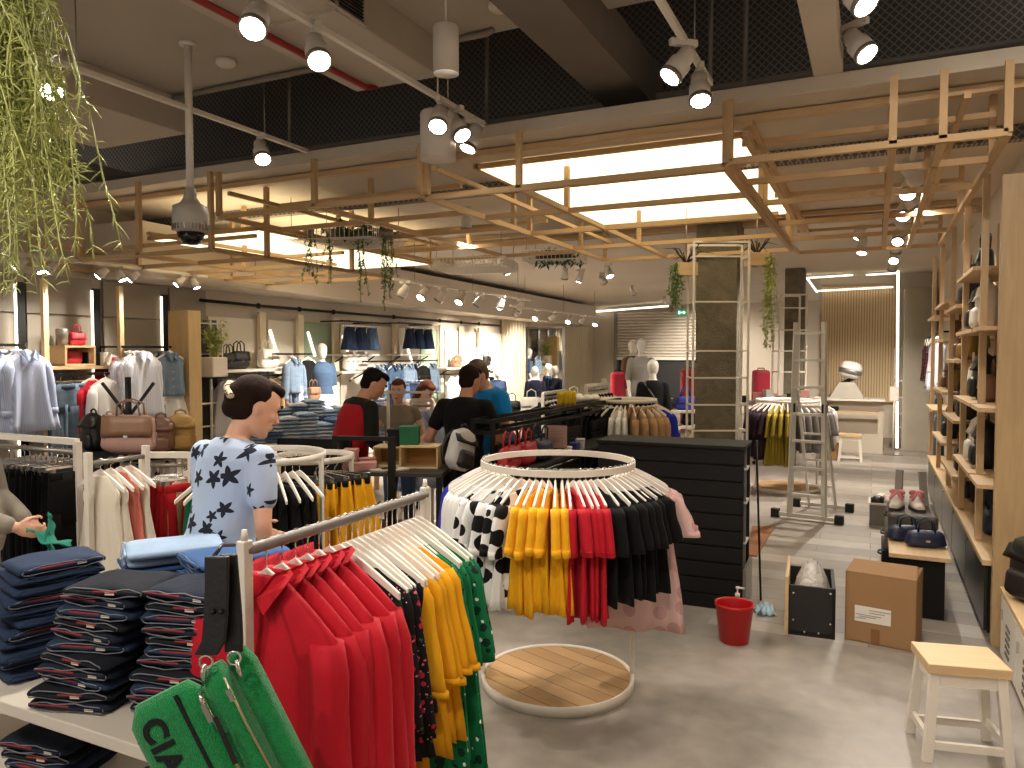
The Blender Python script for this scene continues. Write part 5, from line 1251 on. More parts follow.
def foliage(n, spread, height, seed, leaf=.05, w=.014, droop=0.0, up=True, stem=True):
    rn = random.Random(seed); mb = MB()
    for i in range(n):
        a = rn.uniform(0, 2 * PI); r0 = spread * .3 * rn.random(); top = height * rn.uniform(.5, 1) ; lean = spread * rn.uniform(.3, 1)
        pts = [V((math.cos(a) * (r0 + lean * f ** 1.5), math.sin(a) * (r0 + lean * f ** 1.5), (top * f if up else -top * f) - droop * f * f)) for f in (0, .35, .7, 1)]
        if stem: mb.tube(pts, [.003, .0025, .002, .001], 4)
        for k in range(7):
            f = .25 + .75 * k / 6; q = pts[0].lerp(pts[3], f) if k % 2 else pts[1].lerp(pts[3], max(0, (f - .25) / .75))
            d = V((rn.uniform(-1, 1), rn.uniform(-1, 1), rn.uniform(-.7, .6))).normalized() * leaf * rn.uniform(.7, 1.3); s = d.cross(V((0, 0, 1))).normalized() * w
            mb.add([q, q + d * .5 + s, q + d, q + d * .5 - s], [(0, 1, 2, 3)])
    return mb
def vine(L, n, seed, spread=.07, leaf=.05, w=.013):
    rn = random.Random(seed); mb = MB()
    for i in range(n):
        x = rn.uniform(-spread, spread) * .5; y = rn.uniform(-spread, spread) * .5; LL = L * rn.uniform(.6, 1); pts = []
        for k in range(8):
            f = k / 7; x += rn.uniform(-.02, .02); y += rn.uniform(-.02, .02); pts.append(V((x, y, -LL * f)))
        mb.tube(pts, .003, 4)
        for k in range(int(LL * 60)):
            f = rn.random() * 6.99; q = pts[int(f)].lerp(pts[int(f) + 1], f % 1)
            d = V((rn.uniform(-1, 1), rn.uniform(-1, 1), rn.uniform(-1.2, .3))).normalized() * leaf * rn.uniform(.6, 1.3); s = d.cross(V((.3, .2, 1))).normalized() * w
            mb.add([q, q + d * .5 + s, q + d, q + d * .5 - s], [(0, 1, 2, 3)])
    return mb
p = wallpt(ws(214, .45), 0, .45); zp_ = LW(214, 377, .45).z
t = thing('potted_plant', 'leafy green plant in a white pot on the grid panel', 'plant', (p.x, p.y, zp_), WROT)
obj('pot', MB().box((0, 0, .13), (.22, .26, .26)), M['white_metal'], t, bevel=.02); obj('foliage', xf(foliage(40, .16, .48, 5, .08, .022), Matrix.Translation((0, 0, .25))), M['leaf_pale'], t)
obj('pot_bracket', MB().box((-.12, 0, -.01), (.4, .2, .02)), M['black_metal'], t)
# first white bay
g = 'clothes on the white panelled wall'
zs = wall_shelf(222, 296, 369, .45, 'white wall shelf with the black furry bag and the white tote')
bag('hb_black', wallpt(ws(228, .25), zs + .002, .25), RAD(90), 'black furry bag on the white wall shelf', 'black bags on the white shelf', 1.1); bag('hb_black', wallpt(ws(239, .25), zs + .002, .25), RAD(90), 'second black bag on the white wall shelf, taller', 'black bags on the white shelf', 1.25)
bag('hb_white', wallpt(ws(268, .25), zs + .002, .25), RAD(90), 'white tote standing on the white wall shelf', None, 1.15)
z = wall_rail(222, 294, 376, .4, 'black rail under the white wall shelf')
for i in range(4): whang('denim_jacket_light' if i % 2 else 'white_shirt', 226 + i * 6, z, .42, ('%s garment on the rail hidden behind the woman in stars' % ORD[i]), g, False)
for i in range(6): whang('tan_coat', 253 + i * 4.2, z, .42, 'tan coat, %s along the rail under the white shelf' % ORD[i], g, False)
for i in range(2): whang('blue_shirt', 279 + i * 4, z, .42, 'pale blue shirt, %s of two beside the tan coats' % ORD[i], g, False)
whang('white_shirt', 288, z, .42, 'white shirt at the end of the rail of tan coats', g, False)
z = wall_rail(276, 312, 354, .45, 'black rail carrying the open denim jacket'); whang('denim_jacket_light', 294, z, .6, 'pale denim jacket facing out beside the mannequin', g); whang('black_top', 308, z, .5, 'black top hanging between denim jackets', g)
whang('white_skirt', 298, z - .62, .55, 'striped white skirt below the denim jacket', g, True, 'clip'); 
o = obj('hanging_stub', MB().bar(wallpt(ws(298, .55), z - .62, .02), wallpt(ws(298, .55), z - .62, .6), .02), M['black_metal']); tag(o, 'short black arm holding the striped white skirt', 'arm')
bag('hb_tan', wallpt(ws(313, .6), LW(313, 400, .6).z, .6), RAD(90), 'tan handbag before the striped skirt', None)
o = obj('shelf_stub', MB().box((0, 0, -.02), (.6, .35, .03)), M['white_metal'], loc=wallpt(ws(313, .6), LW(313, 400, .6).z - .004, .4), rz=WROT); tag(o, 'small white shelf under the tan handbag', 'shelf')
# skirt bays
for (u0, u1, v, items, lab) in ((342, 379, 322, ((350, 'denim_skirt', 'dark'), (361, 'denim_skirt', 'dark blue'), (372, 'blue_denim_skirt', 'mid blue')), 'nearer'), (399, 432, 324, ((410, 'denim_skirt', 'black'), (419, 'denim_skirt', 'buttoned dark'), (428, 'denim_skirt', 'navy')), 'farther')):
    z = wall_rail(u0, u1, v, .5, 'high black rail with three denim skirts, %s bay' % lab)
    for i, (u, k, nm) in enumerate(items): whang(k, u, z, .52, '%s denim skirt on the high rail, %s bay' % (nm, lab), 'denim skirts on high rails', True, 'clip', (.56, 1, .9))
    wall_shelf(u0, u1, 354, .35, 'narrow shelf under the denim skirts, %s bay' % lab)
zs = wall_shelf(341, 368, 371, .4, 'white shelf with two pale fluffy bags')
for i, u in enumerate((350, 360)): bag('hb_white', wallpt(ws(u, .25), zs + .002, .25), RAD(90), ('pale fluffy bag on the shelf under denim skirts', 'second pale fluffy bag on the shelf under denim skirts')[i], 'pale fluffy bags', (1, 1, 1.3))
z = wall_rail(366, 437, 361, .45, 'long black rail of denim jackets')
for i, (u, k) in enumerate(((371, 'black_top'), (378, 'denim_jacket_light'), (386, 'denim_jacket'), (394, 'denim_jacket'), (402, 'denim_jacket'), (409, 'denim_jacket_light'), (416, 'denim_jacket'), (423, 'black_top'), (432, 'denim_jacket_light'))):
    whang(k, u, z, .5 + .08 * (i % 2), '%s top on the long denim rail' % ORD[i], 'tops on the long denim rail')
z = wall_rail(392, 428, 377, .6, 'lower rail of denim skirts below the jackets')
for i, u in enumerate((396, 404, 412, 420)): whang('blue_denim_skirt' if i % 2 else 'denim_skirt', u, z, .66, 'denim skirt below the jackets, %s of four' % ORD[i], 'denim skirts below the jackets', True, 'clip', (.8, 1, 1))
zs = wall_shelf(446, 500, 367, .4, 'long white shelf before the slatted wall')
for i, (u, k) in enumerate(((456, 'hb_tan'), (466, 'hb_white'), (476, 'hb_white'), (486, 'hb_black'))): bag(k, wallpt(ws(u, .2), zs + .002, .2), RAD(90), '%s bag along the long white shelf by the slatted wall' % ORD[i], 'bags on the long white shelf', 1.2)
z = wall_rail(447, 500, 373, .4, 'rail under the long white shelf')
for i, (u, k) in enumerate(((452, 'white_shirt'), (458, 'white_sweater'), (463, 'grey_shirt'), (469, 'white_shirt'), (475, 'grey_shirt'), (482, 'white_sweater'), (489, 'black_top'))): whang(k, u, z, .5, '%s top on the rail under the long white shelf' % ORD[i], 'tops under the long white shelf', i < 2)
# glowing rods standing in for slanted streaks of light in the white bays
def streak(u0, v0, u1, v1, i):
    a, b = LW(u0, v0, .06), LW(u1, v1, .06)
    o = obj('light_streak', MB().cyl(a, b, .02), M['led']); tag(o, 'slanted glowing rod for a light streak on the wall, %s along the white bays' % ORD[i], 'light streak', 'slanted light streaks')
for i, (u, v) in enumerate(((270, 330), (308, 332), (343, 336), (405, 338), (446, 341), (466, 343), (483, 345))): streak(u, v, u + 7, v + 24, i)

# ================================================================== PEOPLE
def rotx(a): return Matrix.Rotation(a, 3, 'X')
def capsule(mb, p0, p1, r0, r1, n=14):
    p0, p1 = V(p0), V(p1); d = (p1 - p0)
    k = 6; pts = []; rr = []; u = d.normalized()
    for i in range(3): a = PI / 2 * (1 - (i + .3) / 3); pts.append(p0 - u * r0 * math.sin(a)); rr.append(r0 * math.cos(a))
    for i in range(5): f = i / 4; pts.append(p0.lerp(p1, f)); rr.append(r0 + (r1 - r0) * f + (r0 * .06 * math.sin(PI * f)))
    for i in range(3): a = PI / 2 * (i + .7) / 3; pts.append(p1 + u * r1 * math.sin(a)); rr.append(r1 * math.cos(a))
    mb.tube(pts, rr, n)
TORSO_M = [(.86, .15, .10, 0), (.93, .172, .118, 0), (1.0, .165, .115, .0), (1.09, .148, .103, .005), (1.2, .158, .11, .005), (1.31, .176, .118, 0), (1.39, .172, .108, -.008), (1.445, .13, .085, -.012), (1.48, .07, .062, -.012)]
TORSO_F = [(.86, .15, .105, 0), (.93, .178, .125, -.005), (1.0, .165, .118, .0), (1.09, .135, .1, .005), (1.2, .142, .112, .012), (1.3, .155, .118, .012), (1.38, .15, .098, -.004), (1.435, .115, .078, -.012), (1.475, .06, .056, -.012)]
def ring_el(c, rx, ry, Mx, n=24): return [c + Mx @ V((rx * math.cos(q * 2 * PI / n), ry * math.sin(q * 2 * PI / n), 0)) for q in range(n)]
def remesh(o, vox, sm=4):
    r = o.modifiers.new('skin', 'REMESH'); r.mode = 'VOXEL'; r.voxel_size = vox; r.use_smooth_shade = True
    s_ = o.modifiers.new('smooth', 'SMOOTH'); s_.factor = .5; s_.iterations = sm
def hand(mb, w, dv, nv, side, curl=.5, sc=1.0):
    dv = V(dv).normalized(); nv = (V(nv) - dv * V(nv).dot(dv)).normalized(); sv = dv.cross(nv) * side
    W = V(w); c = W + dv * .05 * sc
    Mx = Matrix((sv, nv, dv)).transposed()
    mb.ell(c, .041 * sc, .018 * sc, .056 * sc, Mx, 14, 8)
    for off, L, st in ((-.031, .064, .088), (-.011, .077, .096), (.010, .084, .098), (.030, .076, .093)):
        b = W + dv * st * sc + sv * off * sc - dv * .012; p = b; a = curl * .4; seg = [L * .45, L * .32, L * .23]; r = .0092
        for i, s_ in enumerate(seg):
            d = dv * math.cos(a) + nv * math.sin(a); q = p + d * s_ * sc; capsule(mb, p, q, r, r * .92, 8); p = q; a += curl * .75; r *= .93
    b = W + dv * .03 * sc + sv * .034 * sc; q = b + (dv * .6 + sv * .62 + nv * .35) * .042 * sc; capsule(mb, b, q, .0125, .0105, 8); capsule(mb, q, q + (dv * .85 + sv * .2 + nv * .3) * .034 * sc, .0103, .0088, 8)
def human(label, loc, rz, H, shirt, pants, hair, skin, lean=0.0, yaw=0.0, pitch=0.0, arms=None, sleeve=.5, female=False, vox=.011, style='short', shirt_name='t_shirt', build=1.0, curl=.5, face=True, waist_bend=None, hem=0.86):
    k = H / 1.75
    t = thing('person', label, 'person', loc, rz); t.scale = (k, k, k)
    pv = V((0, 0, .95)); Lr = rotx(-lean)
    def up(p):
        p = V(p); f = max(0, min(1, (p.z - .9) / .25)); q = pv + rotx(-lean * f) @ (p - pv); return q
    T = TORSO_F if female else TORSO_M
    arms = arms or {}
    sw = (.165 if female else .19) * build
    S_ = {s: up((sw * s, -.01, 1.405)) for s in (-1, 1)}
    E_, W_ = {}, {}
    for s in (-1, 1):
        e, w = arms.get(s, ((sw * s * 1.25, -.03, 1.12), (sw * s * 1.3, .04, .88)))
        E_[s], W_[s] = V(e), V(w)
    def torso(mb, inf=0.0, z0=0, z1=9, flare=0.0):
        R = []
        for z, rx, ry, yo in T:
            if z < z0 - .001 or z > z1 + .001: continue
            f = max(0, min(1, (z - .9) / .25)); fl = flare * max(0, (1.2 - z) / .35)
            R.append(ring_el(up((0, yo, z)), rx * build + inf + fl, ry * (build * .5 + .5) + inf + fl, rotx(-lean * f)))
        mb.loft(R, True, True)
    # body: one continuous skin
    mb = MB(); torso(mb)
    nk = up((0, -.01, 1.45)); hc = up((0, .02, 1.0)) ; HB = up((0, .0, 1.53))
    HM = Lr @ Matrix.Rotation(yaw, 3, 'Z') @ rotx(-pitch)
    hcen = HB + HM @ V((0, .028, .105))
    capsule(mb, nk, HB + HM @ V((0, .01, .03)), .056 if not female else .048, .052 if not female else .044)
    prof = [(-.118, .026, .03, .05), (-.108, .042, .048, .04), (-.085, .056, .068, .022), (-.05, .066, .085, .008), (-.01, .072, .093, .002), (.03, .076, .098, -.002), (.07, .070, .09, -.006), (.1, .052, .068, -.008), (.116, .025, .035, -.008)]
    mb.loft([[hcen + HM @ V((rx * math.cos(q * PI / 12), yo + ry * math.sin(q * PI / 12), z)) for q in range(24)] for z, rx, ry, yo in prof])
    hp = lambda x, y, z: hcen + HM @ V((x, y, z))
    capsule(mb, hp(0, .088, .012), hp(0, .108, -.028), .009, .0135, 8); mb.ell(hp(0, .094, -.062), .024, .012, .011, HM); mb.ell(hp(0, .083, -.098), .02, .016, .014, HM)
    for s in (-1, 1):
        mb.ell(hp(s * .028, .083, .03), .02, .012, .007, HM); mb.ell(hp(s * .075, -.005, -.012), .009, .02, .031, HM)
        mb.ell(hp(s * .042, .068, -.025), .02, .018, .018, HM)
        a0 = (.05 if not female else .042) * (.5 + .5 * build)
        mb.ell(S_[s], a0 * 1.05, a0 * 1.05, a0 * 1.05); capsule(mb, S_[s], E_[s], a0, a0 * .78); capsule(mb, E_[s], W_[s], a0 * .78, a0 * .52)
        dv = (W_[s] - E_[s]).normalized(); hand(mb, W_[s] - dv * .005, dv, V((-s, .35, 0)), s, curl)
        hip = V((s * .088, 0, .9)); kn = V((s * .1, .02, .5)); an = V((s * .1, -.02, .09))
        capsule(mb, hip, kn, .083, .056); capsule(mb, kn, an, .055, .038); capsule(mb, an + V((0, -.02, -.04)), an + V((s * .015, .16, -.055)), .036, .03)
    o = obj('body', mb, skin, t); remesh(o, vox, 2)
    if face:
        for s in (-1, 1):
            e = obj('eye', MB().ell(hp(s * .03, .0905, .012), .011, .006, .006, HM, 10, 8), M['eye'], t)
            obj('eyebrow', MB().tube([hp(s * .015, .1, .034), hp(s * .03, .098, .04), hp(s * .046, .088, .035)], .0042, 6), hair, t)
        obj('lips', MB().ell(hp(0, .1045, -.063), .02, .006, .007, HM, 12, 8), M['lip'], t)
    # hair
    mb = MB()
    mb.ell(hp(0, -.026, .036), .083, .1, .092, HM, 20, 14)
    if style in ('short', 'bun'): mb.ell(hp(0, -.04, -.02), .073, .075, .075, HM, 18, 12); mb.ell(hp(0, .035, .092), .062, .06, .034, HM, 16, 10)
    if style == 'bob': 
        mb.ell(hp(0, -.04, -.03), .088, .08, .095, HM, 18, 12); mb.ell(hp(0, .045, .088), .064, .056, .036, HM, 16, 10)
        for s in (-1, 1): mb.ell(hp(s * .072, .02, .0), .02, .045, .07, HM)
    if style == 'long':
        mb.ell(hp(0, .035, .09), .062, .06, .034, HM, 16, 10)
        for s in (-1, 0, 1): capsule(mb, hp(s * .05, -.05, .0), hp(s * .07, -.03, -.28), .055, .03)
    if style == 'bun': mb.ell(hp(0, -.098, .01), .05, .042, .06, HM, 14, 10); mb.ell(hp(0, -.085, -.04), .048, .045, .05, HM)
    o = obj('hair', mb, hair, t); remesh(o, vox * .8, 3)
    if style == 'bun':
        cl = MB()
        for i in range(6): cl.ell(hp(-.045 + .018 * i, -.139 + .006 * abs(i - 2.5), .05 - .012 * i), .016, .02, .016, HM, 8, 6)
        c_ = obj('hair_clip', cl, dots('clip_print', 'd3bfa0', '4f3a2c', 60, .3, 1.0), t); remesh(c_, .008, 2)
    # shirt
    mb = MB(); torso(mb, .014, hem, 9, .012)
    for s in (-1, 1):
        a0 = (.05 if not female else .042) * (.5 + .5 * build) + .012
        capsule(mb, up((s * .05, -.012, 1.42)), S_[s] + V((0, 0, .004)), a0 * .75, a0 * .95)
        mb.ell(S_[s], a0 * 1.04, a0 * 1.06, a0 * 1.04)
        if sleeve > 0:
            if sleeve <= 1: capsule(mb, S_[s], S_[s].lerp(E_[s], sleeve), a0, a0 * 1.05)
            else: capsule(mb, S_[s], E_[s], a0, a0 * .9); capsule(mb, E_[s], E_[s].lerp(W_[s], min(.92, sleeve - 1)), a0 * .9, a0 * .72)
    o = obj(shirt_name, mb, shirt, t); remesh(o, vox, 3)
    # trousers
    mb = MB(); torso(mb, .012, .86, 1.0)
    for s in (-1, 1):
        capsule(mb, (s * .088, 0, .88), (s * .1, .02, .5), .092, .07); capsule(mb, (s * .1, .02, .5), (s * .1, -.02, .1), .069, .056)
    o = obj('trousers', mb, pants, t); remesh(o, vox, 3)
    for s in (-1, 1): obj('shoe', MB().loft([[V((s * .1 + x * w + s * .012 * f, -.075 + .25 * f, z * h)) for x, z in ((-.8, 0), (.8, 0), (1, .3), (.8, .9), (0, 1), (-.8, .9), (-1, .3))] for f, w, h in ((0, .032, .06), (.15, .042, .085), (.5, .044, .075), (.8, .046, .05), (1, .03, .035))]), M['black_metal'], t)
    return t
HD = mat('hair_dark', '1d130e', .8, 0, .35, 40, .6, 60, spec=.12); HB_ = mat('hair_brown', '23140d', .8, 0, .35, 40, .6, 60, spec=.12); HBR = mat('hair_reddish', '5a3422', .8, 0, .35, 40, .6, 60, spec=.12); HK = mat('hair_black', '15110f', .8, 0, .35, 40, .6, 60, spec=.12); HG_ = mat('hair_greyish', '574434', .5, 0, .3, 40)
def ground(u, d): p = P(u, 384, d); return (p.x, p.y, 0)
FR = lambda r, f: math.atan2(-(r * _R.x + f * -math.sin(PSI)), (r * _R.y + f * math.cos(PSI)))     # heading: r to the picture's right, f away from the camera
STAR = stars('star_print', 'a9b8d0', '1f2430', 10.5, .44)
human('woman in a pale star-printed shirt, hair clipped up, behind the jeans table', ground(214, 3.1), FR(.5, .86), 1.78, STAR, cloth('black_trouser_cloth', '14120f'), HB_, M['skin_pale'], RAD(12), RAD(-25), RAD(16),
      {1: ((.25, .02, 1.15), (.235, .08, .90)), -1: ((-.22, .12, 1.16), (-.16, .34, 1.02))}, .62, True, .008, 'bun', 'star_shirt', 1.05, .5, True, hem=.93)
VEST = cloth('vest_red', 'a5141d', .08)
pt = human('man with black hair in a red backed black jacket, bending over the boxes', ground(349, 6.35), FR(.78, .55), 1.76, cloth('jacket_black', '16130f'), cloth('jeans_navy', '1c2130'), HK, M['skin'], RAD(14), RAD(-22), RAD(20),
      {1: ((.27, .08, 1.15), (.2, .26, .96)), -1: ((-.25, .15, 1.16), (-.16, .38, 1.0))}, 1.9, False, .012, 'short', 'jacket', 1.08)
mb = MB()
def upm(p, lean=RAD(14)):
    p = V(p); f = max(0, min(1, (p.z - .9) / .25)); return V((0, 0, .95)) + rotx(-lean * f) @ (p - V((0, 0, .95)))
R = []
for z, rx, ry in ((.80, .215, .150), (.93, .218, .155), (1.09, .208, .148), (1.2, .214, .15), (1.31, .222, .148), (1.38, .21, .125), (1.42, .17, .1)):
    f = max(0, min(1, (z - .9) / .25)); R.append(ring_el(upm((0, -.02, z)), rx, ry, rotx(-RAD(14) * f)))
o = obj('vest', mb.loft(R), VEST, pt); remesh(o, .012, 3)
human('woman facing the camera in a grey brown top, short brown hair', ground(399, 7.5), FR(.05, -1), 1.60, cloth('top_taupe', '7d7060'), cloth('jeans_mid', '3a4a66'), HBR, M['skin_pale'], RAD(3), RAD(-6), RAD(6),
      {1: ((.26, .02, 1.14), (.2, .28, 1.02)), -1: ((-.27, .0, 1.14), (-.2, .26, 1.02))}, .25, True, .013, 'short', 'top_shirt')
human('woman with long brown hair leaning over the pale table', ground(413, 8.9), FR(.5, -.7), 1.63, cloth('top_pink', 'c4aaa0'), cloth('jeans_mid2', '3a4a66'), HBR, M['skin_pale'], RAD(22), RAD(20), RAD(25), {1: ((.2, .2, 1.15), (.12, .4, 1.1)), -1: ((-.22, .25, 1.15), (-.1, .45, 1.1))}, 1.5, True, .015, 'long', 'blouse')
human('man in a black t-shirt with his back to the camera', ground(463, 6.3), FR(.32, 1), 1.76, cloth('tee_black', '0b0a0a', .1), cloth('jeans_black2', '15161a'), HB_, M['skin'], RAD(6), RAD(-22), RAD(14),
      {-1: ((-.30, -.02, 1.13), (-.27, .1, .88)), 1: ((.27, .1, 1.13), (.17, .34, 1.03))}, .55, False, .011, 'short', 't_shirt', 1.0)
human('man in a bright blue t-shirt bending towards the black t-shirt man', ground(498, 6.9), FR(-.85, -.6), 1.84, cloth('tee_blue', '1487cf', .08), cloth('shorts_khaki', '9a835c'), HG_, M['skin_pale'], RAD(14), RAD(5), RAD(20),
      {-1: ((-.27, .1, 1.14), (-.25, .25, .9)), 1: ((.24, .16, 1.14), (.12, .38, 1.0))}, .55, False, .013, 'short', 't_shirt', 1.1)
pe = human('person in a beige hooded top at the picture edge holding a green cloth', ground(-36, 3.75), FR(1, .1), 1.72, cloth('hoodie', '8a8174'), cloth('trousers_beige', '7d7461'), HB_, M['skin_pale'], RAD(-4), 0, RAD(4),
      {1: ((.22, .06, 1.12), (.16, .31, 1.03)), -1: ((-.22, .02, 1.12), (-.12, .22, 1.0))}, 1.85, False, .009, 'short', 'hooded_top', 1.1, 1.1)
rn = random.Random(5); vs = []; n = 14
for i in range(n):
    for j in range(6):
        f = i / (n - 1); vs.append(V((.012 * math.sin(f * 9 + j), (j / 5 - .5) * .06 * (1 + .5 * math.sin(3 * f)) + .02 * math.sin(f * 7), -.19 * f + .012 * math.sin(j * 2 + f * 5))))
o = obj('green_bandana', MB().add(vs, [(i * 6 + j, i * 6 + j + 1, (i + 1) * 6 + j + 1, (i + 1) * 6 + j) for i in range(n - 1) for j in range(5)], True), cloth('bandana', '237561', .2), loc=P(49, 515, 3.62), rz=.8); s_ = o.modifiers.new('thick', 'SOLIDIFY'); s_.thickness = .004; tag(o, 'green cloth hanging from the hand at the picture edge', 'cloth')
o = obj('green_bandana', MB().add(vs, [(i * 6 + j, i * 6 + j + 1, (i + 1) * 6 + j + 1, (i + 1) * 6 + j) for i in range(n - 1) for j in range(5)], True), bpy.data.materials['bandana'], loc=P(30, 531, 3.6), rz=.2); o.rotation_euler = (0, -1.2, .44); s_ = o.modifiers.new('thick', 'SOLIDIFY'); s_.thickness = .004; tag(o, 'second green cloth bunched under the hand', 'cloth')
# ================================================================== MIDDLE OF THE SHOP
def simple_rail(name, label, a, b, z, m=None, legs=True, top=True):
    a, b = V((a[0], a[1], 0)), V((b[0], b[1], 0)); c_ = (a + b) / 2; d_ = b - a; L = d_.length; ang = math.atan2(d_.y, d_.x)
    t = thing(name, label, 'clothes rail', c_, ang); m = m or M['white_metal']
    obj('rail', MB().cyl((-L / 2, 0, z), (L / 2, 0, z), .013), M['grey_metal'], t)
    for s in (-1, 1):
        obj('upright', MB().box((s * L / 2, 0, z / 2 + .03), (.03, .035, z + .06)), m, t); obj('foot', MB().box((s * L / 2, 0, .015), (.035, .45, .03)), m, t)
    if top: obj('top_bar', MB().box((0, 0, z + .06), (L, .03, .035)), m, t)
    return a, b, ang
def along(kind, a, b, n, z, rz, fmt, group, hanger='shirt', z_off=0):
    for i in range(n):
        p = a.lerp(b, (i + .5) / n); hang(kind, (p.x, p.y, z), rz, fmt % ORD[i], group, hanger)
# black trousers
p = P(76, 384, 4.2); a, b, an = simple_rail('clothes_rack', 'white framed rack of black trousers behind the hooded person', (p.x - 1.0, p.y), (p.x, p.y), 1.30)
along('black_trouser', a + V((.35, 0, 0)), b, 13, 1.30, PI / 2, 'black trousers, %s along the white framed rack', 'black trousers on the rack', 'clip')
# camisoles
p = P(84, 384, 4.05); a, b, an = simple_rail('clothes_rack', 'small white rack of cream and coral camisoles', (p.x + .09, p.y - .05), (p.x + .09, p.y + .3), 1.27, top=False)
for i, k in enumerate(('cream_tank', 'cream_tank', 'coral_tank', 'cream_tank')):
    hang(k, (p.x + .09, p.y + .02 + .06 * i, 1.27), 0, '%s camisole, %s on its small rack' % ('cream' if k[1] == 'r' else 'coral', ORD[i]), 'camisoles on the small rack', 'shirt', jit=.1)
p = P(133, 384, 5.2); a, b, an = simple_rail('clothes_rack', 'white rack with the dotted dress behind the camisoles', (p.x - .2, p.y + .1), (p.x + .3, p.y + .1), 1.22)
hang('polka_dress', (p.x, p.y + .1, 1.22), RAD(20), 'white dress with small black dots behind the camisoles', 'dotted dresses'); hang('polka_dress', (p.x + .12, p.y + .1, 1.22), RAD(30), 'second white dotted dress, half hidden by red trousers', 'dotted dresses')
# red trousers
p, q_ = P(141, 384, 4.4), P(190, 384, 4.4); a, b, an = simple_rail('clothes_rack', 'white rack of red trousers beside the woman in stars', p, q_, 1.20)
along('red_trouser', a, b, 8, 1.20, RAD(78), 'red trousers, %s along their white rack', 'red trousers on the rack', 'clip')
# two round racks behind the woman
def ring_rack(label, u, d, r, z):
    p = P(u, 384, d); t = thing('round_rack', label, 'clothes rack', (p.x, p.y, 0))
    obj('ring', MB().lathe([(r - .008, z - .02), (r + .008, z - .02), (r + .008, z + .02), (r - .008, z + .02), (r - .008, z - .02)], (0, 0, 0), 48, caps=False), M['white_metal'], t)
    obj('base_disc', MB().lathe([(.001, .045), (r, .045), (r, 0), (.001, 0)], (0, 0, 0), 36, smooth=False), par, t)
    for a_ in (20, 200): obj('upright', MB().box((r * math.cos(RAD(a_)), r * math.sin(RAD(a_)), z / 2), (.022, .022, z)), M['white_metal'], t)
    return p
def ring_hang(kind, p, r, z, angs, fmt, group, hanger='shirt'):
    for i, a_ in enumerate(angs): hang(kind, (p.x + r * math.cos(RAD(a_)), p.y + r * math.sin(RAD(a_)), z + .02), RAD(a_), fmt % ORD[i], group, hanger, jit=.03)
p = ring_rack('round white rack of green and black dresses behind the woman in stars', 262, 4.75, .38, 1.21)
ring_hang('green_slip', p, .38, 1.21, fr(-96, 6, 6.5), 'dark green dress, %s on the round rack behind the woman', 'green dresses behind the woman', 'wide')
ring_hang('black_slip', p, .38, 1.21, fr(-55, 7, 7), 'black slip dress, %s on the round rack behind the woman', 'black dresses behind the woman', 'wide'); ring_hang('tan_coat', p, .38, 1.21, fr(-124, 3, 8), 'tan garment, %s on the round rack behind the woman', 'tan garments behind the woman')
p = ring_rack('round white rack of yellow skirts behind the green dresses', 314, 5.2, .26, 1.14)
ring_hang('yellow_skirt', p, .26, 1.1, fr(-48, 5, 14), 'yellow skirt, %s round its rack', 'yellow skirts', 'clip')
# bag table
p = P(128, 384, 5.25); BZ = CAMZ - (449 - 354) / FPX * 5.25
t = thing('bag_table', 'round black table carrying leather bags', 'table', (p.x, p.y, 0))
obj('tabletop', MB().lathe([(.001, BZ), (.43, BZ), (.44, BZ - .02), (.43, BZ - .04), (.001, BZ - .04)], (0, 0, 0), 40), M['dark_panel'], t)
for a_ in (20, 110, 200, 290): obj('leg', MB().bar((.12 * math.cos(RAD(a_)), .12 * math.sin(RAD(a_)), BZ - .04), (.34 * math.cos(RAD(a_)), .34 * math.sin(RAD(a_)), 0), .03), M['black_metal'], t)
obj('pole', MB().cyl((0, 0, BZ), (0, 0, BZ + .5), .02), M['black_metal'], t)
for s in (-1, 1): obj('pole_arm', MB().bar((0, 0, BZ + .22), _R * (s * .18) + V((0, 0, BZ + .46)), .018), M['black_metal'], t)
def bt(k, u, d, lab, sc, tw=0.0): q = P(u, 384, d); bag(k, (q.x, q.y, BZ), PSI + tw, lab, 'leather bags on the round table', sc)
bt('bp_black', 92, 5.15, 'black leather backpack on the round black table', .72, -.5); bt('hb_blush', 130, 5.0, 'big dusty pink bag with a flap on the round table', .95); bt('bp_blush', 108, 5.2, 'dusty pink backpack half behind the big pink bag', .8, -.4)
bt('bp_brown', 160, 5.05, 'brown leather backpack on the round black table', .8, .2); bt('bp_mustard', 180, 5.15, 'mustard leather backpack at the end of the round table', .85, .4)
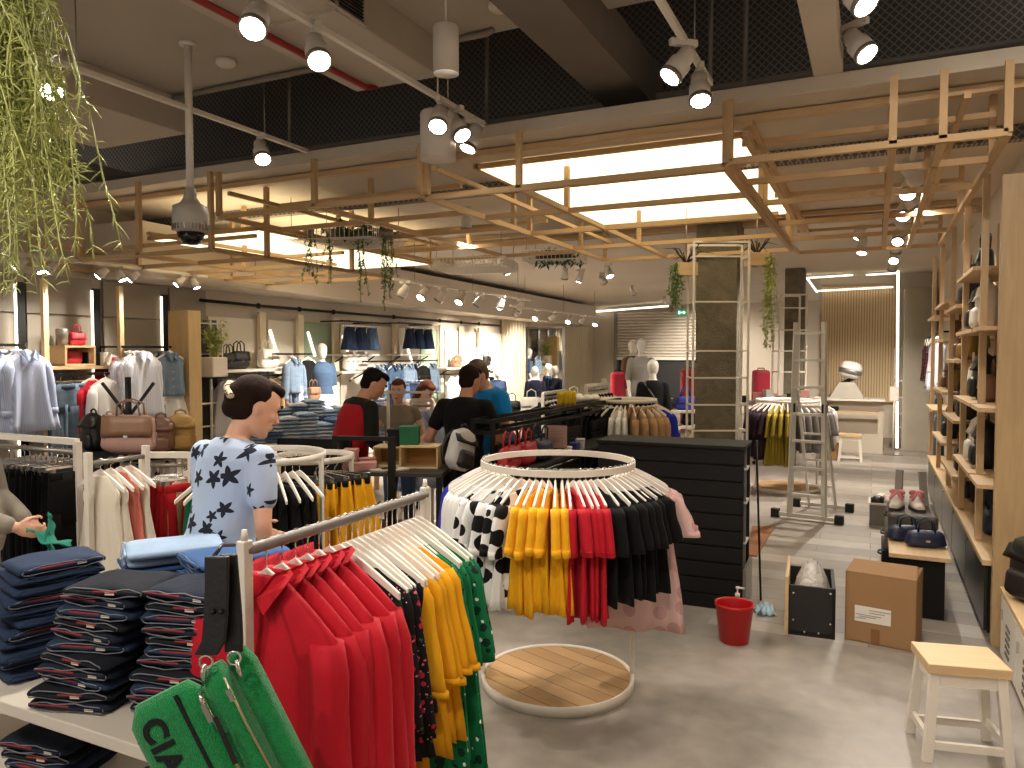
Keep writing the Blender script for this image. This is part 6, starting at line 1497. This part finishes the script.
# denim table
p0, p1 = G(238, 446, .8), G(402, 437, .8); c_ = (p0 + p1) / 2; L = (p1 - p0).length; an = math.atan2(p1.y - p0.y, p1.x - p0.x)
t = thing('display_table', 'long pale wooden table of folded pale jeans before the white wall', 'table', (c_.x, c_.y, 0), an)
obj('tabletop', MB().box((0, .45, .775), (L, .95, .05)), M['pine_x'], t, bevel=.004)
for sx in (-1, 1):
    for y_ in (.05, .85): obj('leg', MB().box((sx * (L / 2 - .06), y_, .375), (.06, .06, .75)), M['pine'], t)
obj('shelf', MB().box((0, .45, .35), (L - .1, .85, .03)), M['pine_x'], t)
ca, sa = math.cos(an), math.sin(an)
for i in range(9):
    for j in range(2):
        lx = -L / 2 + .22 + i * (L - .4) / 8; ly = .22 + j * .42; n_ = (5 if j == 0 else 8) + (i * 5 + j * 3) % 4
        for k in range(n_):
            FJ[(3, 4, 6, 3, 6)[(i + j + k // 3) % 5]].put((c_.x + ca * lx - sa * ly, c_.y + sa * lx + ca * ly, .8 + k * .043), an + .12 * math.sin(i * 3 + k), 'jeans %s from the bottom, %s pile of the %s row on the long table' % (ORD[k], ORD[i], ('front', 'rear')[j]), 'jeans', 'folded jeans on the long table', (1, 1, 1.35))
# dark fixture behind the yellow skirts
p = P(281, 384, 6.1); q_ = P(347, 384, 6.0)
t = thing('black_fixture', 'black slatted fixture behind the yellow skirts', 'fixture', (p.x, p.y, 0), math.atan2(q_.y - p.y, q_.x - p.x)); w = (q_ - p).length; FH = CAMZ - 86 / FPX * 6.05
mb = MB()
for i in range(9): mb.box((w / 2, .02, .1 + (FH - .18) * (i + .5) / 9), (w, .03, (FH - .18) / 9 - .01))
obj('slat_panel', mb, M['dark_panel'], t); obj('top_board', MB().box((w / 2, .0, FH - .03), (w + .04, .06, .08)), M['dark_panel'], t)
for x in (0, w): obj('upright', MB().box((x, 0, FH / 2), (.05, .06, FH)), M['black_metal'], t)
for i in range(8): 
    x = w * (i + .6) / 9; o = obj('clothes_hanger', hanger_mb(.16), M['chrome'], t); o.name = 'peg_hook'; o.location = (x, -.12, FH - .08); o.scale = (.6, 1, .6); o.rotation_euler = (0, 0, PI / 2)
# centre table with wooden boxes
TZ2 = .98; pc = P(396, 384, 5.75)
t = thing('centre_table', 'dark metal table with wooden boxes between the customers', 'table', (pc.x, pc.y, 0), PSI - .12)
obj('tabletop', MB().box((0, .1, TZ2 - .02), (.80, .62, .03)), mat('table_dark', '37322d', .5, .2, .1), t, bevel=.003)
for sx in (-1, 1):
    for y_ in (-.17, .37): obj('leg', MB().box((sx * .37, y_, TZ2 / 2 - .02), (.04, .04, TZ2 - .03)), M['black_metal'], t)
obj('frame_post', MB().box((.02, -.2, .62), (.05, .04, 1.24)), M['black_metal'], t); obj('frame_bar', MB().box((-.2, -.2, 1.225), (.46, .035, .03)), M['black_metal'], t); obj('frame_post', MB().box((-.41, -.2, .62), (.04, .04, 1.24)), M['black_metal'], t)
obj('lower_shelf', MB().box((0, .1, .35), (.76, .58, .025)), M['black_metal'], t)
def on_table(x, y, z=TZ2 - .005): a_ = PSI - .12; return (pc.x + math.cos(a_) * x - math.sin(a_) * y, pc.y + math.sin(a_) * x + math.cos(a_) * y, z)
def open_box(label, p, rz, w, h, d):
    t = thing('wooden_box', label, 'box', p, rz); th = .012
    for nm, c0, s0 in (('bottom', (0, 0, th / 2), (w, d, th)), ('lid', (0, 0, h - th / 2), (w, d, th)), ('side_panel', (-w / 2 + th / 2, 0, h / 2), (th, d, h - .001)), ('side_panel', (w / 2 - th / 2, 0, h / 2), (th, d, h - .001))): obj(nm, MB().box(c0, s0), mat('box_edge', 'd4b784', .6), t)
    obj('back_panel', MB().box((0, d / 2 - .01, h / 2), (w - .02, .012, h - .02)), mat('box_inner', 'a8743a', .6), t)
open_box('open wooden box on the dark table, widest of two', on_table(.17, .12), PSI - .12, .30, .17, .22); open_box('open wooden box on the dark table beside the man in the red backed jacket', on_table(-.10, .18), PSI - .12, .22, .155, .2)
def plain_box(name, label, cat, p, rz, s, m, lid=True):
    t = obj(name, MB().box((0, 0, s[2] / 2), s), m, loc=p, rz=rz, bevel=.004); tag(t, label, cat)
    if lid: obj('lid', MB().box((0, 0, s[2] * .92), (s[0] + .008, s[1] + .008, s[2] * .2)), m, t, bevel=.003)
    return t
gb = mat('box_green', '0f5f38', .6)
plain_box('gift_box', 'green box standing on the wooden boxes', 'box', on_table(.07, .14, TZ2 + .166), PSI, (.15, .12, .14), gb); plain_box('gift_box', 'black box beside the green box on the wooden boxes', 'box', on_table(-.06, .16, TZ2 + .151), PSI, (.09, .12, .13), M['dark_panel'])
for i, (x, y, s_, lab) in enumerate(((-.34, -.06, (.10, .12, .15), 'upright rose pink box at the end of the dark table'), (-.22, -.1, (.17, .11, .06), 'flat rose pink purse on the dark table'), (-.26, .04, (.14, .1, .07), 'second rose pink purse behind the flat one'))): plain_box('rose_purse', lab, 'purse', on_table(x, y), PSI + .3 * i, s_, LB['rose'])
for i in range(3): plain_box('paper_pad', 'pile of pale papers on the dark table, %s sheet stack' % ORD[i], 'paper', on_table(-.1 + .07 * i, -.12 + .02 * i), PSI + .4 * i, (.13, .1, .015), CREAMT, False)
for i, x in enumerate((-.12, .02)): bag('hb_brown', on_table(x, -.06, .363), PSI, 'reddish brown handbag on the lower shelf, %s of two' % ORD[i], 'brown bags on the lower shelf', 1.15)
plain_box('gift_box', 'pale blue box on the lower shelf of the dark table', 'box', on_table(-.28, .0, .363), PSI, (.16, .12, .06), mat('box_blue', '6f9bc0', .6))
tall = P(388, 384, 6.9); o = obj('garment_pole', MB().cyl((0, 0, 0), (0, 0, 1.52), .014), M['white_metal'], loc=(tall.x, tall.y, 0)); obj('pole_base', MB().cyl((0, 0, 0), (0, 0, .02), .15), M['white_metal'], o); obj('cross_arm', MB().bar((-.25, -.1, 1.5), (.35, .14, 1.5), .02), M['white_metal'], o); tag(o, 'thin white pole with a cross arm by the woman in grey brown', 'pole')
# blue striped shirts rail behind
p, q_ = P(411, 384, 8.0), P(432, 384, 8.0); a, b, an = simple_rail('clothes_rack', 'low white rack of lavender shirts before the black t-shirt man', p, q_, 1.30)
along('striped_shirt', a, b, 6, 1.3, RAD(70), 'lavender striped shirt, %s on the low white rack', 'lavender shirts on the low rack')
# ------------------------------------------------------------------ long black frame display
FX = -2.87; FY0, FY1, FZ = 5.28, 8.8, 1.335
t = thing('black_frame_display', 'long black tube frame display behind the round rack', 'display frame', (FX, FY0, 0)); LY = FY1 - FY0
bm = M['black_metal']
for x in (0, .17):
    for y_ in (0, 1.95, LY): obj('post', MB().box((x, y_, FZ / 2), (.035, .035, FZ)), bm, t)
    obj('long_bar', MB().box((x, LY / 2, FZ - .017), (.034, LY, .034)), bm, t); obj('long_bar', MB().box((x, LY / 2, FZ - .11), (.03, LY, .03)), bm, t)
for y_ in (0, 1.95, LY): obj('cross_bar', MB().box((.085, y_, FZ - .018), (.17, .034, .032)), bm, t); obj('cross_bar', MB().box((.085, y_, FZ - .11), (.17, .03, .03)), bm, t)
mb = MB()
for i in range(8): mb.box((.19, .95, .3 + i * .112), (.03, 1.85, .098))
obj('slat_panel', mb, M['dark_panel'], t); mb = MB()
for i in range(8): mb.box((.19, 2.9, .3 + i * .112), (.03, 1.3, .098))
obj('slat_panel', mb, M['dark_panel'], t); obj('ledge', MB().box((.35, 1.75, .62), (.3, 3.4, .025)), bm, t)
obj('ledge', MB().box((.34, 1.75, .95), (.28, 3.4, .022)), bm, t)
def fr_pt(u, v, x=FX + .33): return onX(u, v, x)
for i, (u, lab) in enumerate(((507, 'bright red handbag with tall handles on the black display'), (523, 'second bright red handbag on the black display'))):
    q_ = fr_pt(u, 460); bag('hb_red', (FX + .35, q_.y, .962), PI / 2, lab, 'red handbags on the black display', (1.1, 1.2, 1.0))
q_ = fr_pt(538, 455); bag('hb_navy', (FX + .35, q_.y, .962), PI / 2, 'grey blue bag beside the red handbags', None, 1.1)
q_ = fr_pt(553, 455); t = thing('price_sign', 'pinkish upright price card on the black display', 'sign', (FX + .36, q_.y, .962), .35)
obj('card', MB().box((0, 0, .16), (.19, .008, .2)), mat('card_pink', 'b98f82', .6), t); obj('card_foot', MB().box((0, 0, .02), (.1, .06, .04)), M['chrome'], t)
mb = MB()
for i in range(4): mb.box((0, -.006, .21 - .03 * i), (.13 - .02 * (i % 2), .003, .006))
obj('print_line', mb, bpy.data.materials['print_grey'], t)
for i, (dy, s_, m_, lab) in enumerate(((1.15, (.07, .08, .08), 'cobalt', 'small blue box on the frame ledge'), (1.3, (.07, .1, .1), 'silver', 'small silver box on the frame ledge'), (1.0, (.06, .08, .06), 'white', 'small white box on the frame ledge'))):
    plain_box('small_box', lab, 'box', (FX + .42, FY0 + dy, .962), .2 * i, s_, LB[m_])
ys = mat('yellow_socks', 'd7b322', .8, 0, .1)
for i in range(4):
    o = obj('yellow_glove', MB().loft([ringpts(.03 * s_, .022 * s_, z_, 12) for s_, z_ in ((.8, 0), (1, .03), (.9, .09), (1.05, .12), (.6, .14))]), ys, loc=(FX + .05 + .03 * i, FY0 + 1.72 + .05 * i, FZ), rz=.5 * i); tag(o, 'yellow knitted bundle on the black frame, %s of four' % ORD[i], 'bundle', 'yellow bundles')
for i in range(3):
    o = obj('white_bundle', MB().ell((0, 0, .04), .06, .07, .04), LB['white'], loc=(FX + .06 + .04 * i, FY0 + 2.25 + .12 * i, FZ)); tag(o, 'white folded bundle on the black frame, %s of three' % ORD[i], 'bundle', 'white bundles')
o = obj('frame_tray', MB().box((0, 0, -.012), (.17, 1.4, .014)), bm, loc=(FX + .085, FY0 + 2.2, FZ)); o.name = 'tray'; o.location.z = FZ + .0; tag(o, 'black tray on the frame under the yellow bundles', 'tray')
q_ = P(457, 470, 5.75); bag('bp_silver', (q_.x, q_.y, q_.z), PSI + .9, 'silver grey backpack hanging at the corner of the black frame', None, .95, (0, .3))
# ------------------------------------------------------------------ racks towards the shutter
p = ring_rack('round white rack of navy and tan clothes near the mannequins', 627, 8.6, .33, 1.325)
ring_hang('black_jacket', p, .33, 1.3, fr(-150, 6, 9), 'dark jacket, %s on the rack near the mannequins', 'dark jackets near the mannequins'); ring_hang('tan_coat', p, .33, 1.3, fr(-62, 5, 11), 'tan blouse, %s on the rack near the mannequins', 'tan blouses near the mannequins'); ring_hang('white_top', p, .33, 1.3, fr(-92, 3, 8), 'white top, %s on the rack near the mannequins', 'white tops near the mannequins')
ring_hang('blue_top', p, .33, 1.3, fr(0, 3, 11), 'navy top, %s on the rack near the mannequins', 'navy tops near the mannequins')
p, q_ = P(586, 384, 8.8), P(608, 384, 9.4); a, b, an = simple_rail('clothes_rack', 'white rack of black jackets beside the round navy rack', p, q_, 1.42)
along('black_jacket', a, b, 7, 1.42, RAD(25), 'black jacket, %s on the rack beside the round navy rack', 'black jackets by the navy rack')
p, q_ = P(543, 384, 9.3), P(566, 384, 10.2); a, b, an = simple_rail('clothes_rack', 'white rack of black jackets behind the long black frame', p, q_, 1.30)
along('black_jacket', a, b, 8, 1.3, RAD(20), 'black jacket, %s on the rack behind the long black frame', 'black jackets behind the frame')
for i, (u, d) in enumerate(((556, 11.5), (512, 10.5))):
    p = P(u, 384, d); t = thing('bag_table', ('round dark table before the wall mirror', 'round dark table behind the man in blue')[i], 'table', (p.x, p.y, 0))
    obj('tabletop', MB().lathe([(.001, 1.0), (.5, 1.0), (.5, .96), (.001, .96)], (0, 0, 0), 32), M['dark_panel'], t)
    for a_ in (45, 135, 225, 315): obj('leg', MB().bar((.15 * math.cos(RAD(a_)), .15 * math.sin(RAD(a_)), .96), (.42 * math.cos(RAD(a_)), .42 * math.sin(RAD(a_)), 0), .03), M['black_metal'], t)
    for j, (k, dx) in enumerate((('hb_black', -.25), ('hb_black', .0), ('hb_white', .27))):
        q_ = V((p.x, p.y, 1.0)) + _R * dx; bag(k, q_, PSI, '%s bag on the round dark table %s' % (ORD[j], ('before the wall mirror', 'behind the man in blue')[i]), 'bags on the round dark tables')
# white shelves with bags and cushions
p = P(660, 384, 10.8); q_ = P(703, 384, 10.8); c_ = (p + q_) / 2; w = (q_ - p).length
t = thing('white_shelf_unit', 'white shelf unit with the cobalt bag, before the dark doorway', 'shelf', (c_.x, c_.y, 0), PSI)
for z_ in (.15, .56, .83, 1.05): obj('shelf_board', MB().box((0, 0, z_ - .015), (w, .4, .03)), M['white_metal'], t)
for sx in (-1, 1):
    for sy in (-1, 1): obj('upright', MB().box((sx * w / 2, sy * .19, .62), (.03, .03, 1.24)), M['white_metal'], t)
def su(x, z_): q_ = V((c_.x, c_.y, z_)) + _R * x; return (q_.x, q_.y, z_)
bag('hb_cobalt', su(.06, 1.05), PSI, 'cobalt blue bag on top of the white shelf unit', None, 1.15); bag('hb_black', su(-.22, 1.05), PSI, 'black bag beside the cobalt bag on the white shelf unit', None, .9)
bag('hb_white', su(-.16, .83), PSI, 'white bag on the second board of the white shelf unit', None, .6); bag('hb_black', su(.1, .83), PSI, 'black bag on the second board of the white shelf unit', None, .8)
for i, (x, m_, nm) in enumerate(((-.12, 'navy', 'navy'), (.04, 'white', 'white'), (.18, 'mustard', 'yellow'))):
    o = obj('cushion', MB().ell((0, 0, .1), .13, .1, .1), LB[m_] if m_ != 'mustard' else ys, loc=su(x, .56)); tag(o, '%s round cushion low on the white shelf unit' % nm, 'cushion')
# red display boards / cases
rb = mat('board_red', 'b81f3c', .5, 0, .06)
for i, (u, v0, v1, d, w, lab) in enumerate(((618, 372, 408, 13, .24, 'tall pinkish red rolled case beside the grey dress mannequin'), (689, 369, 394, 14.5, .3, 'pinkish red case by the white tower'), (761, 370, 398, 12.6, .26, 'pinkish red case behind the white tower, near the green vine'))):
    a, b = P(u, v0, d), P(u, v1, d); h = a.z
    t = thing('upright_case', lab, 'case', (a.x, a.y, 0), PSI); obj('body', MB().box((0, 0, h / 2 + .04), (w, .24, h - .08)), rb, t, bevel=.05); obj('carry_handle', MB().tube([(-.06, 0, h), (-.05, 0, h + .03), (.05, 0, h + .03), (.06, 0, h)], .01, 6), M['black_metal'], t)
    for sx in (-1, 1): obj('wheel', MB().cyl((sx * w * .35, -.03, .03), (sx * w * .35, .03, .03), .03), M['rubber'], t)
# mannequins
def mannequin(label, u, d, ztop, heading, top_m, low_m=None, dress=False, sleeve=1.8, strap=False, podium=0.0):
    p = P(u, 384, d); t = thing('mannequin', label, 'mannequin', (p.x, p.y, podium), heading); k = (ztop - podium) / 1.78; t.scale = (k, k, k); mb = MB()
    mb.loft([ring_el(V((0, yo, z)), rx, ry, Matrix.Identity(3)) for z, rx, ry, yo in TORSO_F]); capsule(mb, (0, -.01, 1.44), (0, .01, 1.58), .045, .042)
    mb.loft([[V((rx * math.cos(q * PI / 10), .02 + yo + ry * math.sin(q * PI / 10), 1.64 + z)) for q in range(20)] for z, rx, ry, yo in ((-.118, .03, .03, .04), (-.1, .045, .05, .03), (-.05, .07, .085, .008), (0, .078, .096, 0), (.05, .078, .096, 0), (.085, .06, .075, -.005), (.115, .025, .035, -.008))])
    for s in (-1, 1):
        capsule(mb, (s * .16, -.01, 1.4), (s * .2, -.03, 1.12), .044, .036); capsule(mb, (s * .2, -.03, 1.12), (s * .19, .05, .88), .035, .025); hand(mb, (s * .19, .05, .88), (0, .1, -1), (-s, .2, 0), s, .3)
        capsule(mb, (s * .085, 0, .9), (s * .095, .02, .5), .078, .052); capsule(mb, (s * .095, .02, .5), (s * .095, -.01, .08), .052, .034); capsule(mb, (s * .095, -.02, .05), (s * .1, .13, .03), .034, .026)
    o = obj('body', mb, M['mannequin'], t); remesh(o, .013, 2)
    mb = MB(); R = []
    z0 = .45 if dress else .84
    for z, rx, ry, yo in TORSO_F:
        if z >= .86: R.append(ring_el(V((0, yo, z)), rx + .016, ry + .016, Matrix.Identity(3)))
    R = [ring_el(V((0, 0, z0)), .21 if dress else .185, .17 if dress else .14, Matrix.Identity(3))] + R; mb.loft(R)
    for s in (-1, 1):
        capsule(mb, (s * .16, -.01, 1.4), (s * .2, -.03, 1.12), .058, .05)
        if sleeve > 1: capsule(mb, (s * .2, -.03, 1.12), (s * .192, .035, .93), .05, .042)
    o = obj('dress' if dress else 'jacket', mb, top_m, t); remesh(o, .013, 3)
    if low_m:
        mb = MB(); mb.loft([ring_el(V((0, 0, z)), rx, ry, Matrix.Identity(3)) for z, rx, ry in ((.42, .23, .18), (.7, .2, .16), (.95, .19, .14), (1.0, .17, .13))]); o = obj('skirt', mb, low_m, t); remesh(o, .013, 2)
    if strap: obj('cross_strap', MB().tube([(-.12, -.06, 1.44), (0, -.15, 1.25), (.17, -.14, .98), (.19, 0, .92)], .012, 6), mat('strap_grey', '55504a', .6), t)
    obj('stand_plate', MB().cyl((0, 0, 0), (0, 0, .015), .2, n=28), M['chrome'], t)
    if podium:
        o = obj('podium', MB().box((0, 0, podium / 2), (.6, .6, podium)), M['white_metal'], loc=(p.x, p.y, 0), bevel=.005); tag(o, ' '.join(('white podium under the ' + label).split()[:14]), 'podium')
mannequin('white headed mannequin in a pale grey dress', 641, 12.0, 2.12, FR(0, -1), cloth('dress_grey', '97928b'), None, True, 1.0, False, .34)
mannequin('mannequin in a brown coat beside the pale grey dress', 632, 13.2, 2.12, FR(.6, -.8), cloth('coat_brown', '6b5138'), None, True, 1.8, False, .34)
mannequin('mannequin in a black jacket seen from behind, strap across its back', 653, 10.4, 1.80, FR(.1, 1), cloth('mann_black', '16151a'), None, False, 1.8, True)
mannequin('mannequin in a dark denim jacket by the long white shelf', 497, 14.0, 1.66, FR(.5, -.8), DEN_D, WHITE)
mannequin('mannequin in a dark jacket before the wall mirror', 535, 14.6, 1.63, FR(-.2, 1), NAVY)
mannequin('white mannequin in a denim jacket and striped skirt at the sage panel', 322, 11.7, 2.04, FR(.5, -.86), DEN_M, STRW, False, 1.0, False, .25)
# rear table behind the second round rack
p = P(782, 384, 12.0); t = thing('display_table', 'grey table of small goods behind the far round rack', 'table', (p.x, p.y, 0), 0)
obj('tabletop', MB().box((0, 0, 1.06), (1.3, .7, .04)), M['grey_metal'], t)
for sx in (-1, 1):
    for sy in (-1, 1): obj('leg', MB().box((sx * .6, sy * .3, .52), (.04, .04, 1.04)), M['grey_metal'], t)
for i in range(7):
    x = -.55 + i * .18; k = ('black2', 'rose', 'silver', 'tan', 'black2', 'rose', 'white')[i]; plain_box('small_box', '%s small good along the grey table behind the ladder' % ORD[i], 'box', (p.x + x, p.y - .15 + .12 * (i % 2), 1.08), .3 * i, (.12, .12, .1 + .05 * (i % 3)), LB[k])

# ================================================================== PLANTS AND TRAYS OVERHEAD
def tray(label, u0, u1, v, d0, w, zc, plant=True, seed=1, hang_v=()):
    a, b = P(u0, v, d0), P(u1, v, d0); c_ = (a + b) / 2; L = (b - a).length; z = c_.z
    t = thing('wire_tray', label, 'wire tray', c_, PSI * .5)
    mb = MB(); n = int(L / .05)
    for i in range(n + 1): x = -L / 2 + L * i / n; mb.box((x, 0, 0), (.006, w, .006)); mb.box((x, -w / 2, .06), (.006, .006, .12)); mb.box((x, w / 2, .06), (.006, .006, .12))
    for i in range(int(w / .05) + 1): y_ = -w / 2 + i * .05; mb.box((0, y_, 0), (L, .006, .006)); mb.box((-L / 2, y_, .06), (.006, .006, .12)); mb.box((L / 2, y_, .06), (.006, .006, .12))
    obj('wire_grid', mb, M['white_metal'], t)
    obj('rim', MB().box((0, -w / 2, .12), (L, .012, .012)).box((0, w / 2, .12), (L, .012, .012)).box((-L / 2, 0, .12), (.012, w, .012)).box((L / 2, 0, .12), (.012, w, .012)), M['white_metal'], t)
    for sx in (-1, 1):
        for sy in (-1, 1): obj('hanging_wire', MB().cyl((sx * L * .45, sy * w * .45, .12), (sx * L * .45, sy * w * .45, zc - z), .004), M['grey_metal'], t)
    return c_, L, z
c_, L, z = tray('large white wire tray with trailing plants below the canopy', 302, 392, 244, 8.3, .9, 3.5)
for i, (u, ln) in enumerate(((309, .5), (333, .5), (361, .75), (383, .8), (388, .6))):
    p = P(u, 262, 8.0); t = thing('trailing_plant', 'thin green vine trailing from the large wire tray, %s along' % ORD[i], 'plant', (p.x, p.y, z + .02), 0, 'vines from the large wire tray')
    obj('foliage', vine(ln, 5, 20 + i, .12, .045, .012), M['leaf'], t); obj('pot', MB().lathe([(.001, .0), (.05, 0), (.06, .09), (.001, .09)], n=14), M['grey_metal'], t)
p = P(358, 240, 8.2); o = obj('bushy_plant', xf(foliage(70, .42, .16, 31, .09, .02), Matrix.Translation((0, 0, 0))), M['leaf_dark'], loc=(p.x, p.y, z + .01)); tag(o, 'dark bushy green plant lying in the large wire tray', 'plant')
tray('white wire tray with dry stalks under the far lights', 440, 512, 270, 10.0, .8, 3.4)
c_, L, z = tray('white wire tray holding a fern beside the big glowing panel', 528, 584, 262, 10.0, .7, 3.4)
o = obj('fern', foliage(90, .36, .26, 41, .1, .02, .15), M['leaf_dark'], loc=(c_.x, c_.y, z + .01)); tag(o, 'green fern filling the wire tray beside the glowing panel', 'fern')
for i, (u, v, d, lab, L_) in enumerate(((686, 268, 8.35, 'wooden planter on the white tower with a green vine hanging down', .55), (757, 258, 8.3, 'wooden planter past the concrete column with a long lit green vine', 1.05))):
    p = P(u, v, d); t = thing('planter_box', lab, 'planter', p, PSI)
    obj('box', MB().box((0, 0, -.02), (.22, .2, .14)), M['pine_x'], t, bevel=.004)
    hx_ = -.13 if i == 0 else .13
    obj('vine', xf(vine(L_, 12, 50 + i, .11, .05, .014), Matrix.Translation((hx_, -.08, .03))), M['leaf'] if i == 0 else M['leaf_pale'], t)
    rn = random.Random(60 + i); mb = MB()
    for k in range(16):
        a_ = rn.uniform(0, 2 * PI); l_ = rn.uniform(.2, .42); q_ = V((math.cos(a_) * l_ * .8, math.sin(a_) * l_ * .8, l_ * rn.uniform(.2, .9))); mb.tube([(0, 0, .04), q_ * .5 + V((0, 0, .1)), q_], [.008, .006, .002], 5)
    obj('dry_branch', mb, mat('branch_dark', '33231a', .8), t)
    obj('bracket', MB().bar((0, 0, -.09), (.1 if i == 0 else -.06, .0, -.09), .02), M['white_metal'], t); obj('hanging_wire', MB().cyl((0, 0, .05), (0, 0, 3.5 - p.z), .005), M['grey_metal'], t)
# pale hanging greenery close to the camera
def weeping(n, L, seed, spread):
    rn = random.Random(seed); mb = MB()
    for i in range(n):
        x = rn.gauss(0, spread); y = rn.gauss(0, spread); LL = L * rn.uniform(.45, 1); pts = []; z_ = 0
        dx, dy = rn.uniform(-.03, .03), rn.uniform(-.03, .03)
        for k in range(9):
            pts.append(V((x, y, -LL * k / 8))); dx = dx * .7 + rn.uniform(-.022, .022); dy = dy * .7 + rn.uniform(-.022, .022); x += dx; y += dy
        mb.tube(pts, [.0028] * 8 + [.001], 5)
        for k in range(int(LL * 55)):
            f = rn.random() * 7.99; q_ = pts[int(f)].lerp(pts[int(f) + 1], f % 1)
            d = V((rn.uniform(-1, 1), rn.uniform(-1, 1), rn.uniform(-1, .45))).normalized() * rn.uniform(.025, .06)
            mb.tube([q_, q_ + d * .6 + V((0, 0, -.004)), q_ + d + V((0, 0, -.012))], [.0022, .0022, .0008], 4)
    return mb
p = P(2, -60, 2.3)
t = thing('hanging_plant', 'pale green weeping plant hanging from above at the ceiling edge', 'plant', p)
obj('foliage', weeping(95, 1.08, 77, .045), M['leaf_pale'], t); obj('foliage', xf(weeping(26, .62, 78, .06), Matrix.Translation((-.04, .02, .05))), M['leaf_pale'], t)
obj('basket', MB().lathe([(.001, 0), (.16, .0), (.2, .14), (.19, .14), (.15, .012), (.001, .012)]), M['black_metal'], t); obj('hanging_rod', MB().cyl((0, 0, .01), (0, 0, 4.05 - p.z), .006), M['black_metal'], t)
